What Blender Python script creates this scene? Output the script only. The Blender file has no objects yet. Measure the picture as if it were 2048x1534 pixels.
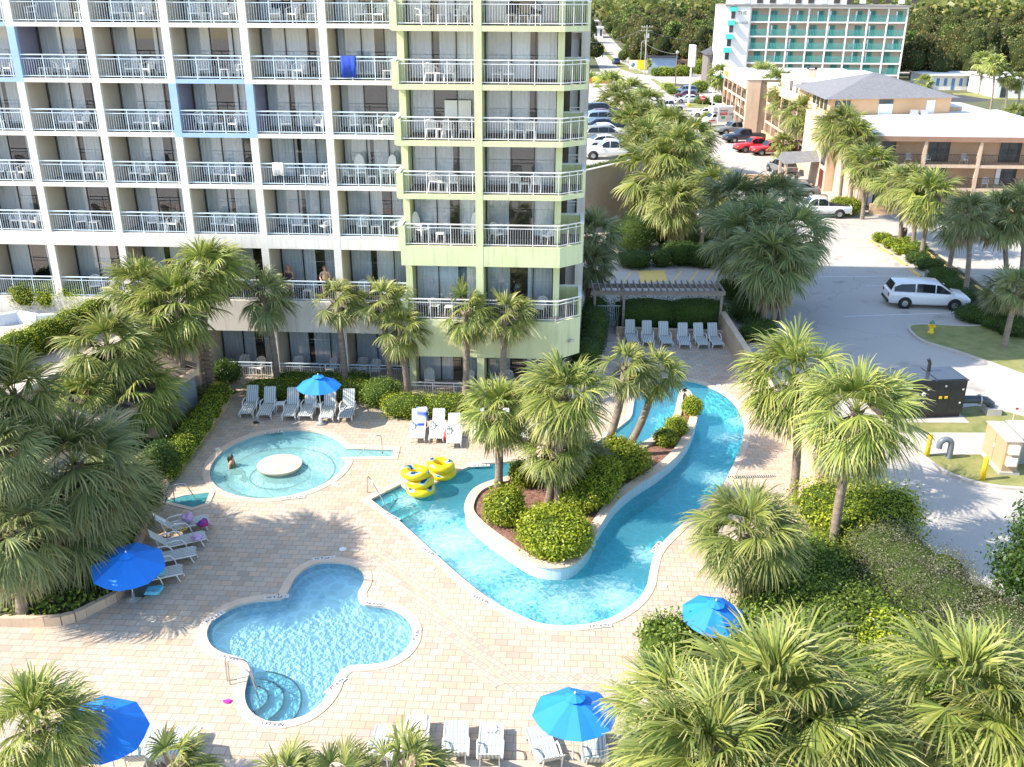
import bpy, bmesh, math, random
import numpy as np
from mathutils import Vector, Matrix, Euler

S = bpy.context.scene
COL = S.collection
R = math.radians
PI = math.pi

# ------------------------------------------------------------------ camera
F_PX, PITCH, ROLL, CAM_H = 1900.0, R(22.506), R(0.2266), 19.2
cd = bpy.data.cameras.new('camera'); cam = bpy.data.objects.new('camera', cd); COL.objects.link(cam)
cd.sensor_width = 36.0; cd.lens = 36.0*F_PX/2048.0; cd.clip_start = 0.5; cd.clip_end = 6000
cam.matrix_world = Matrix.Translation((0, 0, CAM_H)) @ Matrix.Rotation(PI/2-PITCH, 4, 'X') @ Matrix.Rotation(ROLL, 4, 'Z')
S.camera = cam

# ------------------------------------------------------------------ sky, sun, exposure
SUN_EL, SUN_AZ = R(41), R(11)          # light travels towards +X and a little +Y
w = bpy.data.worlds.new('World'); S.world = w; w.use_nodes = True
nt = w.node_tree; bg = nt.nodes['Background']
sky = nt.nodes.new('ShaderNodeTexSky'); sky.sky_type = 'NISHITA'; sky.sun_disc = False
sky.sun_elevation = SUN_EL; sky.sun_rotation = R(259); sky.air_density = 1.0; sky.dust_density = 0.6; sky.ozone_density = 1.0
nt.links.new(sky.outputs[0], bg.inputs[0]); bg.inputs[1].default_value = 0.15
sl = bpy.data.lights.new('sun', 'SUN'); sl.energy = 3.4; sl.angle = R(0.5); sl.color = (1.0, 0.90, 0.77)
so = bpy.data.objects.new('sun', sl); COL.objects.link(so)
sd = Vector((math.cos(SUN_EL)*math.cos(SUN_AZ), math.cos(SUN_EL)*math.sin(SUN_AZ), -math.sin(SUN_EL)))
so.rotation_euler = sd.to_track_quat('-Z', 'Y').to_euler(); so.location = (-60, -20, 80)
S.view_settings.view_transform = 'Standard'; S.view_settings.look = 'None'
S.view_settings.exposure = 1.48; S.view_settings.gamma = 1.0
S.cycles.max_bounces = 6; S.cycles.transparent_max_bounces = 12
S.cycles.caustics_reflective = False; S.cycles.caustics_refractive = False

# ------------------------------------------------------------------ survey: photo bearings to real places
def ray(x, y):
    u, v = x-1024.0, y-767.0
    c, s = math.cos(-ROLL), math.sin(-ROLL)
    u, v = c*u-s*v, s*u+c*v
    cp, sp = math.cos(PITCH), math.sin(PITCH)
    return u/F_PX, cp-(v/F_PX)*sp, -sp-(v/F_PX)*cp
def G(x, y, z=0.0):                    # the place at height z under that bearing
    d = ray(x, y); t = (z-CAM_H)/d[2]
    return Vector((d[0]*t, d[1]*t, z))
def V(x, y, Y):                        # the place at distance Y under that bearing
    d = ray(x, y); t = Y/d[1]
    return Vector((d[0]*t, Y, CAM_H+d[2]*t))
TH = R(-2.994)                         # the hotel stands turned by this much
LOC = Matrix.Rotation(TH, 4, 'Z')
def L(x, y, z=0.0): return LOC @ Vector((x, y, z))
def VL(x, y, yl):
    d = Vector(ray(x, y)); q = LOC.inverted().to_3x3() @ d; t = yl/q.y
    return Vector((q.x*t, yl, CAM_H+d.z*t))

# ------------------------------------------------------------------ materials
MATS = {}
def mat(name, c1, c2=None, scale=3.0, rough=0.7, bump=0.0, metal=0.0, bscale=None, detail=4.0, spec=0.5, coords='Object', stretch=None, streak=0.0):
    if name in MATS: return MATS[name]
    m = bpy.data.materials.new(name); m.use_nodes = True; n = m.node_tree.nodes; l = m.node_tree.links
    b = n['Principled BSDF']; b.inputs['Roughness'].default_value = rough; b.inputs['Metallic'].default_value = metal
    b.inputs['Specular IOR Level'].default_value = spec
    c2 = c2 or tuple(x*0.82 for x in c1)
    tc = n.new('ShaderNodeTexCoord'); src = tc.outputs[coords]
    if stretch:
        mp = n.new('ShaderNodeMapping'); mp.inputs['Scale'].default_value = stretch; l.new(src, mp.inputs[0]); src = mp.outputs[0]
    t = n.new('ShaderNodeTexNoise'); t.inputs['Scale'].default_value = scale; t.inputs['Detail'].default_value = detail; t.inputs['Roughness'].default_value = 0.65
    l.new(src, t.inputs['Vector'])
    r = n.new('ShaderNodeValToRGB'); r.color_ramp.elements[0].position = 0.32; r.color_ramp.elements[1].position = 0.68
    r.color_ramp.elements[0].color = (*c1, 1); r.color_ramp.elements[1].color = (*c2, 1)
    l.new(t.outputs[0], r.inputs[0]); cout = r.outputs[0]
    if streak:      # rain streaks and grime on weathered walls
        mp2 = n.new('ShaderNodeMapping'); mp2.inputs['Scale'].default_value = (2.2, 2.2, 0.16); l.new(tc.outputs[coords], mp2.inputs[0])
        t3 = n.new('ShaderNodeTexNoise'); t3.inputs['Scale'].default_value = 1.6; t3.inputs['Detail'].default_value = 6; t3.inputs['Roughness'].default_value = 0.7; l.new(mp2.outputs[0], t3.inputs[0])
        m3 = n.new('ShaderNodeMapRange'); m3.inputs[1].default_value = 0.50; m3.inputs[2].default_value = 0.78; m3.inputs[3].default_value = 1.0; m3.inputs[4].default_value = 1.0-streak; l.new(t3.outputs[0], m3.inputs[0])
        h3 = n.new('ShaderNodeHueSaturation'); l.new(cout, h3.inputs['Color']); l.new(m3.outputs[0], h3.inputs['Value']); cout = h3.outputs[0]
    l.new(cout, b.inputs['Base Color'])
    if bump:
        t2 = n.new('ShaderNodeTexNoise'); t2.inputs['Scale'].default_value = bscale or scale*6; t2.inputs['Detail'].default_value = 5
        l.new(src, t2.inputs['Vector'])
        bp = n.new('ShaderNodeBump'); bp.inputs['Strength'].default_value = bump; bp.inputs['Distance'].default_value = 0.03
        l.new(t2.outputs[0], bp.inputs['Height']); l.new(bp.outputs[0], b.inputs['Normal'])
    MATS[name] = m; return m

def leaf_mat(name, cols, trans=0.35, tip=None, rough=0.45):
    """leaves: every leaf (mesh island) takes its own tone; tip = dry colour at the leaf ends (attribute 'tip')"""
    m = bpy.data.materials.new(name); m.use_nodes = True; n = m.node_tree.nodes; l = m.node_tree.links
    b = n['Principled BSDF']; b.inputs['Roughness'].default_value = rough; b.inputs['Specular IOR Level'].default_value = 0.4
    g = n.new('ShaderNodeNewGeometry'); r = n.new('ShaderNodeValToRGB'); cr = r.color_ramp
    k = len(cols)
    for i, c in enumerate(cols):
        e = cr.elements[i] if i < 2 else cr.elements.new(1.0)
        e.position = i/(k-1); e.color = (*c, 1)
    for i, c in enumerate(cols): cr.elements[i].position = i/(k-1); cr.elements[i].color = (*c, 1)
    l.new(g.outputs['Random Per Island'], r.inputs[0]); colr = r.outputs[0]
    oi = n.new('ShaderNodeObjectInfo'); hs = n.new('ShaderNodeHueSaturation')
    mr = n.new('ShaderNodeMapRange'); mr.inputs[3].default_value = 0.75; mr.inputs[4].default_value = 1.25
    l.new(oi.outputs['Random'], mr.inputs[0]); l.new(mr.outputs[0], hs.inputs['Value']); l.new(colr, hs.inputs['Color']); colr = hs.outputs[0]
    if tip:
        a = n.new('ShaderNodeAttribute'); a.attribute_name = 'tip'
        mx = n.new('ShaderNodeMix'); mx.data_type = 'RGBA'
        l.new(a.outputs['Fac'], mx.inputs[0]); l.new(colr, mx.inputs[6]); mx.inputs[7].default_value = (*tip, 1); colr = mx.outputs[2]
    l.new(colr, b.inputs['Base Color'])
    tr = n.new('ShaderNodeBsdfTranslucent'); l.new(colr, tr.inputs[0])
    ms = n.new('ShaderNodeMixShader'); ms.inputs[0].default_value = trans
    l.new(b.outputs[0], ms.inputs[1]); l.new(tr.outputs[0], ms.inputs[2]); l.new(ms.outputs[0], n['Material Output'].inputs[0])
    MATS[name] = m; return m

def paver_mat(name, cols, bw, bh, mortar, rot=0.0, rough=0.75, msize=0.012, offset=0.5):
    m = bpy.data.materials.new(name); m.use_nodes = True; n = m.node_tree.nodes; l = m.node_tree.links
    b = n['Principled BSDF']; b.inputs['Roughness'].default_value = rough
    tc = n.new('ShaderNodeTexCoord'); mp = n.new('ShaderNodeMapping'); mp.inputs['Rotation'].default_value = (0, 0, rot)
    l.new(tc.outputs['Object'], mp.inputs[0])
    br = n.new('ShaderNodeTexBrick'); br.inputs['Color1'].default_value = (0, 0, 0, 1); br.inputs['Color2'].default_value = (1, 1, 1, 1)
    br.inputs['Scale'].default_value = 1.0; br.inputs['Brick Width'].default_value = bw; br.inputs['Row Height'].default_value = bh
    br.inputs['Mortar Size'].default_value = msize; br.inputs['Mortar'].default_value = (0, 0, 0, 1); br.offset = offset
    br.inputs['Mortar Smooth'].default_value = 0.3
    l.new(mp.outputs[0], br.inputs[0])
    r = n.new('ShaderNodeValToRGB'); cr = r.color_ramp; k = len(cols)
    while len(cr.elements) < k: cr.elements.new(0.5)
    for i, c in enumerate(cols): cr.elements[i].position = i/(k-1); cr.elements[i].color = (*c, 1)
    l.new(br.outputs[0], r.inputs[0])
    no = n.new('ShaderNodeTexNoise'); no.inputs['Scale'].default_value = 0.35; no.inputs['Detail'].default_value = 5; l.new(tc.outputs['Object'], no.inputs[0])
    mr = n.new('ShaderNodeMapRange'); mr.inputs[1].default_value = 0.3; mr.inputs[2].default_value = 0.7; mr.inputs[3].default_value = 0.88; mr.inputs[4].default_value = 1.06
    l.new(no.outputs[0], mr.inputs[0])
    hs = n.new('ShaderNodeHueSaturation'); l.new(r.outputs[0], hs.inputs['Color']); l.new(mr.outputs[0], hs.inputs['Value'])
    mx = n.new('ShaderNodeMix'); mx.data_type = 'RGBA'; l.new(br.outputs['Fac'], mx.inputs[0]); l.new(hs.outputs[0], mx.inputs[6]); mx.inputs[7].default_value = (*mortar, 1)
    l.new(mx.outputs[2], b.inputs['Base Color'])
    bp = n.new('ShaderNodeBump'); bp.inputs['Strength'].default_value = 0.4; bp.inputs['Distance'].default_value = 0.01; bp.invert = True
    l.new(br.outputs['Fac'], bp.inputs['Height']); l.new(bp.outputs[0], b.inputs['Normal'])
    MATS[name] = m; return m

def glass_mat(name, tint=(0.94, 0.97, 0.98), refl=1.0):
    m = bpy.data.materials.new(name); m.use_nodes = True; n = m.node_tree.nodes; l = m.node_tree.links
    n.remove(n['Principled BSDF'])
    t = n.new('ShaderNodeBsdfTransparent'); t.inputs[0].default_value = (*tint, 1)
    g = n.new('ShaderNodeBsdfGlossy'); g.inputs['Roughness'].default_value = 0.02
    fr = n.new('ShaderNodeFresnel'); fr.inputs[0].default_value = 1.5
    mu = n.new('ShaderNodeMath'); mu.operation = 'MULTIPLY_ADD'; mu.inputs[1].default_value = refl; mu.inputs[2].default_value = 0.12; mu.use_clamp = True
    l.new(fr.outputs[0], mu.inputs[0])
    ms = n.new('ShaderNodeMixShader'); l.new(mu.outputs[0], ms.inputs[0]); l.new(t.outputs[0], ms.inputs[1]); l.new(g.outputs[0], ms.inputs[2])
    l.new(ms.outputs[0], n['Material Output'].inputs[0]); MATS[name] = m; return m

def water_mat(name, tint, foam=0.0, foam_scale=1.2, ripple=6.0, web=3.2, wc=(.99, 1.16), milk=0.0, milk_col=(0.40, 0.78, 0.80)):
    """pool water: tinted see-through surface with rippled reflections; sun caustics put into the tint as a web of brighter lines; churned foam where it runs"""
    m = bpy.data.materials.new(name); m.use_nodes = True; n = m.node_tree.nodes; l = m.node_tree.links
    n.remove(n['Principled BSDF'])
    tc = n.new('ShaderNodeTexCoord')
    wn = n.new('ShaderNodeTexNoise'); wn.inputs['Scale'].default_value = 1.6; wn.inputs['Detail'].default_value = 2; l.new(tc.outputs['Object'], wn.inputs[0])
    mxv = n.new('ShaderNodeMix'); mxv.data_type = 'RGBA'; mxv.blend_type = 'LINEAR_LIGHT'; mxv.inputs[0].default_value = 0.22
    l.new(tc.outputs['Object'], mxv.inputs[6]); l.new(wn.outputs['Color'], mxv.inputs[7])
    vo = n.new('ShaderNodeTexVoronoi'); vo.feature = 'DISTANCE_TO_EDGE'; vo.inputs['Scale'].default_value = web  # cell edges brighten the tint to imitate sunlight focused by ripples
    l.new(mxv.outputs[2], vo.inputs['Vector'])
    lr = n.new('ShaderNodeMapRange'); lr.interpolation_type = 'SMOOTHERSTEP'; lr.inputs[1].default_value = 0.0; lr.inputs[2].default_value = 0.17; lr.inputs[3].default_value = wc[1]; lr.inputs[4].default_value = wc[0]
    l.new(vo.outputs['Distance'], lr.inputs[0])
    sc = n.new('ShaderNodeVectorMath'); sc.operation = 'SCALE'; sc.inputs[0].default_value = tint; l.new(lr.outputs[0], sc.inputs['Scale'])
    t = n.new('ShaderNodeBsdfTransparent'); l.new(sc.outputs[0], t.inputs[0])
    g = n.new('ShaderNodeBsdfGlossy'); g.inputs['Roughness'].default_value = 0.06
    rn = n.new('ShaderNodeTexNoise'); rn.inputs['Scale'].default_value = ripple; rn.inputs['Detail'].default_value = 3; l.new(tc.outputs['Object'], rn.inputs[0])
    bp = n.new('ShaderNodeBump'); bp.inputs['Strength'].default_value = 0.35; bp.inputs['Distance'].default_value = 0.05; l.new(rn.outputs[0], bp.inputs['Height']); l.new(bp.outputs[0], g.inputs['Normal'])
    fr = n.new('ShaderNodeFresnel'); fr.inputs[0].default_value = 1.33; l.new(bp.outputs[0], fr.inputs['Normal'])
    ms = n.new('ShaderNodeMixShader'); l.new(fr.outputs[0], ms.inputs[0]); l.new(t.outputs[0], ms.inputs[1]); l.new(g.outputs[0], ms.inputs[2]); out = ms.outputs[0]
    if foam:
        fn = n.new('ShaderNodeTexNoise'); fn.inputs['Scale'].default_value = foam_scale*4.2; fn.inputs['Detail'].default_value = 6; fn.inputs['Roughness'].default_value = 0.7; fn.inputs['Distortion'].default_value = 1.2
        l.new(tc.outputs['Object'], fn.inputs[0])
        a = n.new('ShaderNodeAttribute'); a.attribute_name = 'tip'
        ad = n.new('ShaderNodeMath'); ad.operation = 'MULTIPLY_ADD'; ad.inputs[1].default_value = 0.55; l.new(a.outputs['Fac'], ad.inputs[0]); l.new(fn.outputs[0], ad.inputs[2])
        fm = n.new('ShaderNodeMapRange'); fm.inputs[1].default_value = 0.66; fm.inputs[2].default_value = 1.15; fm.inputs[3].default_value = 0.0; fm.inputs[4].default_value = foam; l.new(ad.outputs[0], fm.inputs[0])
        df = n.new('ShaderNodeBsdfDiffuse'); df.inputs[0].default_value = (0.62, 0.86, 0.90, 1)
        m2 = n.new('ShaderNodeMixShader'); l.new(fm.outputs[0], m2.inputs[0]); l.new(out, m2.inputs[1]); l.new(df.outputs[0], m2.inputs[2]); out = m2.outputs[0]
    if milk:        # fine bubbles keep the moving water slightly cloudy
        d2 = n.new('ShaderNodeBsdfDiffuse'); d2.inputs[0].default_value = (*milk_col, 1); m4 = n.new('ShaderNodeMixShader'); m4.inputs[0].default_value = milk
        l.new(out, m4.inputs[1]); l.new(d2.outputs[0], m4.inputs[2]); out = m4.outputs[0]
    l.new(out, n['Material Output'].inputs[0]); MATS[name] = m; return m

# ------------------------------------------------------------------ object helpers
def tag(o, label=None, cat=None, group=None, kind=None):
    if label: o['label'] = label
    if cat: o['category'] = cat
    if group: o['group'] = group
    if kind: o['kind'] = kind
    return o
def thing(name, label, cat, loc=(0, 0, 0), rz=0.0, group=None):
    o = bpy.data.objects.new(name, None); COL.objects.link(o); o.location = loc; o.rotation_euler = (0, 0, rz); o.empty_display_size = 0.3
    return tag(o, label, cat, group)
def link(name, me, parent=None, loc=None, rz=None):
    o = bpy.data.objects.new(name, me); COL.objects.link(o)
    if parent: o.parent = parent
    if loc is not None: o.location = loc
    if rz is not None: o.rotation_euler = (0, 0, rz)
    return o
def dup(root, loc, rz=None, label=None, group=None, scale=None):
    r = root.copy(); COL.objects.link(r); r.location = loc
    if rz is not None: r.rotation_euler = (0, 0, rz)
    if scale: r.scale = (scale,)*3
    if label: r['label'] = label
    if group: r['group'] = group
    for ch in list(root.children):
        c = ch.copy(); COL.objects.link(c); c.parent = r
        for g in list(ch.children):
            d = g.copy(); COL.objects.link(d); d.parent = c
    return r

class MB:
    """collects faces into one mesh"""
    def __init__(s): s.v = []; s.f = []; s.m = []; s.sm = []
    def add(s, vs, fs, mi=0, smooth=False):
        o = len(s.v); s.v += [tuple(x) for x in vs]
        for f in fs: s.f.append(tuple(i+o for i in f)); s.m.append(mi); s.sm.append(smooth)
        return s
    def box(s, x0, x1, y0, y1, z0, z1, mi=0, M=None):
        vs = [(x, y, z) for z in (z0, z1) for y in (y0, y1) for x in (x0, x1)]
        if M is not None: vs = [M @ Vector(v) for v in vs]
        return s.add(vs, [(0, 2, 3, 1), (4, 5, 7, 6), (0, 1, 5, 4), (1, 3, 7, 5), (3, 2, 6, 7), (2, 0, 4, 6)], mi)
    def bar(s, a, b, wd, hg=None, mi=0):
        a, b = Vector(a), Vector(b); d = (b-a).normalized(); hg = hg or wd
        up = Vector((0, 0, 1)) if abs(d.z) < 0.95 else Vector((1, 0, 0))
        x = d.cross(up).normalized()*wd/2; y = x.cross(d).normalized()*hg/2
        vs = [p+sx*x+sy*y for p in (a, b) for sx, sy in ((-1, -1), (1, -1), (1, 1), (-1, 1))]
        return s.add(vs, [(3, 2, 1, 0), (4, 5, 6, 7), (0, 1, 5, 4), (1, 2, 6, 5), (2, 3, 7, 6), (3, 0, 4, 7)], mi)
    def tube(s, pts, rad, n=8, mi=0, smooth=True, caps=True):
        pts = [Vector(p) for p in pts]; k = len(pts)
        rad = [rad]*k if not hasattr(rad, '__len__') else rad
        vs = []; px = None
        for i, p in enumerate(pts):
            d = (pts[min(i+1, k-1)]-pts[max(i-1, 0)]).normalized()
            if px is None:
                up = Vector((0, 0, 1)) if abs(d.z) < 0.9 else Vector((1, 0, 0)); px = d.cross(up).normalized()
            px = (px-d*px.dot(d)).normalized(); py = d.cross(px)
            vs += [p+(px*math.cos(t)+py*math.sin(t))*rad[i] for t in (2*PI*j/n for j in range(n))]
        fs = [(i*n+j, i*n+(j+1) % n, (i+1)*n+(j+1) % n, (i+1)*n+j) for i in range(k-1) for j in range(n)]
        s.add(vs, fs, mi, smooth)
        if caps: s.add(vs[:n], [tuple(range(n))[::-1]], mi); s.add(vs[-n:], [tuple(range(n))], mi)
        return s
    def cyl(s, x, y, z0, z1, r, n=12, mi=0, r2=None): return s.tube([(x, y, z0), (x, y, z1)], [r, r if r2 is None else r2], n, mi)
    def lathe(s, prof, n=16, mi=0, c=(0, 0, 0)):
        vs = [(c[0]+r*math.cos(2*PI*j/n), c[1]+r*math.sin(2*PI*j/n), c[2]+z) for r, z in prof for j in range(n)]
        fs = [(i*n+j, i*n+(j+1) % n, (i+1)*n+(j+1) % n, (i+1)*n+j) for i in range(len(prof)-1) for j in range(n)]
        return s.add(vs, fs, mi, True)
    def prism(s, poly, z0, z1, mi=0, top_mi=None, bottom=True):
        n = len(poly); vs = [(p[0], p[1], z0) for p in poly]+[(p[0], p[1], z1) for p in poly]
        s.add(vs, [(i, (i+1) % n, n+(i+1) % n, n+i) for i in range(n)], mi)
        s.add(vs[n:], [tuple(range(n))], mi if top_mi is None else top_mi)
        if bottom: s.add(vs[:n], [tuple(range(n))[::-1]], mi)
        return s
    def extr(s, prof, x0, x1, mi=0):   # profile in (y, z), pulled along x
        n = len(prof); vs = [(x0, p[0], p[1]) for p in prof]+[(x1, p[0], p[1]) for p in prof]
        s.add(vs, [(i, (i+1) % n, n+(i+1) % n, n+i) for i in range(n)], mi)
        return s.add(vs, [tuple(range(n))[::-1], tuple(range(n, 2*n))], mi)
    def torus(s, c, R0, r0, n=20, k=8, mi=0, M=None):
        vs = []
        for i in range(n):
            a = 2*PI*i/n
            for j in range(k):
                b = 2*PI*j/k; q = Vector(((R0+r0*math.cos(b))*math.cos(a), (R0+r0*math.cos(b))*math.sin(a), r0*math.sin(b)))
                if M is not None: q = M @ q
                vs.append(q+Vector(c))
        return s.add(vs, [(i*k+j, ((i+1) % n)*k+j, ((i+1) % n)*k+(j+1) % k, i*k+(j+1) % k) for i in range(n) for j in range(k)], mi, True)
    def mesh(s, name, mats):
        me = bpy.data.meshes.new(name); me.from_pydata(s.v, [], s.f)
        for m in (mats if isinstance(mats, (list, tuple)) else [mats]): me.materials.append(m)
        me.polygons.foreach_set('material_index', s.m); me.polygons.foreach_set('use_smooth', s.sm); me.update()
        bm = bmesh.new(); bm.from_mesh(me); bmesh.ops.recalc_face_normals(bm, faces=bm.faces[:]); bm.to_mesh(me); bm.free()
        return me
    def build(s, name, mats, parent=None, loc=None, rz=None): return link(name, s.mesh(name, mats), parent, loc, rz)

def np_mesh(name, quads, m, tip=None, smooth=False):
    """(N,4,3) array of quads -> mesh; tip = (N,4) attribute"""
    N = len(quads); me = bpy.data.meshes.new(name)
    me.vertices.add(N*4); me.loops.add(N*4); me.polygons.add(N)
    me.vertices.foreach_set('co', np.asarray(quads, dtype=np.float32).ravel())
    me.loops.foreach_set('vertex_index', np.arange(N*4, dtype=np.int32))
    me.polygons.foreach_set('loop_start', np.arange(0, N*4, 4, dtype=np.int32))
    if tip is not None:
        a = me.attributes.new('tip', 'FLOAT', 'POINT'); a.data.foreach_set('value', np.asarray(tip, dtype=np.float32).ravel())
    me.materials.append(m); me.update(); me.validate()
    return me

def smooth_loop(pts, sub=4, closed=True):
    pts = [Vector((p[0], p[1], 0)) for p in pts]; n = len(pts); out = []
    rng = range(n) if closed else range(n-1)
    for i in rng:
        if closed: p0, p1, p2, p3 = pts[i-1], pts[i], pts[(i+1) % n], pts[(i+2) % n]
        else: p0, p1, p2, p3 = pts[max(i-1, 0)], pts[i], pts[i+1], pts[min(i+2, n-1)]
        for k in range(sub):
            t = k/sub
            out.append(0.5*((2*p1)+(-p0+p2)*t+(2*p0-5*p1+4*p2-p3)*t*t+(-p0+3*p1-3*p2+p3)*t**3))
    if not closed: out.append(pts[-1])
    return [(v.x, v.y) for v in out]
def area2(p): return sum(p[i-1][0]*p[i][1]-p[i][0]*p[i-1][1] for i in range(len(p)))
def offset(loop, d):
    """closed loop pushed outwards by d (inwards if negative)"""
    n = len(loop); sg = 1 if area2(loop) > 0 else -1; out = []
    for i in range(n):
        a, b, c = Vector(loop[i-1]), Vector(loop[i]), Vector(loop[(i+1) % n])
        e1 = (b-a).normalized() if (b-a).length > 1e-6 else Vector((1, 0)); e2 = (c-b).normalized() if (c-b).length > 1e-6 else e1
        t = (e1+e2); t = t.normalized() if t.length > 1e-6 else e1
        nn = Vector((t.y, -t.x))*sg
        k = 1/max(0.6, (nn.dot(Vector((e1.y, -e1.x))*sg)))
        out.append((b.x+nn.x*d*k, b.y+nn.y*d*k))
    return out
def sheet(name, outer, holes, z, m, parent=None, tip=None):
    """flat sheet with holes"""
    bm = bmesh.new(); es = []
    for lp in [outer]+list(holes):
        vs = [bm.verts.new((p[0], p[1], z)) for p in lp]
        es += [bm.edges.new((vs[i], vs[(i+1) % len(vs)])) for i in range(len(vs))]
    bmesh.ops.triangle_fill(bm, use_beauty=True, use_dissolve=False, edges=es)
    for f in bm.faces:
        if f.normal.z < 0: f.normal_flip()
    me = bpy.data.meshes.new(name); bm.to_mesh(me); bm.free(); me.materials.append(m)
    return link(name, me, parent)
def strip(mb, la, za, lb, zb, mi=0, closed=True, smooth=True):
    n = len(la); vs = [(p[0], p[1], za) for p in la]+[(p[0], p[1], zb) for p in lb]
    k = n if closed else n-1
    mb.add(vs, [(i, (i+1) % n, n+(i+1) % n, n+i) for i in range(k)], mi, smooth)
def text_mesh(name, body, size, m, ext=0.004):
    cu = bpy.data.curves.new(name, 'FONT'); cu.body = body; cu.size = size; cu.extrude = ext; cu.align_x = 'CENTER'; cu.align_y = 'CENTER'; cu.resolution_u = 2
    o = bpy.data.objects.new(name, cu); COL.objects.link(o); bpy.context.view_layer.update()
    me = bpy.data.meshes.new_from_object(o.evaluated_get(bpy.context.evaluated_depsgraph_get()))
    bpy.data.objects.remove(o); me.materials.clear(); me.materials.append(m); me.name = name
    return me
ORD = ['first', 'second', 'third', 'fourth', 'fifth', 'sixth', 'seventh', 'eighth', 'ninth', 'tenth', 'eleventh', 'twelfth']
# ------------------------------------------------------------------ worn asphalt
def asphalt_mat():
    m = bpy.data.materials.new('asphalt'); m.use_nodes = True; n = m.node_tree.nodes; l = m.node_tree.links; b = n['Principled BSDF']; b.inputs['Roughness'].default_value = .9
    tc = n.new('ShaderNodeTexCoord')
    def noise(sc, det=5, ro=.6): t = n.new('ShaderNodeTexNoise'); t.inputs['Scale'].default_value = sc; t.inputs['Detail'].default_value = det; t.inputs['Roughness'].default_value = ro; l.new(tc.outputs['Object'], t.inputs[0]); return t
    def rng(src, a, b_, c, d): r = n.new('ShaderNodeMapRange'); r.inputs[1].default_value = a; r.inputs[2].default_value = b_; r.inputs[3].default_value = c; r.inputs[4].default_value = d; l.new(src, r.inputs[0]); return r.outputs[0]
    def mul(x, y): q = n.new('ShaderNodeMath'); q.operation = 'MULTIPLY'; l.new(x, q.inputs[0]); l.new(y, q.inputs[1]); return q.outputs[0]
    big = rng(noise(.10, 4).outputs[0], .3, .7, .90, 1.08); fine = rng(noise(14, 3).outputs[0], .25, .75, .90, 1.08); oil = rng(noise(.42, 3, .5).outputs[0], .62, .74, 1.0, .62)
    vo = n.new('ShaderNodeTexVoronoi'); vo.feature = 'DISTANCE_TO_EDGE'; vo.inputs['Scale'].default_value = .13
    wv = n.new('ShaderNodeMix'); wv.data_type = 'RGBA'; wv.blend_type = 'LINEAR_LIGHT'; wv.inputs[0].default_value = .9; l.new(tc.outputs['Object'], wv.inputs[6]); l.new(noise(.7, 4).outputs['Color'], wv.inputs[7]); l.new(wv.outputs[2], vo.inputs['Vector'])
    crack = rng(vo.outputs['Distance'], .0, .006, .72, 1.0)
    v = mul(mul(mul(big, fine), oil), crack)
    hs = n.new('ShaderNodeHueSaturation'); hs.inputs['Color'].default_value = (.44, .41, .365, 1); l.new(v, hs.inputs['Value']); l.new(hs.outputs[0], b.inputs['Base Color']); MATS['asphalt'] = m; return m
# ------------------------------------------------------------------ palette
asphalt = asphalt_mat()
asphalt_dark = mat('asphalt_dark', (0.045, 0.047, 0.05), (0.065, 0.065, 0.068), 0.4, 0.85, 0.2, bscale=40)
concrete = mat('concrete', (0.42, 0.39, 0.34), (0.52, 0.48, 0.42), 1.2, 0.85, 0.15)
stucco_white = mat('stucco_white', (0.74, 0.70, 0.625), (0.79, 0.75, 0.675), 0.8, 0.8, 0.25, bscale=30, streak=.30)
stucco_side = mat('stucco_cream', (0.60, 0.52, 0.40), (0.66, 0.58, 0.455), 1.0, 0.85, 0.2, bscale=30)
stucco_green = mat('stucco_green', (0.60, 0.635, 0.345), (0.66, 0.69, 0.41), 0.7, 0.85, 0.35, bscale=22, streak=.25)
stucco_blue = mat('stucco_blue', (0.31, 0.47, 0.66), (0.37, 0.52, 0.70), 1.5, 0.85, 0.35, bscale=22)
stucco_blue_in_shade = mat('stucco_blue_in_shade', (0.26, 0.26, 0.38), (0.30, 0.30, 0.42), 1.5, 0.85, 0.2)  # blue stucco with the purplish skylight of its shade put into the colour
tan_wall = mat('tan_stucco', (0.58, 0.43, 0.30), (0.66, 0.50, 0.36), 0.8, 0.85, 0.2, bscale=30, streak=.3)
pink_wall = mat('pinkish_concrete', (0.42, 0.32, 0.25), (0.48, 0.37, 0.29), 0.6, 0.9, 0.2)
rail_white = mat('white_rail_paint', (0.80, 0.79, 0.76), None, 2, 0.4)
rail_blue = mat('pale_blue_rail_paint', (0.56, 0.68, 0.77), (0.62, 0.73, 0.80), 2, 0.4)
plastic_white = mat('white_plastic', (0.80, 0.79, 0.76), (0.74, 0.72, 0.68), 3, 0.4)
frame_dark = mat('bronze_window_frame', (0.035, 0.03, 0.028), None, 3, 0.4)
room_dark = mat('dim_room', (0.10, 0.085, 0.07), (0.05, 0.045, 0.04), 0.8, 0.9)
balcony_floor = mat('balcony_floor', (0.06, 0.05, 0.055), (0.10, 0.08, 0.08), 2, 0.8)
curtain_mat = mat('sheer_curtain', (0.82, 0.86, 0.90), (0.88, 0.91, 0.94), 1.0, 0.9, stretch=(6, 6, 0.3))
glass = glass_mat('window_glass')
coping_mat = mat('pool_coping', (0.56, 0.44, 0.33), (0.64, 0.52, 0.41), 2.5, 0.7, 0.1)
plaster = mat('pool_plaster', (0.78, 0.87, 0.90), (0.83, 0.90, 0.92), 0.6, 0.6)
plaster_spa = mat('spa_plaster', (0.70, 0.88, 0.84), (0.76, 0.91, 0.87), 0.6, 0.6)
tile_pale = paver_mat('pale_tile', [(0.46, 0.62, 0.72), (0.56, 0.70, 0.78)], 0.10, 0.10, (0.62, 0.70, 0.74), 0, 0.3, 0.010, 0.0)
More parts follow.
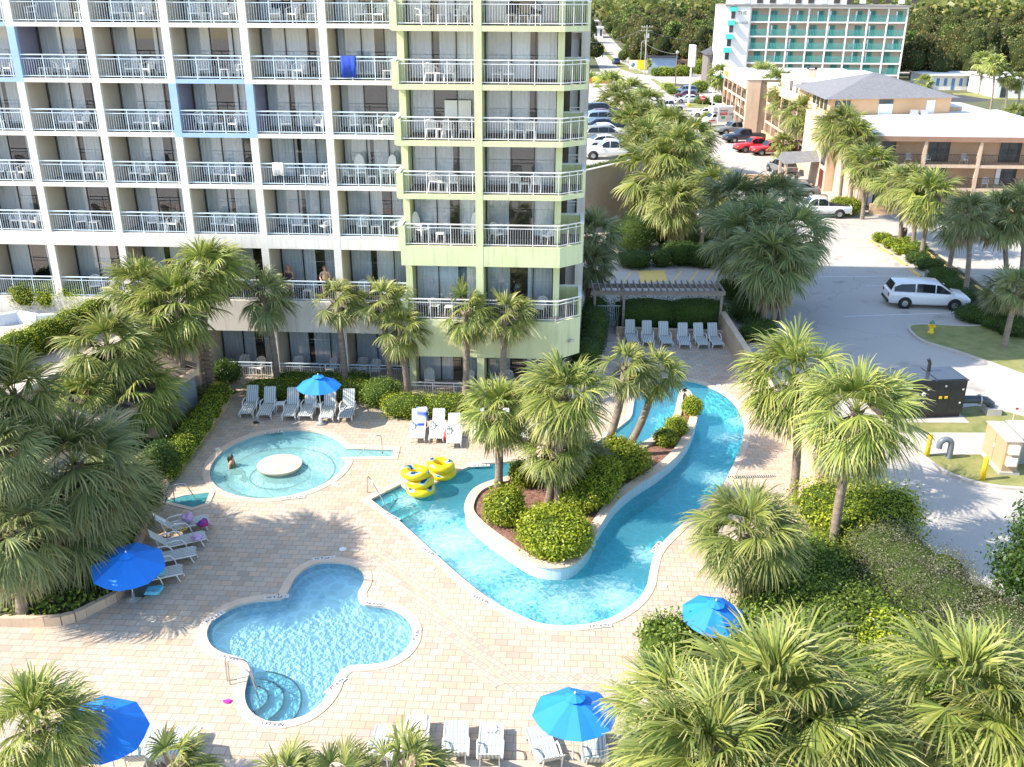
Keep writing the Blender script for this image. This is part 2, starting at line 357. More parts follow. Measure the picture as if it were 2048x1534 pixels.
black_line = mat('black_tile', (0.02, 0.025, 0.03), None, 3, 0.4)
marker_white = mat('marker_tile', (0.66, 0.64, 0.60), None, 3, 0.4)
ink = mat('dark_ink', (0.02, 0.03, 0.06), None, 3, 0.5)
mulch = mat('bark_mulch', (0.09, 0.04, 0.03), (0.33, 0.18, 0.13), 7, 0.95, 0.8, bscale=30)
soil = mat('leaf_litter', (0.05, 0.055, 0.025), (0.09, 0.07, 0.04), 3, 0.95, 0.5)
grass_mat = mat('grass_dry', (0.16, 0.19, 0.05), (0.30, 0.28, 0.10), 1.2, 0.9, 0.7, bscale=60)
forest_floor = mat('forest_floor', (0.07, 0.085, 0.03), (0.13, 0.13, 0.06), 0.05, 0.95)
kerb_mat = mat('kerb_concrete', (0.42, 0.39, 0.35), (0.52, 0.48, 0.42), 3, 0.85)
yellow_paint = mat('yellow_paint', (0.70, 0.50, 0.12), (0.78, 0.58, 0.18), 4, 0.6)
bright_yellow = mat('bright_yellow_paint', (0.85, 0.60, 0.02), (0.80, 0.54, 0.02), 4, 0.45)
road_white = mat('road_marking_white', (0.62, 0.61, 0.57), (0.82, 0.80, 0.76), 5, 0.7)
metal = mat('stainless_steel', (0.55, 0.55, 0.55), None, 4, 0.25, metal=1.0)
grey_metal = mat('galvanised_steel', (0.42, 0.43, 0.44), (0.5, 0.5, 0.5), 4, 0.45, metal=0.6)
black_rubber = mat('black_rubber', (0.02, 0.02, 0.022), None, 5, 0.8)
wood_grey = mat('weathered_wood', (0.24, 0.20, 0.17), (0.34, 0.29, 0.25), 2, 0.85, 0.3, stretch=(1, 8, 8))
bark = mat('palm_bark', (0.17, 0.13, 0.10), (0.30, 0.25, 0.20), 1.5, 0.95, 0.9, bscale=9, stretch=(1, 1, 4))
bark_tree = mat('tree_bark', (0.10, 0.08, 0.06), (0.17, 0.14, 0.11), 3, 0.95, 0.6)
PAV = [(0.39, 0.335, 0.27), (0.50, 0.375, 0.27), (0.53, 0.43, 0.33), (0.46, 0.405, 0.33), (0.56, 0.41, 0.29), (0.51, 0.43, 0.335), (0.42, 0.375, 0.315), (0.57, 0.465, 0.36)]
paver = paver_mat('deck_pavers', PAV, 0.40, 0.30, (0.26, 0.20, 0.15), R(3), 0.75, 0.010)

LEAF_LIGHT = leaf_mat('shrub_leaves_bright', [(0.13, 0.19, 0.012), (0.23, 0.31, 0.018), (0.38, 0.44, 0.03), (0.50, 0.52, 0.05)])
LEAF_MID = leaf_mat('hedge_leaves', [(0.075, 0.13, 0.018), (0.13, 0.21, 0.028), (0.21, 0.30, 0.042), (0.31, 0.38, 0.06)])
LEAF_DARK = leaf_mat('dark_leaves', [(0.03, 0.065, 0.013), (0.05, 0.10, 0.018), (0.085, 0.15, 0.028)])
LEAF_GREY = leaf_mat('twiggy_grey_leaves', [(0.08, 0.09, 0.05), (0.17, 0.17, 0.10), (0.30, 0.29, 0.20), (0.14, 0.17, 0.05)])
LEAF_TREE = leaf_mat('oak_leaves', [(0.06, 0.09, 0.018), (0.12, 0.15, 0.03), (0.18, 0.19, 0.042), (0.26, 0.23, 0.065)])
LEAF_RUST = leaf_mat('autumn_leaves', [(0.10, 0.09, 0.02), (0.17, 0.13, 0.035), (0.22, 0.16, 0.05)])
LEAF_PINE = leaf_mat('pine_needles', [(0.02, 0.055, 0.015), (0.05, 0.11, 0.02), (0.09, 0.16, 0.025)])
FROND = leaf_mat('palm_fronds', [(0.08, 0.135, 0.030), (0.15, 0.215, 0.042), (0.25, 0.31, 0.06), (0.40, 0.41, 0.10)], 0.3, tip=(0.50, 0.40, 0.20))
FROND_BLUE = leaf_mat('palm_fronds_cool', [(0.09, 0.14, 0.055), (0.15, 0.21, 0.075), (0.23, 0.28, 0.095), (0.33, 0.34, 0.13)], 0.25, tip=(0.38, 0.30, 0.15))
FROND_DRY = leaf_mat('dry_fronds', [(0.22, 0.15, 0.07), (0.34, 0.26, 0.14), (0.42, 0.34, 0.22)], 0.2, tip=(0.45, 0.36, 0.24))

# ------------------------------------------------------------------ pools: outlines surveyed on the deck
def gl(pts, z=0.0): return [tuple(G(x, y, z)[:2]) for x, y in pts]
CLOVER = gl([(657, 1126), (698.6, 1130), (721, 1141.6), (728, 1156.7), (725, 1172), (715.6, 1190.7), (721, 1207.7), (740, 1213), (774, 1217), (800.7, 1228.5), (819.6, 1247),
  (825, 1266), (819.6, 1289), (800.7, 1311.7), (770, 1327), (732.6, 1332.5), (702, 1334), (683.5, 1344), (670, 1361), (661, 1383.5), (642, 1410), (611.7, 1432.6), (574, 1444), (540, 1446),
  (509.6, 1432.6), (494.5, 1413.7), (490, 1391), (494.5, 1364.6), (500, 1342), (494.5, 1327), (475.6, 1317), (445, 1308), (422.7, 1293), (414, 1270), (422.7, 1247), (445, 1228.5),
  (475.6, 1213), (513, 1204), (551, 1201), (568, 1197), (577.7, 1183), (589, 1160.5), (608, 1141.6), (630.6, 1130)], -0.05)
CLOVER = smooth_loop(CLOVER, 3)
RIV = gl([(742, 1001), (771, 986), (801, 971), (812, 979), (836.7, 996), (852, 990), (872, 968), (905, 950), (936.5, 936.5), (966, 929.6), (991, 927.7), (1037, 924), (1082, 919), (1130, 909), (1172, 896), (1213, 875),
  (1246, 850.6), (1262, 836), (1267, 814), (1272, 785), (1285, 771), (1311, 764.6), (1352, 760), (1393, 766), (1430, 780), (1459, 799), (1477, 822), (1487.6, 850.6), (1485.6, 879), (1475, 912), (1459, 945), (1446.7, 969.5), (1414, 1002),
  (1381, 1035), (1340, 1072), (1311, 1105), (1300, 1139), (1293, 1174), (1272, 1205), (1233, 1233), (1185, 1249), (1129, 1254), (1080, 1249), (1035, 1231), (993, 1209), (948, 1177.6), (899, 1136), (861, 1101), (823, 1066), (791.5, 1038), (767, 1021)], -0.05)
RIV = RIV[:3]+smooth_loop(RIV[2:], 3, False)[1:]
IS_H = 0.45
ISLE = gl([(931, 1007), (934, 1028), (965, 1059), (1018, 1097), (1063, 1125), (1105, 1134), (1143, 1129), (1174, 1101), (1188, 1073), (1201, 1047), (1229.5, 1006), (1266, 973.6), (1311, 945), (1352, 912), (1377, 879), (1387, 855),
  (1393, 834), (1389, 805.6), (1381, 785), (1371, 777), (1360.6, 783), (1354.5, 805.6), (1348, 830), (1324, 862), (1295, 880), (1265, 896), (1210, 915), (1150, 932), (1080, 943), (1013, 953), (964, 968), (942, 984)], IS_H)
ISLE = smooth_loop(ISLE, 3)
cx, cy = -10.2, 37.25
SPA = []
for i in range(48):
    a = 2*PI*i/48; SPA.append((cx+2.92*math.cos(a), cy+3.28*math.sin(a)))
# entry channel on the right-hand side of the spa
ea, eb = G(768, 888), G(762, 908)
SPA = [p for p in SPA if not (p[0] > cx+2.6 and abs(p[1]-(G(700, 905).y)) < 0.62)]
SPA.sort(key=lambda p: math.atan2(p[1]-cy, p[0]-cx))
k = max(i for i, p in enumerate(SPA) if p[1] < G(700, 905).y and p[0] > cx)
y_ch = G(700, 905).y
SPA = SPA[:k+1]+[(-7.55, y_ch-0.5), (-5.35, y_ch-0.38), (-5.35, y_ch+0.38), (-7.5, y_ch+0.5)]+SPA[k+1:]
LEFTPOOL = gl([(330, 1003), (368, 992), (420, 985), (410, 1008), (385, 1016)], 0)     # little foot basin at the spa's left

DECK = [(-44, 8), (12.6, 8), (12.6, 57.6), (4.0, 57.6), (4.0, 62), (-44, 62)]
CW = 0.30
holes = [offset(CLOVER, CW), offset(RIV, CW), offset(SPA, CW)]
sheet('pool_deck', DECK, holes, 0.0, paver)['kind'] = 'structure'
BIG = [(-2500, -300), (2500, -300), (2500, 5000), (-2500, 5000)]
sheet('ground', BIG, [DECK], -0.012, asphalt)['kind'] = 'structure'

def grid_water(name, loop, z, m, foam=(), cell=0.3, pad=0.25):
    lp = offset(loop, pad); P = np.array(lp); x0, y0 = P.min(0); x1, y1 = P.max(0)
    nx, ny = int((x1-x0)/cell)+2, int((y1-y0)/cell)+2
    X, Y = np.meshgrid(x0+np.arange(nx)*cell, y0+np.arange(ny)*cell)
    cxs, cys = X+cell/2, Y+cell/2
    ins = np.zeros(cxs.shape, bool); n = len(lp)
    for i in range(n):
        xa, ya = lp[i-1]; xb, yb = lp[i]
        c = ((ya > cys) != (yb > cys)) & (cxs < (xb-xa)*(cys-ya)/((yb-ya) if abs(yb-ya) > 1e-9 else 1e-9)+xa); ins ^= c
    idx = -np.ones((ny+1, nx+1), int); vs = []; fs = []
    def vid(i, j):
        if idx[i, j] < 0: idx[i, j] = len(vs); vs.append((x0+j*cell, y0+i*cell, z))
        return int(idx[i, j])
    for i in range(ny):
        for j in range(nx):
            if ins[i, j]: fs.append((vid(i, j), vid(i, j+1), vid(i+1, j+1), vid(i+1, j)))
    me = bpy.data.meshes.new(name); me.from_pydata(vs, [], fs); me.materials.append(m)
    A = np.array(vs); f = np.zeros(len(vs))
    for (px, py, rr, s) in foam:
        c = G(px, py, z); f = np.maximum(f, s*np.exp(-(((A[:, 0]-c.x)**2+(A[:, 1]-c.y)**2)/rr**2)))
    a = me.attributes.new('tip', 'FLOAT', 'POINT'); a.data.foreach_set('value', f.astype(np.float32))
    return tag(link(name, me), kind='structure')

def depth_marker(parent, px, py, body, ang, z=0.024):
    p = G(px, py); mk = MB().box(-0.42, 0.42, -0.10, 0.10, 0, 0.006).build('depth_marker', marker_white, parent, (p.x, p.y, z), ang)
    link('lettering', text_mesh('lettering', body, 0.17, ink), mk, (0, 0, 0.009))

def pool(label, loop, depth, pl, hole=None, rim=coping_mat):
    t = thing('swimming_pool', label, 'pool')
    m = MB(); strip(m, offset(loop, CW), 0.0, offset(loop, CW), 0.02); strip(m, offset(loop, CW), 0.02, loop, 0.02); strip(m, loop, 0.02, loop, -0.06); strip(m, offset(loop, CW), 0.0, offset(loop, CW), -0.1)
    m.build('coping', rim, t)
    m = MB(); strip(m, offset(loop, 0.03), -0.06, offset(loop, 0.03), -0.30, 1); strip(m, offset(loop, 0.03), -0.30, offset(loop, 0.03), -depth, 0)
    m.build('basin_wall', [pl, tile_pale], t)
    sheet('basin_floor', offset(loop, 0.05), [hole] if hole else [], -depth, pl, t)
    return t

WZ = -0.10
w_clover = water_mat('clover_water', (0.70, 0.94, 1.0), 0.0, web=2.4, milk=.10, milk_col=(0.35, 0.75, 0.90))
w_river = water_mat('river_water', (0.34, 0.92, 0.95), 0.6, 1.0, web=2.2, ripple=4, wc=(.98, 1.10), milk=.16, milk_col=(0.20, 0.66, 0.80))
w_spa = water_mat('spa_water', (0.80, 0.98, 0.94), 0.35, 0.6, web=2.2, milk=.30)

pc = pool('three lobed shallow pool in front, with sunlit pale blue water', CLOVER, 0.55, plaster)
grid_water('pool_water', CLOVER, WZ, w_clover)
for px, py, a in ((428, 1236, 235), (553, 1195, 188), (648, 1117, 190), (752, 1209, 172), (832, 1275, 82), (671, 1372, 58), (545, 1450, -6), (458, 1317, -16)): depth_marker(pc, px, py, '1 FT 6 IN', R(a))
# curved entry steps in the lower left lobe
c0 = G(494, 1390); m = MB(); ml = MB()
for i, (rr, zt) in enumerate(((1.55, -0.42), (1.05, -0.30), (0.6, -0.18))):
    arc = [(c0.x+rr*math.cos(a), c0.y+rr*math.sin(a)) for a in np.linspace(R(-85), R(85), 15)]
    m.prism([(c0.x-0.15, c0.y-rr)]+arc+[(c0.x-0.15, c0.y+rr)], -0.56, zt)
    for q0, q1 in zip(arc[:-1], arc[1:]): ml.bar((*q0, zt+0.012), (*q1, zt+0.012), 0.05, 0.02)
st = m.build('entry_step', mat('step_teal', (0.25, 0.52, 0.58), (0.3, 0.58, 0.62), 1), pc); ml.build('step_edge', black_line, st)

pr = pool('lazy river channel looping round the planted island', RIV, 1.05, plaster, offset(ISLE, -0.1))
grid_water('river_water', RIV, WZ, w_river, [(900, 1085, 1.7, 1), (960, 1130, 1.5, 0.9), (1040, 1190, 1.5, 0.75), (1130, 1215, 1.5, .8), (1230, 1195, 1.2, 0.85), (870, 1035, 1.0, 0.8), (815, 1000, 0.7, 0.9), (1465, 880, 0.9, 0.75), (1478, 845, 0.8, 0.7), (1440, 960, 1.0, 0.75), (1290, 905, 0.7, 0.8), (1310, 840, 0.5, 0.5), (1285, 1110, 0.7, 0.7)])
for px, py, a, tx in ((784, 1034, -43, '3 FT 6 IN'), (856, 1104, -42, '3 FT 6 IN'), (962, 1200, -35, '3 FT 6 IN'), (1198, 1253, 9, '3 FT 6 IN'), (960, 932, 186, '3 FT 6 IN'), (1352, 755, 180, 'NO DIVING'), (1313, 1095, 60, '3 FT 6 IN')): depth_marker(pr, px, py, tx, R(a))
# straight entry steps of the river
m = MB(); ml = MB()
a0, a1, b0, b1 = [Vector((*G(x, y)[:2], 0)) for x, y in ((742, 1001), (801, 971), (775, 1024), (836, 995))]
for i, (t, zt) in enumerate(((0.38, -0.22), (0.72, -0.42), (1.06, -0.62))):
    p, q = a0.lerp(b0, t), a1.lerp(b1, t)
    m.prism([(a0.x, a0.y), (p.x, p.y), (q.x, q.y), (a1.x, a1.y)][::-1], -1.06, zt)
    ml.bar((p.x, p.y, zt+0.012), (q.x, q.y, zt+0.012), 0.06, 0.02)
st = m.build('entry_step', plaster_spa, pr); ml.build('step_edge', black_line, st)

ps = pool('round whirl pool with a raised stone disc in the middle', SPA, 0.75, plaster_spa)
grid_water('spa_water', SPA, WZ, w_spa, [(640, 900, 0.9, 0.7), (600, 985, 1.2, 0.55), (640, 940, 1.0, 0.6), (520, 960, 0.8, 0.3)])
dc = G(559, 928, 0.12); m = MB(); m.lathe([(0.80, -0.9), (0.80, 0.03), (0.96, 0.04), (0.96, 0.12)], 36, 0, (dc.x, dc.y, 0)); m.prism([(dc.x+0.96*math.cos(2*PI*i/36), dc.y+0.96*math.sin(2*PI*i/36)) for i in range(36)], 0.11, 0.122)
tag(m.build('stone_disc', coping_mat), 'raised round stone disc standing in the whirl pool', 'pedestal')
m = MB(); m.lathe([(1.32, -0.9), (1.32, -0.42), (0.8, -0.42)], 36, 0, (dc.x, dc.y, 0)); sb = m.build('bench_step', plaster_spa, ps)
m = MB(); ring = [(dc.x+1.3*math.cos(2*PI*i/48), dc.y+1.3*math.sin(2*PI*i/48), -0.41) for i in range(49)]; m.tube(ring, 0.03, 6, caps=False); m.build('bench_edge', black_line, sb)
m = MB(); m.lathe([(3.3, -0.5), (2.35, -0.5), (2.35, -0.9)], 48, 0, (cx, cy, 0)); sb = m.build('bench_step', plaster_spa, ps)
m = MB(); m.tube([(cx+2.36*math.cos(2*PI*i/48), cy+2.36*math.sin(2*PI*i/48), -0.49) for i in range(49)], 0.03, 6, caps=False); m.build('bench_edge', black_line, sb)
for px, py, a, tx in ((547, 865, 190, '3 FT 0 IN'), (590, 996, 10, '3 FT 0 IN')): depth_marker(ps, px, py, tx, R(a))
# foot basin
lp = LEFTPOOL; m = MB(); strip(m, offset(lp, .2), 0.034, lp, 0.034); strip(m, lp, .034, lp, -.06); strip(m, offset(lp, .2), 0.034, offset(lp, .2), 0.0)
t = thing('foot_basin', 'small angular basin with pale rim left of the round whirl pool', 'basin'); m.build('rim', coping_mat, t)
m = MB(); m.prism(lp, 0.003, 0.008); m.build('water_panel', mat('basin_teal', (0.05, 0.22, 0.24), (0.08, 0.28, 0.3), 2, 0.1), t)

# island planter
def inset(lp, d, f):
    n = len(lp); a = offset(lp, -.01); out = []
    for i in range(n):
        wd = min(math.hypot(lp[i][0]-lp[j][0], lp[i][1]-lp[j][1]) for j in range(n) if min(abs(i-j), n-abs(i-j)) > n//14)
        k = min(d, f*wd)/.01; out.append((lp[i][0]+(a[i][0]-lp[i][0])*k, lp[i][1]+(a[i][1]-lp[i][1])*k))
    return out
t = thing('island_planter', 'raised kidney shaped planter island with tiled wall inside the lazy river', 'planter')
m = MB(); strip(m, ISLE, -1.05, ISLE, IS_H-0.06); m.build('tiled_wall', tile_pale, t)
inn = inset(ISLE, .34, .30); m = MB(); strip(m, offset(ISLE, 0.04), IS_H-0.06, offset(ISLE, 0.04), IS_H); strip(m, offset(ISLE, 0.04), IS_H, inn, IS_H); strip(m, inn, IS_H, inn, IS_H-0.15); strip(m, offset(ISLE, 0.04), IS_H-0.06, ISLE, IS_H-0.06)
m.build('coping', coping_mat, t)
sheet('mulch_bed', inset(ISLE, .31, .27), [], IS_H-0.09, mulch, t)

# drain strip across the deck, skimmer lids
m = MB(); pts = [G(755, 1105), G(850, 1195), G(1012, 1366), G(1225, 1366)]
for a, b in zip(pts[:-1], pts[1:]): m.bar(a+Vector((0, 0, 0.008+.003*pts.index(a))), b+Vector((0, 0, 0.008+.003*pts.index(a))), 0.09, 0.012)
tag(m.build('drain_strip', mat('drain_sand', (0.48, 0.36, 0.24), (0.56, 0.44, 0.3), 4)), kind='structure')
m = MB()
for sgn in (1,):
    for a, b in zip(pts[:-1], pts[1:]):
        d = (b-a).normalized(); nn = Vector((-d.y, d.x, 0))*0.22
        for s_ in (1, -1): zb_ = 0.002+0.0035*pts.index(a); m.bar(a+nn*s_+Vector((0, 0, zb_)), b+nn*s_+Vector((0, 0, zb_)), 0.34, 0.006)
tag(m.build('paver_border', paver_mat('border_pavers', [PAV[0], PAV[3], PAV[5], PAV[7]], 0.2, 0.2, (0.28, 0.22, 0.17), R(43), 0.75, 0.01)), kind='structure')
lid = None
for px, py, lb in ((435, 898, 'white round skimmer lid left of the round whirl pool'), (671, 968, 'white round skimmer lid right below the round whirl pool'), (686, 1098, 'white skimmer lid just above the three lobed pool'), (862, 1138, 'white skimmer lid by the straight lazy river edge'),
                   (1437, 770, 'white skimmer lid in the shade at the top of the lazy river'), (1327, 1172, 'white skimmer lid right of the lower lazy river bend')):
    m = MB(); m.lathe([(0.14, 0.0), (0.14, 0.012), (0.12, 0.016), (0.0, 0.016)], 16); p = G(px, py)
    o = m.build('skimmer_lid', plastic_white, None, (p.x, p.y, 0.002)); tag(o, lb, 'skimmer lid', 'skimmer lids on the pool deck')

# grab rails
def rail(pts, label, r=0.022):
    m = MB(); q = [Vector(p) for p in pts]; out = [q[0]]
    for i in range(1, len(q)-1):
        a, b, c = q[i-1], q[i], q[i+1]; d = min(0.14, (b-a).length/2, (c-b).length/2); p1 = b+(a-b).normalized()*d; p2 = b+(c-b).normalized()*d
        out += [p1, p1*0.25+b*0.5+p2*0.25, p2]
    out.append(q[-1]); m.tube(out, r, 8); return tag(m.build('grab_rail', metal), label, 'hand rail', 'steel pool hand rails')
def up(v, h): return Vector((v.x, v.y, h))
a, b = G(455, 1362), G(500, 1362)
rail([up(a, 0), up(a+Vector((-0.02, 0.1, 0)), 0.85), up(b, 0.75), up(b+Vector((0.3, -0.2, 0)), -0.4)], 'square steel hand rail at the three lobed pool steps')
rail([up(a+Vector((.12, -.16, 0)), 0), up(a+Vector((.12, -.1, 0)), 0.85), up(b+Vector((.2, -.5, 0)), 0.75), up(b+Vector((0.5, -0.7, 0)), -0.4)], 'lower steel hand rail beside the square one at the three lobed pool')
a, b = G(735, 985), G(775, 1030)
rail([up(a, 0), up(a+Vector((0.05, 0.0, 0)), 0.8), up(a.lerp(b, .25), 0.8), up(b+Vector((.35, .1, 0)), -0.5)], 'steel hand rail down the straight steps of the lazy river')
a, b = G(765, 908), G(712, 912)
rail([up(a, 0), up(a, 0.9), up(a.lerp(b, .2), 0.95), up(b, -0.1)], 'sloping steel hand rail at the entry of the round whirl pool')
a, b = G(350, 1005), G(392, 998)
rail([up(a, 0), up(a, 0.8), up(a.lerp(b, .6), 0.8), up(b, -0.0)], 'steel hand rail over the small angular basin')

# ------------------------------------------------------------------ walls round the deck
def wall(name, label, a, b, h, th, m, cap=None, z0=0.0, cat='wall'):
    a, b = Vector((a[0], a[1], 0)), Vector((b[0], b[1], 0)); ln = (b-a).length; ang = math.atan2(b.y-a.y, b.x-a.x)
    mb = MB().box(0, ln, -th/2, th/2, z0, h-0.08)
    if cap is None: mb.box(-0.0, ln, -th/2-0.04, th/2+0.04, h-0.08, h); return tag(mb.build(name, m, None, (a.x, a.y, 0), ang), label, cat)
    t = thing(name, label, cat, (a.x, a.y, 0), ang); mb.build('wall_body', m, t); MB().box(0, ln, -th/2-0.05, th/2+0.05, h-0.08, h).build('cap', cap, t); return t
wall('garden_wall', 'long pale tan wall between the pool deck and the parking drive', (12.75, 29.5), (12.75, 57.2), 1.25, 0.28, tan_wall)
wall('low_wall', 'low tan kerb wall along the front edge of the deck', (-9, 19.25), (4.2, 19.25), 0.35, 0.25, tan_wall, mat('cap_dark', (0.5, 0.42, 0.33), None, 3))
m = MB(); a, b = G(1455, 955), G(1550, 952)
m.bar(a+Vector((0, 0, 0.004)), b+Vector((0, 0, 0.004)), 0.22, 0.012, 0)
for i in range(22):
    p = a.lerp(b, (i+.5)/22); m.box(p.x-0.02, p.x+0.02, p.y-0.1, p.y+0.1, 0.012, 0.02, 1)
tag(m.build('floor_grate', [black_line, concrete]), 'dark slotted floor grate right of the lazy river', 'grate')
# ------------------------------------------------------------------ foliage makers
def unit(rs, n):
    v = rs.normal(size=(n, 3)); return v/np.linalg.norm(v, axis=1)[:, None]
def leaf_quads(rs, P, N, size, aspect=0.55, jit=0.9):
    """one small leaf at every point P, roughly facing N"""
    n = len(P); nn = N+rs.normal(size=(n, 3))*jit; nn /= np.linalg.norm(nn, axis=1)[:, None]
    t = unit(rs, n); t -= nn*(t*nn).sum(1)[:, None]; t /= np.linalg.norm(t, axis=1)[:, None]+1e-9
    b = np.cross(nn, t); s = size*rs.uniform(0.6, 1.35, n)[:, None]
    a = t*s*0.5; c = b*s*0.5*aspect
    return np.stack([P-a, P-c+nn*s*0.08, P+a, P+c+nn*s*0.08], 1)
def blob_points(rs, blob, n):
    (cx_, cy_, cz_), (rx, ry, rz), rot, p = blob
    d = unit(rs, n)
    # superellipsoid: p = 2 round, larger = boxier
    k = (np.abs(d)**p).sum(1)**(-1.0/p); q = d*k[:, None]
    nr = np.sign(q)*np.abs(q)**(p-1)/np.array([rx, ry, rz]); nr /= np.linalg.norm(nr, axis=1)[:, None]+1e-9
    q = q*np.array([rx, ry, rz]); c, s = math.cos(rot), math.sin(rot)
    Rm = np.array([[c, -s, 0], [s, c, 0], [0, 0, 1]])
    return q@Rm.T, nr@Rm.T, np.array([cx_, cy_, cz_])
def foliage(name, blobs, size, dens, m, seed=1, core=0.86, core_mat=None, parent=None, loc=None, rough=0.10, flat_bottom=True, rz=None, clump=0.0):
    rs = np.random.RandomState(seed); Q = []
    for bl in blobs:
        r = bl[1]; A = 4*PI*((r[0]*r[1])**1.6/3+(r[0]*r[2])**1.6/3+(r[1]*r[2])**1.6/3)**(1/1.6)
        n = int(A*dens)
        q, nr, c = blob_points(rs, bl, n)
        f = 1+rs.normal(size=n)*rough-0.04
        if clump:
            K = unit(rs, 9); f += clump*(np.max(nr@K.T, axis=1)-0.8)
        q = q*f[:, None]+c
        if flat_bottom: ok = q[:, 2] > -0.05; q, nr = q[ok], nr[ok]
        Q.append(leaf_quads(rs, q, nr+np.array([0, 0, 0.35]), size))
    Q = np.concatenate(Q); me = np_mesh(name, Q, m)
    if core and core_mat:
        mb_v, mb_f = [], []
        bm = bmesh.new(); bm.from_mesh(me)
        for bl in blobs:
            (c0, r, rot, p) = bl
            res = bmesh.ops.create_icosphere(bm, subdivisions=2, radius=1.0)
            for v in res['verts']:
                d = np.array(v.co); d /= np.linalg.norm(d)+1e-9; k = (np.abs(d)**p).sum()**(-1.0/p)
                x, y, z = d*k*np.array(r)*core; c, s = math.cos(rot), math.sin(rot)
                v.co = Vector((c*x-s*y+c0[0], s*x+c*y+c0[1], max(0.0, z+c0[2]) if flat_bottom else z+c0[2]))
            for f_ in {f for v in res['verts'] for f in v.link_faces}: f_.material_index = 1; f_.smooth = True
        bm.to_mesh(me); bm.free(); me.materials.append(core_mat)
    return link(name, me, parent, loc, rz)
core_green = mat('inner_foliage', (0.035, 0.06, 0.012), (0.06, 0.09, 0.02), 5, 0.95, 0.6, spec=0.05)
core_tree = mat('tree_light_block', (0.02, 0.03, 0.01), (0.045, 0.055, 0.02), 1.5, 0.95, 0.8, spec=0.05)  # dark solid cores added inside the tree lobes to block light

def palm_crown(seed, nl=34, segs=22, Rl=1.9, wind=0.25, thin=1.0, wid=0.045, skirt=0.0):
    """fan palm crown: stalks, pleated fans of drooping leaflets with dry ends"""
    rs = np.random.RandomState(seed); Q = []; T = []; DQ = []; DT = []
    for i in range(nl):
        u = (i+0.5)/nl; az = i*2.39996+rs.uniform(-.25, .25)
        el = R(88)-R(150+skirt)*u**0.9+rs.uniform(-.12, .12)
        Lp = Rl*(0.46+0.12*rs.rand())*(0.75 if u < 0.15 else 1.0); Lf = Rl*(0.62+0.12*rs.rand())*(0.8 if u < 0.1 else 1.0)
        d = np.array([math.cos(el)*math.cos(az), math.cos(el)*math.sin(az), math.sin(el)]); d = d+np.array([wind, wind*0.2, 0]); d /= np.linalg.norm(d)
        # stalk, sagging
        p = np.array([0, 0, 0.0]); side = np.cross(d, [0, 0, 1.0]); ns = np.linalg.norm(side); side = side/ns if ns > .05 else np.array([1.0, 0, 0])
        nst = 3; cur = d.copy(); dry = (u > 0.93)
        tgt, tt = (DQ, DT) if dry else (Q, T)
        for k in range(nst):
            q = p+cur*Lp/nst; w = 0.022
            tgt.append([p-side*w, p+side*w, q+side*w, q-side*w]); tt.append([0.15]*4)
            p = q; cur = cur+np.array([0, 0, -0.10]); cur /= np.linalg.norm(cur)
        # fan
        side = np.cross(cur, [0, 0, 1.0]); ns = np.linalg.norm(side); side = side/ns if ns > .05 else np.array([1.0, 0, 0])
        up_ = np.cross(side, cur); tw = rs.uniform(-.5, .5); side, up_ = side*math.cos(tw)+up_*math.sin(tw), up_*math.cos(tw)-side*math.sin(tw)
        for j in range(segs):
            a = ((j+0.5)/segs-0.5)*R(205)+rs.uniform(-.05, .05); le = Lf*(0.62+0.38*math.cos(a*0.62))*rs.uniform(.85, 1.08)
            dr = cur*math.cos(a)+side*math.sin(a)+up_*(-0.28*abs(math.sin(a))+0.10); dr /= np.linalg.norm(dr)
            p0 = p.copy(); wv = np.cross(dr, up_); wv /= np.linalg.norm(wv)+1e-9; wv = wv*0.8+up_*rs.uniform(-.5, .5)
            ws = [wid*0.4, wid*1.05*thin, wid*0.75*thin, 0.003]; fr = [0, .46, .76, 1.0]; droop = [0, 0.04, 0.34, 0.95]; g = rs.uniform(.5, 1.4); tipd = 1.0 if dry else rs.uniform(.15, .95)
            tc = [0.0, 0.05, 0.25*tipd, tipd]
            pts = [p0]
            cd_ = dr.copy()
            for k in range(3):
                cd_ = dr+np.array([wind*.35*fr[k+1], 0, -droop[k+1]*g]); cd_ /= np.linalg.norm(cd_)
                pts.append(pts[-1]+cd_*le*(fr[k+1]-fr[k]))
            for k in range(3):
                tgt.append([pts[k]-wv*ws[k], pts[k]+wv*ws[k], pts[k+1]+wv*ws[k+1], pts[k+1]-wv*ws[k+1]]); tt.append([tc[k], tc[k], tc[k+1], tc[k+1]])
    return np.array(Q), np.array(T), np.array(DQ) if DQ else None, np.array(DT) if DT else None
def weld_leaf(me):   # join a leaflet's pieces so it keeps one tone
    bm = bmesh.new(); bm.from_mesh(me); bmesh.ops.remove_doubles(bm, verts=bm.verts[:], dist=0.0008); bm.to_mesh(me); bm.free(); return me
CROWNS = {}
def crown_mesh(kind, i):
    k = (kind, i)
    if k in CROWNS: return CROWNS[k]
    if kind == 'near': Q, T, D, DT = palm_crown(100+i, 46, 42, 1.9, 0.16, 1.0, 0.026, 14)
    elif kind == 'full': Q, T, D, DT = palm_crown(200+i, 44, 30, 1.9, 0.16, 1.0, 0.036, 14)
    elif kind == 'thin': Q, T, D, DT = palm_crown(300+i, 24, 28, 1.9, 0.38, 1.0, 0.038, 15)
    else: Q, T, D, DT = palm_crown(400+i, 32, 15, 1.9, 0.15, 1.3, 0.065, 15)
    me = weld_leaf(np_mesh('crown', Q, FROND_BLUE if kind == 'shade' else FROND, T))
    dm = weld_leaf(np_mesh('dry_fronds', D, FROND_DRY, DT)) if D is not None else None
    CROWNS[k] = (me, dm); return CROWNS[k]
PALM_N = [0]
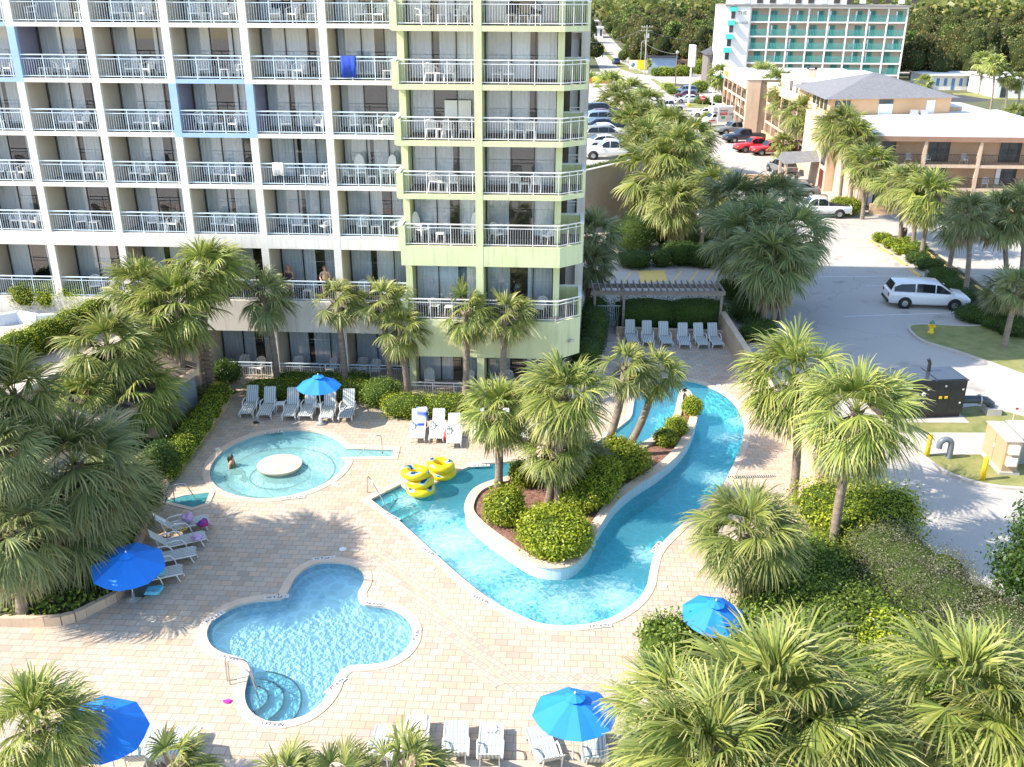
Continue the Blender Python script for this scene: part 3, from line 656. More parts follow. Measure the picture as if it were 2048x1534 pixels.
def palm(label, base, top, rad, kind='full', boots=False, group=None, lean=0.25, tr=0.17, cool=False):
    """base, top: places of the trunk's foot and of the crown's heart"""
    i = PALM_N[0]; PALM_N[0] += 1; rs = random.Random(i*7+3)
    base = Vector(base); top = Vector(top); h = top-base
    t = thing('palm_tree', label, 'palm', base, 0, group)
    m = MB(); n = 9; pts = []; rad_ = []
    side = Vector((h.x, h.y, 0))*lean+Vector((rs.uniform(-.12, .12), rs.uniform(-.12, .12), 0))
    for k in range(n+1):
        u = k/n; pts.append(h*u-side*math.sin(PI*u)*0.8*(1 if h.length > 2 else .3)); rad_.append(tr*(1.25 if k == 0 else 1.0)*(1-0.12*u)*(1+0.05*(k % 2)))
    m.tube(pts, rad_, 10)
    m.build('trunk', bark, t)
    bt = MB()
    nb = 46 if boots else 14
    for k in range(nb):
        u = 1-(k/nb)*((1.5 if boots else 0.35)/max(1.2, h.length)); q = h*u; a = k*2.4; o = Vector((math.cos(a), math.sin(a), 0))
        c0 = q+o*tr*0.8; c1 = q+o*(tr*1.9)+Vector((0, 0, 0.18)); c2 = q+o*(tr*2.2)+Vector((0, 0, 0.24)); s = Vector((-o.y, o.x, 0))
        bt.add([c0-s*.06, c0+s*.06, c1+s*.04, c1-s*.04, c1-s*.04, c1+s*.04, c2+s*.02, c2-s*.02], [(0, 1, 2, 3), (4, 5, 6, 7)])
    bt.build('leaf_bases', mat('boot_brown', (0.13, 0.09, 0.06), (0.24, 0.17, 0.11), 6, 0.95), t)
    me, dm = crown_mesh(kind, i % (3 if kind != 'far' else 4))
    s = rad/1.75
    c = link('crown', me, t, h); c.rotation_euler = (rs.uniform(-.1, .1), rs.uniform(-.1, .1), rs.uniform(-.5, .5)+(PI if i % 5 == 2 and kind != 'thin' else 0)); c.scale = (s*rs.uniform(.93, 1.07), s*rs.uniform(.93, 1.07), s*rs.uniform(.9, 1.12))
    if dm:
        d = link('dry_fronds', dm, t, h); d.rotation_euler = c.rotation_euler; d.scale = c.scale
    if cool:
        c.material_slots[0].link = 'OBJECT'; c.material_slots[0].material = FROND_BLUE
    return t
def palm_px(label, bx, by, cx_, cy_, rpx, kind='full', bz=0.0, **kw):
    """palm whose foot and crown are seen at these bearings"""
    b = G(bx, by, bz); d = ray(cx_, cy_); tp = V(cx_, cy_, b.y)
    zc = b.y*math.cos(PITCH)-(tp.z-CAM_H)*math.sin(PITCH)
    return palm(label, b, tp, rpx*zc/F_PX, kind, **kw)
def hedge(label, path, w, h, m=None, size=0.075, dens=260, seed=1, z0=0.0, boxy=4.0, name='hedge', cat='hedge', rough=0.07, group=None):
    pts = [Vector((p[0], p[1], 0)) for p in path]; base = pts[0].copy(); base.z = z0; bl = []
    for a, b in zip(pts[:-1], pts[1:]):
        ln = (b-a).length; n = max(1, round(ln/(w*1.5))); ang = math.atan2(b.y-a.y, b.x-a.x)
        for k in range(n):
            c = a.lerp(b, (k+.5)/n)-base; bl.append(((c.x, c.y, h*0.48), (ln/n/2+0.18*w, w/2, h*0.52), ang, boxy))
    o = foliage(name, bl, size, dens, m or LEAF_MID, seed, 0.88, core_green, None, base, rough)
    return tag(o, label, cat, group)
def shrub(label, c, r, h, m=None, size=0.08, dens=240, seed=1, lobes=3, z0=0.0, group=None, spread=0.35, clump=0.15, boxy=2.3, rough=0.10):
    rs = random.Random(seed); bl = [((0, 0, h*0.45), (r*0.85, r*0.85, h*0.55), 0, boxy)]
    for k in range(lobes):
        a = 2*PI*k/lobes+rs.uniform(-.4, .4); q = r*spread*rs.uniform(.9, 1.4); s = rs.uniform(.45, .65)
        bl.append(((q*math.cos(a), q*math.sin(a), h*rs.uniform(.4, .62)), (r*s, r*s, h*0.42), 0, 2.2))
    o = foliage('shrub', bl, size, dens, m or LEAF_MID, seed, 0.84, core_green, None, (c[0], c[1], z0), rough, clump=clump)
    return tag(o, label, 'shrub', group)

# ------------------------------------------------------------------ palms
FG = 'palms in front of the hotel facade'
palm_px('windblown palm before the white facade, leftmost palm standing free of the left thicket', 556, 776, 525, 592, 66, 'thin', group=FG, cool=True)
palm_px('slim windblown palm just right above the distant blue parasol', 693, 782, 672, 602, 58, 'thin', group=FG)
palm_px('palm with dark trunk left of the green tower corner', 783, 780, 762, 603, 58, 'thin', group=FG)
palm_px('palm with pale trunk at the left corner of the green tower', 817, 790, 800, 655, 58, 'thin', group=FG)
palm_px('windblown palm before the left balconies of the green tower', 930, 798, 930, 625, 62, 'thin', group=FG)
palm_px('windblown palm before the right balconies of the green tower', 1006, 800, 1012, 630, 60, 'thin', group=FG)
IG = 'palms on the river island'
zi = IS_H-0.1
palm_px('palm with shaggy leaf bases at the left end of the river island', 997, 972, 995, 820, 82, 'full', zi, boots=True, group=IG)
palm_px('tall full palm in the middle of the river island', 1118, 1015, 1130, 790, 92, 'full', zi, group=IG)
palm_px('shorter palm under the tall palm on the river island', 1098, 1005, 1108, 895, 70, 'full', zi, group=IG, boots=True)
palm_px('small low palm behind the two middle palms of the island', 1158, 965, 1150, 915, 62, 'full', zi, group=IG, cool=True)
palm_px('leaning palm with bare grey trunk, left of the pair on the island', 1205, 915, 1250, 735, 66, 'thin', zi, group=IG, lean=-.2)
palm_px('leaning palm with bare grey trunk, right of the pair on the island', 1258, 893, 1310, 745, 60, 'thin', zi, group=IG, lean=-.2)
palm_px('full palm rising from behind the tan garden wall, left of the tallest one', 1585, 1005, 1588, 755, 112, 'near')
palm_px('tallest full palm right of the tan garden wall, rising above the drive', 1660, 1130, 1712, 825, 122, 'near')
palm_px('palm with drooping fronds over the right blue parasol', 1485, 1250, 1490, 1062, 112, 'near', boots=True)
# near thicket at the lower right, crowns at eye reach of the balcony
def near_palm(label, px, py, Y, rpx, kind='near', **kw):
    tp = V(px, py, Y); zc = Y*math.cos(PITCH)-(tp.z-CAM_H)*math.sin(PITCH)
    return palm(label, (tp.x+0.2, Y+0.1, 0), tp, rpx*zc/F_PX, kind, **kw)
near_palm('big palm of the lower right thicket, beside the front blue parasol', 1345, 1440, 17.4, 150)
near_palm('biggest bright palm in the middle of the lower right thicket', 1550, 1405, 17.2, 185)
near_palm('low palm at the bottom edge, left below the biggest bright palm', 1420, 1520, 15.9, 170)
near_palm('low palm at the bottom edge, right below the biggest bright palm', 1650, 1500, 16.2, 165)
near_palm('palm with pale dry fronds in the bottom right corner', 1925, 1385, 17.5, 180)
near_palm('low ragged palm at the right bottom corner edge', 2010, 1490, 16.3, 150)
near_palm('palm in the bottom left corner in front of the blue parasol', 70, 1455, 17.6, 125, 'near')
near_palm('low palm tuft at the bottom edge left, before two loungers', 345, 1535, 17.0, 85, 'thin')
near_palm('low palm tuft at the bottom edge under the three lobed pool', 570, 1560, 16.6, 85, 'thin')
near_palm('low palm tuft at the bottom edge before the leftmost front lounger', 685, 1560, 16.6, 80, 'thin')
near_palm('low palm tuft at the bottom edge before the towel covered front lounger', 810, 1545, 16.8, 95, 'thin')
# left thicket
TG = 'palms of the left thicket'
for lb, bx, by, cx_, cy_, r, kd in (
  ('topmost palm of the left thicket, against the white facade', 421, 778, 412, 540, 80, 'full'), ('tall palm of the left thicket with its trunk by the tan shutter wall', 372, 810, 352, 610, 92, 'full'),
  ('palm of the left thicket touching the end of the long upper hedge', 345, 795, 280, 575, 72, 'full'), ('palm of the left thicket over the terrace roof beams', 225, 870, 215, 690, 88, 'full'),
  ('broad palm of the left thicket left of the diagonal hedge', 335, 870, 270, 790, 92, 'full'), ('yellow green palm of the left thicket between two broad ones', 190, 900, 165, 790, 62, 'full'),
  ('palm at the left picture edge under the upper hedge', 75, 1150, 28, 790, 95, 'full'), ('palm at the left picture edge, third from the top', 10, 1215, 0, 905, 85, 'full'),
  ('large palm in the centre of the left thicket', 205, 1140, 150, 930, 135, 'near'), ('large dark palm left above the tilted blue parasol', 140, 1150, 120, 1050, 120, 'near'),
  ('palm with hanging grey fronds next to the left loungers', 255, 1055, 215, 985, 95, 'near'), ('dark palm low at the left picture edge', 45, 1225, 30, 1065, 115, 'near')):
    palm_px(lb, bx, by, cx_, cy_, r, kd, 0.3, group=TG, cool=(cy_ > 900))
for lb, x, y, z, r in (('palm beyond the left picture edge shading the deck', -17.6, 26.8, 8.6, 1.9), ('palm beyond the left picture edge, farthest of three', -19.4, 28.6, 9.6, 2.1)):
    palm(lb, (x-.4, y, .2), (x, y, z), r, 'full', group='palms beyond the left picture edge', cool=True)
# shaded group right of the pergola
MG = 'shaded palms beside the parking drive'
for lb, bx, by, cx_, cy_, r in (
  ('back left palm of the shaded clump beside the drive', 1470, 560, 1468, 405, 72), ('back right palm of the shaded clump beside the drive', 1550, 560, 1548, 395, 62),
  ('palm in the middle of the shaded clump beside the drive', 1518, 600, 1515, 450, 78), ('leftmost low palm with tan fronds of the shaded clump', 1497, 612, 1478, 475, 75),
  ('right palm of the shaded clump reaching over the drive', 1560, 640, 1588, 470, 75), ('frontmost palm of the shaded clump beside the drive', 1545, 665, 1548, 525, 80), ('front left palm of the shaded clump, trunk by the garden wall', 1526, 652, 1520, 505, 70)):
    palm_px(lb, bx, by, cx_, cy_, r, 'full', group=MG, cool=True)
for lb, bx, by, cx_, cy_, r in (('palm growing close against the right side of the green tower', 1180, 590, 1190, 470, 62), ('lower palm with long fronds at the tower side near the pergola', 1172, 620, 1180, 530, 50)):
    palm_px(lb, bx, by, cx_, cy_, r, 'full', cool=True)
# sunlit row along the lane
RG = 'palms in the row between the raised car park and the lane'
for lb, bx, by, cx_, cy_, r in (
  ('first palm of the lane row, beside the green tower edge', 1190, 215, 1180, 165, 22), ('second palm of the lane row, round crown', 1222, 225, 1218, 175, 32), ('third palm of the lane row', 1268, 240, 1258, 182, 30),
  ('palm of the lane row with the lowest left crown', 1262, 285, 1250, 215, 32), ('palm of the lane row right of the third one', 1300, 270, 1295, 205, 30), ('palm of the lane row behind the widest crown', 1300, 330, 1282, 245, 42),
  ('palm of the lane row leaning to the lane, upper', 1345, 345, 1335, 258, 46), ('palm of the lane row nearest the white pickup', 1375, 350, 1382, 275, 42), ('palm of the lane row above the tan retaining wall end', 1310, 390, 1292, 290, 50),
  ('tall bright palm at the lower end of the lane row', 1306, 462, 1310, 350, 66), ('palm right of the tall bright one at the lower lane row', 1340, 470, 1350, 300, 50), ('low palm behind the shrubs at the lower lane row', 1385, 450, 1392, 350, 46), ('lowest right palm of the lane row over the drive', 1400, 500, 1425, 375, 44),
  ('bright palm filling the gap in the middle of the lane row', 1240, 270, 1232, 205, 34), ('palm of the lane row, left beside the widest crown', 1275, 330, 1262, 255, 42), ('palm of the lane row above the raised car park corner', 1285, 400, 1272, 320, 46), ('palm at the lower right of the lane row in front of the junction', 1360, 420, 1365, 320, 46), ('dark low palm among the shrubs under the lane row', 1335, 500, 1345, 410, 46)):
    palm_px(lb, bx, by, cx_, cy_, r*1.22, 'far' if r < 34 else 'full', group=RG)
HG = 'palms around the tan motel'
for lb, bx, by, cx_, cy_, r in (
  ('small palm before the street end of the tan motel', 1447, 224, 1440, 150, 23), ('palm before the motel gallery, left of the thick clump', 1512, 240, 1522, 150, 27), ('upper palm of the thick clump before the motel gallery', 1540, 270, 1552, 168, 32),
  ('palm of the motel clump above the truck', 1580, 290, 1570, 200, 36), ('right palm of the motel clump', 1615, 330, 1602, 225, 40), ('lower right palm of the motel clump', 1640, 340, 1645, 240, 38), ('back palm of the motel clump against the upper block', 1600, 290, 1592, 190, 36), ('leftmost full palm of the motel clump', 1530, 262, 1538, 185, 34), ('palm between the motel clump and the pale end wall', 1662, 380, 1668, 262, 42), ('short palm beside the red pickups', 1568, 322, 1566, 288, 28),
  ('tall palm before the pale motel end wall, left of two', 1678, 412, 1690, 248, 44), ('tall palm before the pale motel end wall, right of two', 1700, 420, 1712, 280, 42), ('palm at the motel corner over the planted bed', 1724, 438, 1738, 328, 48),
  ('left palm of the pair at the parking island hedge', 1800, 478, 1795, 370, 44), ('middle palm at the parking island hedge', 1824, 496, 1830, 372, 46), ('right palm at the parking island hedge with dark trunk', 1842, 512, 1858, 392, 50)):
    palm_px(lb, bx, by, cx_, cy_, r*1.1, 'far' if r < 34 else 'full', group=HG)
EG = 'shaded palms at the right picture edge'
for lb, bx, by, cx_, cy_, r in (
  ('leaning shaded palm right of the white minivan', 1895, 558, 1918, 440, 52), ('straight shaded palm behind the white minivan front', 1930, 590, 1938, 428, 50), ('shaded palm with tan skirt at the right edge, left one', 2012, 560, 1998, 430, 62), ('shaded palm at the right edge, upper one', 2040, 560, 2036, 415, 60),
  ('low shaded palm over the grass verge', 2000, 648, 2012, 585, 48), ('leaning palm with white trunk at the right edge of the grass verge', 2008, 698, 2040, 575, 50)):
    palm_px(lb, bx, by, cx_, cy_, r, 'full', group=EG, cool=True)
BGp = 'far palms behind the motel'
for lb, bx, by, cx_, cy_, r in (
  ('slender far palm left of three before the white motel', 1958, 188, 1965, 122, 22), ('tall slender far palm in front of the empty lot', 1978, 232, 1988, 128, 24), ('far palm right of the tall slender ones', 2008, 232, 2012, 150, 20), ('far palm cut by the right picture edge', 2036, 230, 2036, 160, 20),
  ('short round palm at the far right edge behind the white roof', 2030, 262, 2028, 230, 26), ('short palm beside the small white house with blue doors', 1850, 190, 1848, 168, 20), ('palm peeping over the motel roofs before the green hotel', 1658, 140, 1658, 114, 17), ('small far palm by the street corner fence', 1297, 148, 1297, 125, 8),
  ('palm before the dark roofed canopy', 1448, 160, 1448, 122, 14)):
    palm_px(lb, bx, by, cx_, cy_, r, 'far', group=BGp)

# ------------------------------------------------------------------ hedges and shrubs by the pool
def g2(x, y, z=0): p = G(x, y, z); return (p.x, p.y)
hedge('diagonal clipped hedge between the left thicket and the spa deck', [g2(448, 800), g2(395, 880), g2(330, 968)], 1.0, 1.1, LEAF_LIGHT, dens=300, seed=3)
hedge('low hedge behind the six loungers and the far blue parasol', [g2(500, 800), g2(730, 800)], 1.15, 1.15, LEAF_LIGHT, seed=4, dens=300)
hedge('back hedge under the ground floor balconies of the white facade', [g2(560, 775), g2(740, 778)], 1.0, 0.9, LEAF_MID, seed=5)
hedge('dark rounded hedge block between loungers and tower hedge', [g2(735, 815), g2(790, 800)], 1.7, 1.3, LEAF_MID, seed=6, boxy=2.8)
hedge('bright clipped hedge in front of the green tower, left half', [g2(775, 832), g2(940, 832)], 1.3, 1.15, LEAF_LIGHT, seed=7, dens=320, size=.07)
hedge('darker clipped hedge in front of the green tower, right half', [g2(945, 825), g2(1110, 818)], 1.3, 1.1, LEAF_MID, seed=8)
hedge('tall shaded hedge along the tower side path, near end', [g2(1165, 752), g2(1190, 690)], 1.6, 1.7, LEAF_DARK, seed=9, boxy=2.6)
hedge('tall shaded hedge along the tower side path, far end', [g2(1185, 690), g2(1192, 640)], 1.7, 1.9, LEAF_DARK, seed=10, boxy=2.6)
hedge('large shaded clipped hedge block behind the row of teal loungers', [g2(1236, 652), g2(1440, 652)], 2.6, 1.75, LEAF_DARK, seed=11, boxy=5, dens=240)
for lb, x, y, r, h, m_, sd in (
  ('biggest bright rounded shrub at the front of the river island', 1105, 1092, 1.45, 1.35, LEAF_LIGHT, 21), ('bright upright shrub at the left front of the island bed', 1012, 1042, 0.85, 1.35, LEAF_LIGHT, 22),
  ('open bright shrub behind the shaggy palm on the island', 1050, 965, 0.75, 1.0, LEAF_LIGHT, 23), ('large shrub at the island waist left of the leaning palms', 1190, 990, 1.1, 1.5, LEAF_LIGHT, 24), ('wide shrub under the leaning palms on the island', 1238, 945, 1.15, 1.4, LEAF_LIGHT, 25),
  ('low bright shrub between the island palms', 1160, 1015, 0.9, 0.9, LEAF_LIGHT, 26), ('small bright shrub on the narrow part of the island', 1330, 888, 0.55, 0.75, LEAF_LIGHT, 27), ('mid bright shrub on the narrow part of the island', 1352, 868, 0.6, 0.85, LEAF_LIGHT, 28), ('uppermost bright shrub near the island tip', 1382, 828, 0.55, 0.85, LEAF_LIGHT, 29)):
    shrub(lb, g2(x, y, zi), r, h, m_, 0.11 if r > .8 else .09, 330, sd, 4, zi, 'bright shrubs on the river island', clump=0.35, rough=.13)
# left planter: kerb, bed, ground cover
PL = gl([(462, 800), (400, 885), (318, 990), (290, 1060), (262, 1130), (246, 1188), (190, 1222), (125, 1248), (0, 1250), (-260, 1250)])+[(-26, 44), (-13.8, 44.5)]
t = thing('planting_bed', 'long raised planting bed with tan kerb along the left thicket', 'planter')
m = MB(); k_ = smooth_loop(PL[:10], 3, False); k2 = [(p[0]-0.0, p[1]) for p in k_]
for a, b in zip(k_[:-1], k_[1:]): m.bar((*a, 0.17), (*b, 0.17), 0.2, 0.34)
m.build('kerb', tan_wall, t)
sheet('bed_soil', PL, [], 0.26, soil, t)
rs = np.random.RandomState(5); Q = []
poly = PL
def inside(p, lp):
    c = False
    for i in range(len(lp)):
        xa, ya = lp[i-1]; xb, yb = lp[i]
        if (ya > p[1]) != (yb > p[1]) and p[0] < (xb-xa)*(p[1]-ya)/(yb-ya)+xa: c = not c
    return c
P = []
xs = [p[0] for p in poly]; ys = [p[1] for p in poly]
while len(P) < 26000:
    p = (rs.uniform(max(min(xs), -26), max(xs)), rs.uniform(min(ys), 45))
    if inside(p, poly): P.append((p[0], p[1], 0.28+0.28*abs(rs.normal())*(.6+.4*math.sin(p[0]*1.3)*math.sin(p[1]*1.1))))
P = np.array(P); Q = leaf_quads(rs, P, np.tile([0, 0, 1.0], (len(P), 1)), 0.16)
tag(link('ground_cover', np_mesh('ground_cover', Q, LEAF_MID)), kind='stuff')
for lb, x, y, r, h, sd in (('dark shrub at the left thicket behind the four side loungers', 290, 1030, 1.0, 1.9, 31), ('dark shrub between the diagonal hedge and the spa', 330, 960, 0.8, 1.6, 32), ('dark shrub under the tan shutter wall', 455, 770, 0.8, 1.2, 33), ('dark shrub behind the tilted blue parasol', 200, 1110, 1.1, 1.5, 34), ('dark shrub at the foot of the left thicket palms', 100, 1130, 1.2, 1.3, 35)):
    shrub(lb, g2(x, y), r, h, LEAF_DARK if sd != 34 else LEAF_MID, .09, 230, sd, 3, 0.2)
# lower right thicket
for lb, x, y, r, h, m_, sd, z_ in (
  ('large domed green shrub between garden wall and drive', 1715, 1085, 2.1, 2.3, LEAF_LIGHT, 41, 0), ('tall leafy shrub at the foot of the tallest palm', 1630, 1180, 1.5, 1.9, LEAF_MID, 42, 0), ('grey green twiggy shrub by the drive, upper', 1800, 1190, 1.9, 2.1, LEAF_GREY, 43, 0), ('grey green twiggy shrub by the drive, lower', 1880, 1270, 1.8, 2.2, LEAF_GREY, 44, 0),
  ('leafy shrub right of the drooping palm trunk', 1570, 1260, 1.5, 2.0, LEAF_MID, 45, 0), ('dark leafy shrub deep in the lower right thicket', 1690, 1330, 1.8, 2.2, LEAF_MID, 46, 0), ('bright leafy shrub before the pale dry palm', 1790, 1390, 1.5, 2.3, LEAF_LIGHT, 47, 0), ('dark clipped shrub left of the right blue parasol', 1345, 1330, 0.95, 1.7, LEAF_MID, 48, 0),
  ('leafy shrub at the bottom between two near palms', 1760, 1480, 1.4, 2.4, LEAF_MID, 49, 0), ('shrub under the right blue parasol', 1450, 1320, 0.8, 1.5, LEAF_MID, 50, 0), ('leafy mass under the biggest bright palm', 1560, 1400, 1.6, 2.4, LEAF_MID, 51, 0), ('twiggy shrub at the right picture edge', 1990, 1330, 1.6, 2.2, LEAF_GREY, 52, 0), ('leafy mass at the bottom right corner', 1890, 1520, 1.7, 2.2, LEAF_MID, 53, 0), ('leafy mass under the low bottom palms', 1480, 1525, 1.5, 2.0, LEAF_MID, 54, 0)):
    shrub(lb, g2(x, y, z_), r, h, m_, 0.11 if m_ is not LEAF_GREY else .06, 190 if m_ is not LEAF_GREY else 420, sd, 5, z_, 'wild shrubs of the lower right thicket', .5, 0.5, rough=.16)
tp = V(2046, 1170, 24.5)
o = foliage('pine_tree', [((0, 0, 3.2), (0.9, 0.9, 0.8), 0, 2), ((.3, .2, 4.2), (.8, .8, .7), 0, 2), ((0, -.2, 5.0), (.6, .6, .6), 0, 2), ((.5, .3, 2.3), (1.0, 1.0, .7), 0, 2)], 0.13, 240, LEAF_PINE, 60, 0.7, core_green, None, (tp.x, tp.y, 0), 0.2, clump=.5)
tag(o, 'dark green pine tip at the right picture edge above the thicket', 'pine tree')
m = MB().tube([(0, 0, 0), (0.1, 0, 2.5), (0, 0, 4.6)], [.12, .09, .04], 8); m.build('trunk', bark_tree, o)
# shaded garden between tower, retaining wall and lane
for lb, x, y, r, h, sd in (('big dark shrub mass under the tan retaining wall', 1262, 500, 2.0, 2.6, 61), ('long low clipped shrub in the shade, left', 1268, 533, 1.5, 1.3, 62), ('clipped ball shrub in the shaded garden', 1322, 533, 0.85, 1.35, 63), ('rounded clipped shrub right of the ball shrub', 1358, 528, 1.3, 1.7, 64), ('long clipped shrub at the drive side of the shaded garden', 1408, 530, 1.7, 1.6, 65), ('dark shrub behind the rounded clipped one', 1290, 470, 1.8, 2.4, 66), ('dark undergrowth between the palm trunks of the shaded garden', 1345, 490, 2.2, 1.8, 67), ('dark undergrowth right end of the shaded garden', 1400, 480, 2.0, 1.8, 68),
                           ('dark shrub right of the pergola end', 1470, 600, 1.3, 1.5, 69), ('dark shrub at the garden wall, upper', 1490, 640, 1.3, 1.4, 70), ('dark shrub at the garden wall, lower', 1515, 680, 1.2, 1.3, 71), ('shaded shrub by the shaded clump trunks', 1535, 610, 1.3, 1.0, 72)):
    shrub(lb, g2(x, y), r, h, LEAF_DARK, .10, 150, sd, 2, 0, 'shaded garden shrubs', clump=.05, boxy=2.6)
# ------------------------------------------------------------------ the hotel
BAY, X0, YF, CWD, DEP = 3.7, -26.23, 46.2, 0.37, 1.9
ZA = [17.74, 15.24, 12.74, 10.27, 7.77]          # balcony floors of the upper rows, top one first
ZF, ZG = 4.33, -0.05
FLO = [20.24]+ZA+[ZF, ZG]
TX0, TX1, TYF = -7.75, -0.05, 44.6
hotel = thing('hotel_building', 'white high rise hotel with a pale green balcony tower and two blue framed balconies', 'hotel', (0, 0, 0), TH)
TOPZ = 37.0
fm = MB(); sm_ = MB(); bl = MB(); fl = MB(); mv = MB()
def blue_col(k, r): return (k in (2, 3) and r == 2) or (k == 0 and r == 1)
for k in range(-3, 5):
    x = X0+k*BAY
    for r in range(-1, 7):     # storey standing on FLO[r+1]
        z0 = FLO[r+1]; z1 = FLO[r] if r >= 0 else TOPZ
        b_ = bl if blue_col(k, r) else fm
        b_.box(x, x+CWD, YF-0.004, YF+0.22, z0-0.20, z1-0.20)
        # party wall behind the column; its sunny and shaded faces are cream stucco
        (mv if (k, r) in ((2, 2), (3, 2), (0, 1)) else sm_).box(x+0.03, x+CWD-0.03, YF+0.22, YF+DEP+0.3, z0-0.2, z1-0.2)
for k in range(-3, 5):
    xa, xb = X0+k*BAY+CWD, X0+(k+1)*BAY
    for r in range(0, 7):
        z = FLO[r]; th_ = 0.20
        if r == 5: th_ = 0.68
        if r == 6: th_ = 1.68
        b_ = bl if (k == 2 and r in (2, 3)) or (k == -1 and r in (1, 2)) else fm
        b_.box(xa, xb, YF, YF+0.2, z-th_, z-0.003)
        MB().box(xa-0.03, xb+0.03, YF+0.2, YF+DEP+0.3, z-0.19, z-0.01).build('balcony_floor', balcony_floor, hotel)
fm.box(X0-3*BAY, X0+5*BAY, YF+0.01, YF+14, 22.6, TOPZ)      # upper storeys out of view
fm.build('white_frame', stucco_white, hotel); sm_.build('party_walls', stucco_side, hotel); bl.build('blue_frame', stucco_blue, hotel); mv.build('blue_party_walls', stucco_blue_in_shade, hotel)
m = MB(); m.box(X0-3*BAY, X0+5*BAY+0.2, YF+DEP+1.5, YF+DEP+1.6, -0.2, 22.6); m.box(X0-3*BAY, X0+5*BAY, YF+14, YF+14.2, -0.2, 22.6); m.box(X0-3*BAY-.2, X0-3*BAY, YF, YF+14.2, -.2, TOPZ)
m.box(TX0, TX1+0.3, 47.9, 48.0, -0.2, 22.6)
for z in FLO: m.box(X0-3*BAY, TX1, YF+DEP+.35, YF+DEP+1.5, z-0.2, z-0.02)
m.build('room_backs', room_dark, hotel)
# windows: three panels, curtains drawn more or less
rw = random.Random(11)
def window(x0, x1, y, z0, z1, open_=None, idx=0):
    w_ = x1-x0; m = MB(); f = 0.05
    e = [x0, x0+w_*0.36, x0+w_*0.70, x1]
    for i, x in enumerate(e): m.box(x-f/2 if i else x, x+f/2 if i < 3 else x, y, y+0.07, z0, z1)
    m.box(x0, x1, y+0.003, y+0.067, z0, z0+0.07); m.box(x0, x1, y+0.003, y+0.067, z1-0.06, z1)
    wo = m.build('window', frame_dark, hotel)
    m = MB()
    for a, b in zip(e[:-1], e[1:]): m.add([(a+f/2, y+0.035, z0+.07), (b-f/2, y+0.035, z0+.07), (b-f/2, y+0.035, z1-.06), (a+f/2, y+0.035, z1-.06)], [(0, 1, 2, 3)])
    m.build('pane', glass, wo)
    m = MB(); gap = open_ if open_ is not None else rw.choice([(0.33, 0.42), (0.36, 0.62), (.62, .72), (.36, .70), (0.55, 0.70), (.40, .46), (.66, .80)])
    for a, b in ((0.01, gap[0]), (gap[1], 0.99)):
        n = max(4, int((b-a)*w_/0.055)); vs = []
        for i in range(n+1):
            xx = x0+w_*(a+(b-a)*i/n); yy = y+0.16+0.035*math.sin(i*1.9)+0.015*math.sin(i*0.7+idx); vs += [(xx, yy, z0+.10), (xx, yy, z1-.05)]
        m.add(vs, [(2*i, 2*i+2, 2*i+3, 2*i+1) for i in range(n)], 0, True)
    m.build('curtain', curtain_mat, wo)
def railing(pts, z, mt, posts=2, h=1.05, parent=hotel, step=0.118, sec=0.036):
    m = MB()
    for a, b in zip(pts[:-1], pts[1:]):
        a, b = Vector((*a, 0)), Vector((*b, 0)); ln = (b-a).length
        m.bar(a+Vector((0, 0, z+h)), b+Vector((0, 0, z+h)), 0.075, 0.05); m.bar(a+Vector((0, 0, z+h-.17)), b+Vector((0, 0, z+h-.17)), 0.035, 0.035); m.bar(a+Vector((0, 0, z+.09)), b+Vector((0, 0, z+.09)), 0.035, 0.04)
        n = int(ln/step)
        for i in range(1, n):
            p = a.lerp(b, i/n); post = posts and (i % max(1, round(n/(posts+1))) == 0)
            s_ = 0.04 if post else 0.013
            m.bar(p+Vector((0, 0, z+(0 if post else .11))), p+Vector((0, 0, z+h-(0.025 if post else .19))), s_)
    return m.build('railing', mt, parent)
for r in range(0, 8):
    z = FLO[r]
    for k in range(-2, 5):
        xa, xb = X0+k*BAY+CWD, X0+(k+1)*BAY
        ceil = (FLO[r-1]-0.2 if r > 0 else z+2.3)
        if r == 6: ceil = 7.77-0.68
        if r == 7: ceil = ZF-1.68
        if r == 0: continue
        window(xa+0.02, xb-0.02, YF+DEP, z, ceil, None, k+r)
        if r == 7 and k < 1: continue
        xr = xb if k < 4 else TX0+0.05
        railing([(xa, YF+0.09), (xr, YF+0.09)], z-(0.15 if r == 7 else 0), rail_blue)
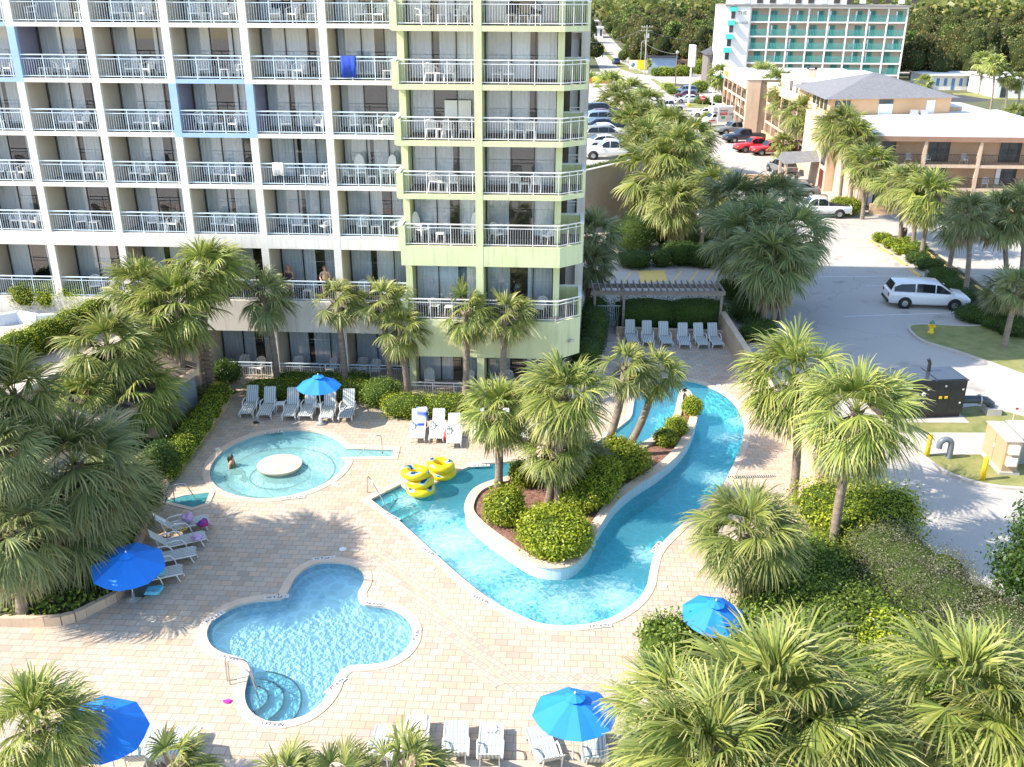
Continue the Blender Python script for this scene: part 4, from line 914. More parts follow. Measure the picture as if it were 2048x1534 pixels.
# green tower
gm = MB(); gf = MB(); gs = MB()
slab = [(TX0, TYF), (TX1, TYF), (1.05, 45.6), (1.05, 47.7), (TX1, 47.7), (TX1-0.3, 46.3), (TX0, 46.3)]
cap = MB()
for r in range(0, 8):
    z = FLO[r]
    if r == 7: break
    zt = z-(0.02 if r < 6 else 0.3); th_ = {5: 0.98, 6: 1.95}.get(r, 0.24)
    zt = z+0.0 if r == 5 else (4.02 if r == 6 else z)
    gm.prism(slab, zt-th_, zt-0.004)
    gf.prism([(TX0+.35, TYF+.2), (TX1, TYF+.2), (.85, 45.7), (.85, 47.5), (TX1, 47.6), (TX1, 46.28), (TX0+.35, 46.28)], zt-0.02, zt+0.004)
    # solid left cheek, right fin, parapet behind the side balcony
    gm.box(TX0-0.08, TX0+0.24, TYF-0.002, TYF+0.20, zt-0.2, zt+0.97)
    gm.prism([(TX0-0.08, TYF+0.2), (TX0+0.10, TYF+0.2), (TX0+0.10, 46.2), (TX0-0.08, 46.2)], zt-0.2, zt+0.97)
    cap.box(TX0-0.11, TX0+0.13, TYF, 46.2, zt+0.973, zt+1.04)
    gm.box(0.93, 1.07, 45.62, 47.72, zt, zt+0.96)
    gm.box(-0.05, 0.93, 47.55, 47.72, zt, zt+0.96)
    cap.box(-0.05, 1.05, 47.53, 47.74, zt+0.963, zt+1.03); cap.box(0.91, 1.09, 45.6, 47.5, zt+0.963, zt+1.03)
# columns
for r in range(0, 8):
    z0 = FLO[r] if r < 7 else -0.05; z1 = {0: TOPZ}.get(r, FLO[r-1]-0.24)
    if r == 6: z0 = 4.02; z1 = FLO[5]-0.98
    if r == 7: z1 = 4.02-1.95
    gs.box(-7.68, -7.36, 45.45, 46.6, z0, z1); gs.box(-0.36, -0.05, 45.45, 47.5, z0, z1)
gs.box(-4.1, -3.75, TYF-0.012, TYF+0.35, -0.1, TOPZ); gs.box(-4.07, -3.78, TYF+0.36, 47.6, -0.1, 22.4)
gm.box(TX0, TX1, TYF+.3, 60, 22.6, TOPZ)
gm.build('green_slabs', stucco_green, hotel); gs.build('green_columns', stucco_green, hotel); gf.build('tower_balcony_floor', balcony_floor, hotel); cap.build('parapet_cap', rail_white, hotel)
for r in range(1, 8):
    z = FLO[r] if r not in (6,) else 4.02
    if r == 7: z = -0.1
    ceil = {6: FLO[5]-0.98, 7: 4.02-1.95}.get(r, FLO[r-1]-0.24)
    window(-7.34, -4.12, 46.5, z, ceil, (0.33, 0.45) if r in (1, 2) else None, r); window(-3.73, -0.38, 46.5, z, ceil, {1: (.33, .70), 5: (.33, .68), 2: (.62, .73), 3: (.62, .73)}.get(r), r+3)
for r in range(0, 8):
    z = FLO[r] if r != 6 else 4.02
    hh = 1.05
    if r == 7: z = -0.45
    railing([(TX0+0.26, TYF+0.1), (-4.11, TYF+0.1)], z, rail_white, 2, hh); railing([(-3.74, TYF+0.1), (-0.07, TYF+0.1), (0.98, 45.62)], z, rail_white, 2, hh)
# end wing behind the tower with its small side balconies
ew = MB()
ew.box(0.80, 1.25, 51.9, 58, -0.1, TOPZ); ew.box(-0.3, 0.80, 52.6, 53.0, -0.1, TOPZ)
for z in ZA+[20.24]: ew.box(-0.3, 0.8, 51.9, 52.6, z-0.55, z-0.30)
ew.box(TX0, -0.3, 52.0, 60, -0.1, TOPZ); ew.box(1.24, 1.25, 51.9, 60, 0, TOPZ)
ew.box(X0-3*BAY, TX0, YF+14.2, YF+14.5, -0.1, TOPZ)
ew.build('end_wing_wall', stucco_white, hotel)
for z in ZA:
    railing([(-0.25, 51.95), (0.78, 51.95)], z-0.3, rail_white, 1)
    m = MB(); m.box(-0.2, 0.75, 52.54, 52.595, z-.25, z+1.6)
    for x in (-.2, .25, .72): m.box(x-.02, x+.03, 52.50, 52.545, z-.25, z+1.6, 1)
    m.build('end_window', [curtain_mat, frame_dark], hotel)
# small wall lamp on the chamfer
m = MB(); p = Vector((0.62, 45.1, 3.05)); m.box(-.1, .1, -.12, 0, -.05, .05); m.box(-.13, .13, -.2, -.1, -.03, .09)
m.build('wall_lamp', grey_metal, hotel, (0.55, 45.12, 2.9), R(43))
# stains and the deep bands carry wear in their stucco

# ------------------------------------------------------------------ balcony furniture
def chair_parts():
    s = MB(); s.box(-.23, .23, -.22, .22, .40, .43); s.box(-.23, .23, .20, .225, .36, .41)
    b = MB(); n = 9
    arc = [(-.24+.48*i/n, -.24-.10*math.sin(PI*i/n)*0.4) for i in range(n+1)]
    for i in range(n+1):
        x, y = arc[i]; hgt = .80+.08*math.sin(PI*i/n)
        b.bar((x*.85, -.20, .42), (x, y-.08, hgt), .026, .012)
    tp = [(arc[i][0], arc[i][1]-.085, .80+.08*math.sin(PI*i/n)) for i in range(n+1)]; b.tube(tp, .018, 6)
    lg = []
    for sx in (-1, 1):
        m = MB(); m.bar((sx*.25, .22, 0), (sx*.25, .20, .63), .045, .03); m.tube([(sx*.25, .22, .63), (sx*.265, 0, .65), (sx*.25, -.28, .72)], .022, 6); lg.append(m)
        m = MB(); m.bar((sx*.25, -.34, 0), (sx*.22, -.20, .42), .045, .03); lg.append(m)
    return s, b, lg
def make_chair():
    t = thing('plastic_chair', 'x', 'chair'); s, b, lg = chair_parts()
    s.build('seat', plastic_white, t); b.build('backrest', plastic_white, t)
    for g in lg: g.build('leg', plastic_white, t)
    return t
def make_table():
    t = thing('side_table', 'x', 'table'); m = MB(); m.box(-.22, .22, -.22, .22, .40, .43); m.build('table_top', plastic_white, t)
    for sx in (-1, 1):
        for sy in (-1, 1): m = MB(); m.bar((sx*.2, sy*.2, 0), (sx*.18, sy*.18, .40), .04); m.build('leg', plastic_white, t)
    return t
def make_high_chair():
    t = thing('high_backed_chair', 'x', 'chair'); m = MB(); m.box(-.26, .26, -.25, .25, .55, .60); m.build('seat', plastic_white, t)
    m = MB(); m.prism([(-.22, .6), (.22, .6), (.25, 1.0), (.17, 1.28), (0, 1.4), (-.17, 1.28), (-.25, 1.0)], -.02, .02)
    o = m.build('backrest', plastic_white, t, (0, -.27, 0)); o.rotation_euler = (R(100), 0, 0)
    for sx in (-1, 1):
        for sy in (-1, 1): m = MB(); m.bar((sx*.26, sy*.26, 0), (sx*.24, sy*.22, .82 if sy > 0 else .56), .05); m.build('leg', plastic_white, t)
        m = MB(); m.bar((sx*.26, -.25, .82), (sx*.26, .28, .82), .09, .03); m.build('armrest', plastic_white, t)
    return t
CH, TB, HC = make_chair(), make_table(), make_high_chair(); USED = {CH: 0, TB: 0, HC: 0}
def put(proto, x, y, z, rz, label, group):
    p = L(x, y, z)
    if not USED[proto]: USED[proto] = 1; proto.location = p; proto.rotation_euler = (0, 0, rz+TH); tag(proto, label, None, group); return proto
    return dup(proto, p, rz+TH, label, group)
ROWN = ['top row', 'second row from top', 'third row from top', 'fourth row from top', 'row above the wide band', 'row below the wide band', 'ground floor']
COLN = {-1: 'leftmost', 0: 'second', 1: 'third', 2: 'fourth', 3: 'fifth', 4: 'sixth', 'a': 'left tower', 'b': 'right tower'}
LAY = {  # row: {bay: [(kind, place across, turn)]}
 0: {0: [('c', .12, -50), ('t', .92, 0)], 1: [('c', .25, 25), ('t', .45, 0), ('c', .72, -35)], 2: [('c', .28, 15), ('t', .5, 0), ('c', .82, -30)], 3: [('c', .33, 5), ('c', .62, -15), ('t', .9, 0)], 4: [('c', .48, 10), ('t', .64, 0), ('c', .8, -10)], 'a': [('c', .25, 50), ('t', .55, 0), ('c', .8, -60)], 'b': [('c', .33, 170), ('t', .47, 0), ('c', .62, 170)]},
 1: {-1: [('c', .55, 10), ('c', .85, -20)], 0: [('t', .22, 0), ('c', .42, 60), ('c', .62, -30)], 1: [('c', .38, -20), ('t', .5, 0), ('c', .66, -20)], 2: [('c', .3, 35), ('t', .68, 0), ('c', .93, -60)], 3: [('c', .38, -10), ('t', .5, 0), ('c', .64, -10)], 4: [('t', .9, 0)], 'a': [('c', .37, 170), ('t', .5, 0), ('c', .64, 180)], 'b': [('t', .15, 0), ('c', .28, 10)]},
 2: {-1: [('t', .55, 0)], 0: [('c', .37, 10), ('t', .5, 0), ('c', .68, -25)], 1: [('c', .38, 5), ('t', .53, 0), ('c', .7, -20)], 2: [('c', .2, 50), ('t', .5, 0), ('c', .74, -20)], 3: [('c', .35, 15), ('c', .92, -30)], 4: [('c', .27, 20), ('t', .52, 0), ('c', .76, -40)], 'a': [('c', .35, 180), ('t', .5, 0), ('c', .6, 175), ('c', .85, 170)], 'b': [('c', .3, 175), ('t', .43, 0), ('c', .56, 180)]},
 3: {-1: [('c', .35, 0), ('t', .58, 0), ('c', .76, -25)], 0: [('c', .62, 5), ('t', .85, 0)], 1: [('c', .2, 5), ('c', .42, -5), ('t', .7, 0)], 2: [('c', .38, 10), ('t', .5, 0), ('c', .66, -25)], 3: [('t', .6, 0), ('c', .75, 0), ('c', .93, -50)], 4: [('c', .12, 60), ('h', .33, 15), ('t', .55, 0), ('h', .82, -20)], 'a': [('c', .38, 170), ('t', .5, 0), ('c', .66, 180)], 'b': [('c', .37, 180), ('t', .5, 0), ('c', .64, 175)]},
 4: {-1: [('c', .45, 5), ('t', .62, 0), ('c', .8, -25)], 0: [('c', .35, 20), ('t', .6, 0)], 1: [('c', .37, 15), ('t', .56, 0), ('c', .74, -10)], 2: [('c', .24, 10), ('t', .36, 0), ('c', .5, -5)], 3: [('c', .4, 5), ('t', .56, 0), ('c', .86, -40)], 4: [('c', .32, 5), ('t', .57, 0), ('c', .92, -50)], 'a': [('h', .16, 50), ('t', .45, 0), ('h', .9, -30)], 'b': [('c', .14, 40), ('c', .8, -50)]},
 5: {0: [('c', .4, 20), ('c', .7, -20)], 1: [('c', .4, 10)], 3: [('t', .5, 0)], 4: [('c', .27, 15), ('c', .7, -15)], 'a': [('c', .32, 175), ('t', .55, 0)], 'b': [('c', .72, -20), ('t', .5, 0)]},
 6: {1: [('c', .55, 15), ('t', .7, 0)], 2: [('c', .45, 15), ('t', .62, 0), ('c', .72, -15)], 3: [('c', .2, 5), ('c', .8, -15)], 4: [('c', .15, 0), ('c', .42, 0)], 'a': [('c', .2, 10), ('c', .85, -10)], 'b': [('c', .3, 10)]}}
ordw = ['left', 'middle', 'right', 'far right']
for r, d in LAY.items():
    for bk, items in d.items():
        tow = bk in ('a', 'b'); z = FLO[r+1]
        if r == 6: z = -0.02 if tow else -0.03
        if tow and r == 5: z = 4.03
        if bk == 'a': xa, xb, y = TX0+0.4, -4.15, 45.55
        elif bk == 'b': xa, xb, y = -3.7, 0.1, 45.55
        else: xa, xb, y = X0+bk*BAY+CWD+.1, X0+(bk+1)*BAY-.1, YF+.72
        if bk == 4: xb -= 0.3
        nch = sum(1 for q in items if q[0] == 'c'); nt_ = sum(1 for q in items if q[0] == 't'); nh = len(items)-nch-nt_; ci = ti = hi = 0
        where = f"{COLN[bk]} balcony of the {ROWN[r]}" if not tow else f"{COLN[bk]} balcony, {ROWN[r]}"
        for kd, fx, tr_ in items:
            x = xa+(xb-xa)*fx
            if kd == 'c':
                nm = (ordw[ci] if nch > 2 else (('left', 'right')[ci] if nch == 2 else 'only')); ci += 1
                put(CH, x, y+(.15 if ci % 2 else -.05), z, R(180+tr_), f"{nm} white plastic armchair on the {where}", 'white chairs on the hotel balconies')
            elif kd == 't':
                put(TB, x, y-.05, z, R(tr_), f"low white plastic table on the {where}", 'low white tables on the hotel balconies')
            else:
                nm = ('left', 'right')[hi]; hi += 1
                put(HC, x, y+.1, z, R(180+tr_), f"{nm} tall backed white chair on the {where}", 'tall backed white chairs on the hotel balconies')
# oval tables on the tower terrace
for lb, x in (('round white table left on the ground floor right tower terrace', -3.0), ('round white table in the middle of the ground floor right tower terrace', -1.6)):
    p = L(x, 45.4, 0); t = thing('round_table', lb, 'table', p); m = MB(); m.lathe([(0, .70), (.42, .70), (.42, .73), (0, .73)], 20); m.build('table_top', plastic_white, t)
    for a in range(4): m = MB(); m.bar((.3*math.cos(a*PI/2), .3*math.sin(a*PI/2), 0), (.1*math.cos(a*PI/2), .1*math.sin(a*PI/2), .7), .05); m.build('leg', plastic_white, t)
# towels hung over railings
def towel(label, x0, x1, y, ztop, drop, m_, name='towel'):
    mb = MB(); n = 10; vs = []
    for i in range(n+1):
        x = x0+(x1-x0)*i/n; wv = 0.02*math.sin(i*1.7)
        vs += [(x, y-.075-wv, ztop-drop-.03*math.sin(i*.8)), (x, y-.065, ztop), (x, y+.065, ztop), (x, y+.08+wv, ztop-drop*.5)]
    mb.add(vs, [(4*i+j, 4*i+j+1, 4*i+j+5, 4*i+j+4) for i in range(n) for j in range(3)], 0, True)
    o = mb.build(name, m_, None, (0, 0, 0), TH); so_ = o.modifiers.new('thickness', 'SOLIDIFY'); so_.thickness = 0.012
    return tag(o, label, 'towel')
blue_cloth = mat('royal_blue_cloth', (0.015, 0.05, 0.35), (0.02, 0.07, 0.45), 3, 0.85)
white_cloth = mat('white_towel', (0.75, 0.74, 0.71), (0.82, 0.81, 0.78), 8, 0.95, 0.3)
teal_cloth = mat('turquoise_towel', (0.05, 0.42, 0.62), (0.25, 0.62, 0.75), 5, 0.95)
pink_cloth = mat('pink_cloth', (0.55, 0.10, 0.30), (0.6, 0.2, 0.4), 5, 0.9)
xa = X0+4*BAY
towel('royal blue towel hung over a white hotel balcony rail', xa+.95, xa+1.65, YF+.09, ZA[1]+1.09, .95, blue_cloth)
xa = X0+3*BAY
towel('white towel hung over a balcony rail below the blue framed balcony', xa+.95, xa+1.5, YF+.09, ZA[3]+1.09, .6, white_cloth)
xa = X0+0*BAY
o = towel('white towel hanging on an armchair back on the third balcony', X0+BAY+1.72, X0+BAY+1.92, YF+.72, ZA[3]+.92, .5, white_cloth)
xa = X0+3*BAY
towel('navy towel over an armchair back on the fifth top row balcony', xa+1.25, xa+1.75, YF+1.2, ZA[0]+.93, .45, mat('navy_cloth', (.012, .015, .05), None, 4, .9))
for i, (fx, nm) in enumerate(((.33, 'left'), (.62, 'right'))):
    x = -3.7+3.8*fx; towel(f'black cloth over the {nm} chair of the top right tower balcony', x-.24, x+.24, 45.28, ZA[0]+.93, .45, mat('black_cloth', (.012, .012, .016), None, 4, .9))
for nm, x in (('left', -5.35), ('right', -4.7)):
    m = MB().box(-.3, .3, -.03, .03, 0, .75); tag(m.build('cushion', plastic_white, None, L(x, 46.2, ZA[2]+.9), TH), f'{nm} square white cushion leaning on the window, third tower row', 'cushion')

# pergola, gate, steps behind the tower
pg = thing('pergola', 'weathered grey wooden pergola between tower and garden wall', 'pergola', (0, 0, 0))
a = L(1.75, 55.2); 
xs0, xs1, yp = 4.7, 12.75, 54.6
m = MB(); m.box(xs0, xs1, yp-.07, yp+.07, 2.35, 2.6); m.box(xs0, xs1, yp+1.43, yp+1.57, 2.35, 2.6); m.build('beam', wood_grey, pg)
for i in range(22):
    x = xs0+.15+(xs1-xs0-.3)*i/21; m = MB(); m.box(x-.03, x+.03, yp-.4, yp+1.9, 2.603, 2.74); m.build('rafter', wood_grey, pg)
for x in (xs0+.25, xs0+2.0, xs1-.2):
    for y in (yp, yp+1.5): m = MB(); m.box(x-.07, x+.07, y-.069, y+.069, 0, 2.35); m.build('post', wood_grey, pg)
m = MB()
for i in range(12): m.box(xs0+.45+i*.11, xs0+.47+i*.11, yp-.2, yp-.18, .05, 1.75)
m.box(xs0+.4, xs0+1.8, yp-.21, yp-.17, 1.7, 1.75); m.box(xs0+.4, xs0+1.8, yp-.21, yp-.17, .05, .1)
tag(m.build('metal_gate', mat('grey_blue_gate', (.3, .36, .42), None, 3, .5)), 'tall grey bar gate under the left end of the pergola', 'gate')
wall('planter_wall', 'low tan kerb wall round the large shaded hedge', g2(1232, 668), g2(1453, 676), .45, .2, tan_wall)
# ------------------------------------------------------------------ loungers
def stripe_mat(name, ca, cb, freq):
    m = bpy.data.materials.new(name); m.use_nodes = True; n = m.node_tree.nodes; l = m.node_tree.links; b = n['Principled BSDF']; b.inputs['Roughness'].default_value = 0.75
    tc = n.new('ShaderNodeTexCoord'); sx = n.new('ShaderNodeSeparateXYZ'); l.new(tc.outputs['Object'], sx.inputs[0])
    mu = n.new('ShaderNodeMath'); mu.operation = 'MULTIPLY'; mu.inputs[1].default_value = freq; l.new(sx.outputs[0], mu.inputs[0])
    sn = n.new('ShaderNodeMath'); sn.operation = 'SINE'; l.new(mu.outputs[0], sn.inputs[0])
    r = n.new('ShaderNodeValToRGB'); r.color_ramp.elements[0].position = .40; r.color_ramp.elements[1].position = .60; r.color_ramp.elements[0].color = (*ca, 1); r.color_ramp.elements[1].color = (*cb, 1)
    ma = n.new('ShaderNodeMath'); ma.operation = 'MULTIPLY_ADD'; ma.inputs[1].default_value = .5; ma.inputs[2].default_value = .5; l.new(sn.outputs[0], ma.inputs[0]); l.new(ma.outputs[0], r.inputs[0])
    l.new(r.outputs[0], b.inputs['Base Color']); MATS[name] = m; return m
sling = stripe_mat('striped_sling', (0.30, 0.36, 0.36), (0.66, 0.65, 0.60), 62)
def make_lounger(back):
    t = thing('sun_lounger', 'x', 'sun lounger', (0, 0, 0), 0, 'striped sun loungers round the pools')
    # foot end at -y, head at +y, hinge at y = .35
    m = MB()
    for y0, y1 in ((-1.0, -.55), (-.54, -.10), (-.09, .35)):
        zz = [.30+.03*math.sin((y+1.0)*2.2) for y in (y0, y1)]
        m.add([(-.29, y0, zz[0]), (.29, y0, zz[0]), (.29, y1, zz[1]), (-.29, y1, zz[1]), (-.29, y0, zz[0]-.025), (.29, y0, zz[0]-.025), (.29, y1, zz[1]-.025), (-.29, y1, zz[1]-.025)], [(0, 1, 2, 3), (4, 7, 6, 5), (0, 4, 5, 1), (2, 6, 7, 3), (1, 5, 6, 2), (3, 7, 4, 0)])
    m.build('seat', sling, t)
    m = MB(); ln = .80; m.box(-.29, .29, 0, ln, -.025, 0.0); m.box(-.27, .27, ln, ln+.04, -.03, .005)
    o = m.build('backrest', sling, t, (0, .36, .32)); o.rotation_euler = (back, 0, 0)
    for sx in (-1, 1):
        m = MB(); m.tube([(sx*.32, -.95, .30), (sx*.32, .4, .31)], .022, 6); m.tube([(sx*.32, -1.0, .29), (sx*.32, -1.02, .2)], .022, 6); m.build('side_frame', plastic_white, t)
        m = MB(); m.tube([(sx*.34, -.28, .06), (sx*.34, -.22, .30), (sx*.35, -.10, .50), (sx*.35, .10, .54), (sx*.34, .40, .52), (sx*.33, .52, .46)], .026, 8); m.build('armrest', plastic_white, t)
        for y in (-.80, .62): m = MB(); m.tube([(sx*.32, y-.06, 0.0), (sx*.31, y, .16), (sx*.32, y+.04, .30)], .026, 6); m.build('leg', plastic_white, t)
        m = MB(); m.bar((sx*.26, .62, .02), (sx*.25, .36+.6*math.cos(back), .30+.6*math.sin(back)), .03); m.build('back_strut', plastic_white, t)
    return t
LG = {}
STRAIGHT = ('six loungers behind the whirl pool', 'row of pale loungers along the tower hedge', 'six shaded teal loungers at the big hedge')
def lounger(label, foot, head, back=R(52), grp='striped sun loungers round the pools'):
    hz = .34+.8*math.sin(back); f = G(*foot); h = G(head[0], head[1], hz); d = (h-f); d.z = 0; d.normalize()
    if grp in STRAIGHT: d = Vector((random.Random(label).uniform(-.07, .07), 1, 0)).normalized()
    c = f+d*1.0; rz = math.atan2(d.y, d.x)-PI/2
    key = round(back, 2)
    if key not in LG: LG[key] = o = make_lounger(back); o.location = (c.x, c.y, 0.0); o.rotation_euler = (0, 0, rz); tag(o, label, None, grp); return o
    return dup(LG[key], (c.x, c.y, 0.0), rz, label, grp)
g1 = 'six loungers behind the whirl pool'
for i, (f, h) in enumerate((((492, 838), (507, 786)), ((528, 841), (543, 785)), ((577, 843), (590, 787)), ((610, 843), (625, 787)), ((652, 847), (668, 793)), ((690, 846), (703, 789)))):
    lounger(f'{ORD[i]} striped lounger from the left behind the round whirl pool', f, h, R(58), g1)
g1 = 'row of pale loungers along the tower hedge'
for lb, f, h in (('pale lounger holding a blue and white towel, left end of the tower hedge row', (835, 888), (838, 837)), ('pale lounger between the blue towel one and the red bag', (872, 888), (876, 826)), ('pale lounger right of the red bag, pulled forward', (908, 898), (915, 846)), ('pale lounger left of the shaggy island palm', (958, 887), (961, 827)), ('pale lounger hidden behind the shaggy island palm', (1003, 887), (1003, 836)), ('pale lounger right of the shaggy island palm', (1042, 886), (1042, 830)), ('last pale lounger of the tower hedge row, behind fronds', (1078, 884), (1078, 834))):
    lounger(lb, f, h, R(46), g1)
g1 = 'six shaded teal loungers at the big hedge'
for i, (f, h) in enumerate((((1266, 692), (1259, 652)), ((1297, 694), (1291, 652)), ((1335, 696), (1326, 653)), ((1370, 699), (1361, 654)), ((1408, 699), (1397, 655)), ((1437, 699), (1424, 654)))):
    lounger(f'{ORD[i]} shaded striped lounger from the left before the big dark hedge', f, h, R(58), g1)
g1 = 'four shaded loungers beside the left thicket'
for lb, f, h in (('shaded side lounger with a white towel on its back, farthest of four', (420, 1050), (343, 1024)), ('shaded side lounger with a striped bag near its foot', (413, 1083), (322, 1060)), ('shaded empty side lounger half under the tilted blue parasol', (394, 1115), (308, 1088)), ('shaded side lounger with turquoise towels under the tilted blue parasol', (367, 1152), (284, 1124))):
    lounger(lb, f, h, R(46), g1)
g1 = 'loungers along the front edge of the deck'
def lounger_to(label, foot, down, back, grp):
    f = G(*foot, .3); q = G(*down, .7); d = q-f; d.z = 0; d.normalize(); c = f+d*1.0; c.z = 0; rz = math.atan2(d.y, d.x)-PI/2; FRONT[label] = (c, d, rz)
    return dup(LG[round(R(52), 2)], (c.x, c.y, 0), rz, label, grp)
FRONT = {}
LG[round(R(52), 2)] = make_lounger(R(52)); _p = LG[round(R(52), 2)]
for lb, f, h in (('front lounger with a crumpled towel, left end of its row', (776, 1449), (755, 1516)), ('front lounger covered by a white towel', (838, 1432), (824, 1513)), ('empty front lounger between the towel covered one and the pillow one', (913, 1441), (911, 1513)), ('front lounger with a small white towel on its foot end', (984, 1445), (979, 1513)), ('slanted front lounger left below the front blue parasol', (1072, 1452), (1103, 1512)), ('front lounger hidden right of the front blue parasol', (1185, 1452), (1192, 1514)),
                 ('lounger right of the palm shaded blue parasol, left one', (307, 1449), (270, 1517)), ('lounger in parasol shade at the bottom left, right one', (380, 1452), (328, 1528))):
    lounger_to(lb, f, h, 52, g1)
for o_ in list(_p.children):
    bpy.data.objects.remove(o_)
bpy.data.objects.remove(_p); del LG[round(R(52), 2)]
for lb, f, h in (('white lounger behind the drooping palm, upper', (1418, 1098), (1470, 1088)), ('white lounger behind the drooping palm, middle', (1428, 1128), (1482, 1118)), ('white lounger behind the drooping palm, lower', (1470, 1160), (1520, 1150))):
    lounger(lb, f, h, R(30), 'loungers by the right blue parasol')

# ------------------------------------------------------------------ parasols
par_blue = mat('parasol_canvas', (0.010, 0.20, 0.72), (0.012, 0.23, 0.80), 1.5, 0.7)
def parasol(label, apex, rad=1.12, h=2.45, tilt=0.0, taz=0.0, rz=0.2, base=None):
    """octagonal canvas parasol; apex: bearing of its top"""
    p = G(*apex, h); t = thing('parasol', label, 'parasol', (p.x, p.y, 0), 0, 'blue parasols')
    hub = MB(); m = MB(); n = 8; vs = [(0, 0, 0.0)]; rings = 5
    for k in range(1, rings+1):
        u = k/rings
        for i in range(n*2):
            a = 2*PI*i/(n*2)+rz; rr = rad*u*(1.0 if i % 2 == 0 else .945); vs.append((rr*math.cos(a), rr*math.sin(a), -.52*u**1.1-(0.035*u if i % 2 else 0)))
    fs = [(0, 1+i, 1+(i+1) % 16) for i in range(16)]
    for k in range(rings-1):
        o = 1+16*k; fs += [(o+i, o+16+i, o+16+(i+1) % 16, o+(i+1) % 16) for i in range(16)]
    m.add(vs, fs)
    # vent cap
    vs = [(0, 0, .07)]+[(.27*math.cos(2*PI*i/16+rz), .27*math.sin(2*PI*i/16+rz), -.03-(0.015 if i % 2 else 0)) for i in range(16)]
    q = Euler((tilt*math.cos(taz), tilt*math.sin(taz), 0))
    c = m.build('canopy', par_blue, t, (0, 0, h)); c.rotation_euler = q; s_ = c.modifiers.new('thickness', 'SOLIDIFY'); s_.thickness = 0.008
    v = MB().add(vs, [(0, 1+i, 1+(i+1) % 16) for i in range(16)]).build('vent_cap', par_blue, c); v.modifiers.new('thickness', 'SOLIDIFY').thickness = .006
    MB().lathe([(0, .14), (.02, .13), (.03, .09), (.012, .06)], 10).build('finial', plastic_white, c)
    r_ = MB()
    for i in range(n):
        a = 2*PI*i/n+rz; r_.bar((0, 0, -.06), (rad*.97*math.cos(a), rad*.97*math.sin(a), -.56), .018)
    r_.build('rib_frame', plastic_white, c)
    MB().cyl(0, 0, .05, h, .022, 10).build('pole', plastic_white, t)
    MB().lathe([(0, 0), (.26, 0), (.26, .06), (.06, .10), (.05, .3), (0, .3)], 20).build('base', mat('parasol_base', (.3, .3, .3), None, 3, .7), t)
    return t
parasol('blue parasol far off behind the six loungers', (636, 752), 1.05, 2.45, .02)
parasol('tilted blue parasol over the side loungers by the left thicket', (252, 1108), 1.22, 1.8, .16, .5, .1)
parasol('blue parasol at the bottom left, partly shaded by palm fronds', (206, 1428), 1.12, 2.40, .22, 1.2, .35)
parasol('large blue parasol at the front edge of the deck, right of the loungers', (1150, 1392), 1.12, 2.40, .08, 3.2, .1)
parasol('blue parasol behind the palm with drooping fronds', (1432, 1205), 0.98, 2.30, .10, .5, .3)

# ------------------------------------------------------------------ inner tubes
tube_yellow = None
def tube_mat():
    m = bpy.data.materials.new('yellow_tube_vinyl'); m.use_nodes = True; n = m.node_tree.nodes; l = m.node_tree.links; b = n['Principled BSDF']; b.inputs['Roughness'].default_value = .3
    tc = n.new('ShaderNodeTexCoord'); no = n.new('ShaderNodeTexNoise'); no.inputs['Scale'].default_value = 1.7; no.inputs['Detail'].default_value = 1; l.new(tc.outputs['Object'], no.inputs[0])
    r = n.new('ShaderNodeValToRGB'); r.color_ramp.interpolation = 'CONSTANT'; e = r.color_ramp.elements; e[0].color = (.86, .60, .01, 1); e[1].position = .60; e[1].color = (.30, .62, .66, 1)
    e2 = r.color_ramp.elements.new(.66); e2.color = (.02, .05, .13, 1)
    geo = n.new('ShaderNodeSeparateXYZ'); l.new(tc.outputs['Object'], geo.inputs[0])
    st = n.new('ShaderNodeMath'); st.operation = 'GREATER_THAN'; st.inputs[1].default_value = .06; l.new(geo.outputs[2], st.inputs[0])
    mu = n.new('ShaderNodeMath'); mu.operation = 'MULTIPLY'; l.new(no.outputs[0], mu.inputs[0]); l.new(st.outputs[0], mu.inputs[1]); l.new(mu.outputs[0], r.inputs[0]); l.new(r.outputs[0], b.inputs['Base Color'])
    return m
ym = tube_mat(); tm = MB(); tm.torus((0, 0, 0), .42, .19, 32, 12)
tme = tm.mesh('inner_tube', ym)
pA, pB = G(842, 985), G(885, 952)
for lb, p, z, tl in (('bottom yellow inner tube of the front stack', pA, .19, (0, 0)), ('middle yellow inner tube of the front stack', pA+Vector((-.05, .1, 0)), .52, (.04, .05)), ('top yellow inner tube of the front stack with blue print', pA+Vector((-.22, .1, 0)), .87, (.1, -.08)), ('lower yellow inner tube of the rear stack', pB, .19, (0, 0)), ('upper yellow inner tube of the rear stack with blue print', pB+Vector((-.06, -.05, 0)), .54, (.12, .08))):
    o = link('inner_tube', tme, None, (p.x, p.y, z)); o.rotation_euler = (*tl, random.Random(lb).uniform(0, 6)); tag(o, lb, 'inner tube', 'yellow inner tubes beside the river steps')

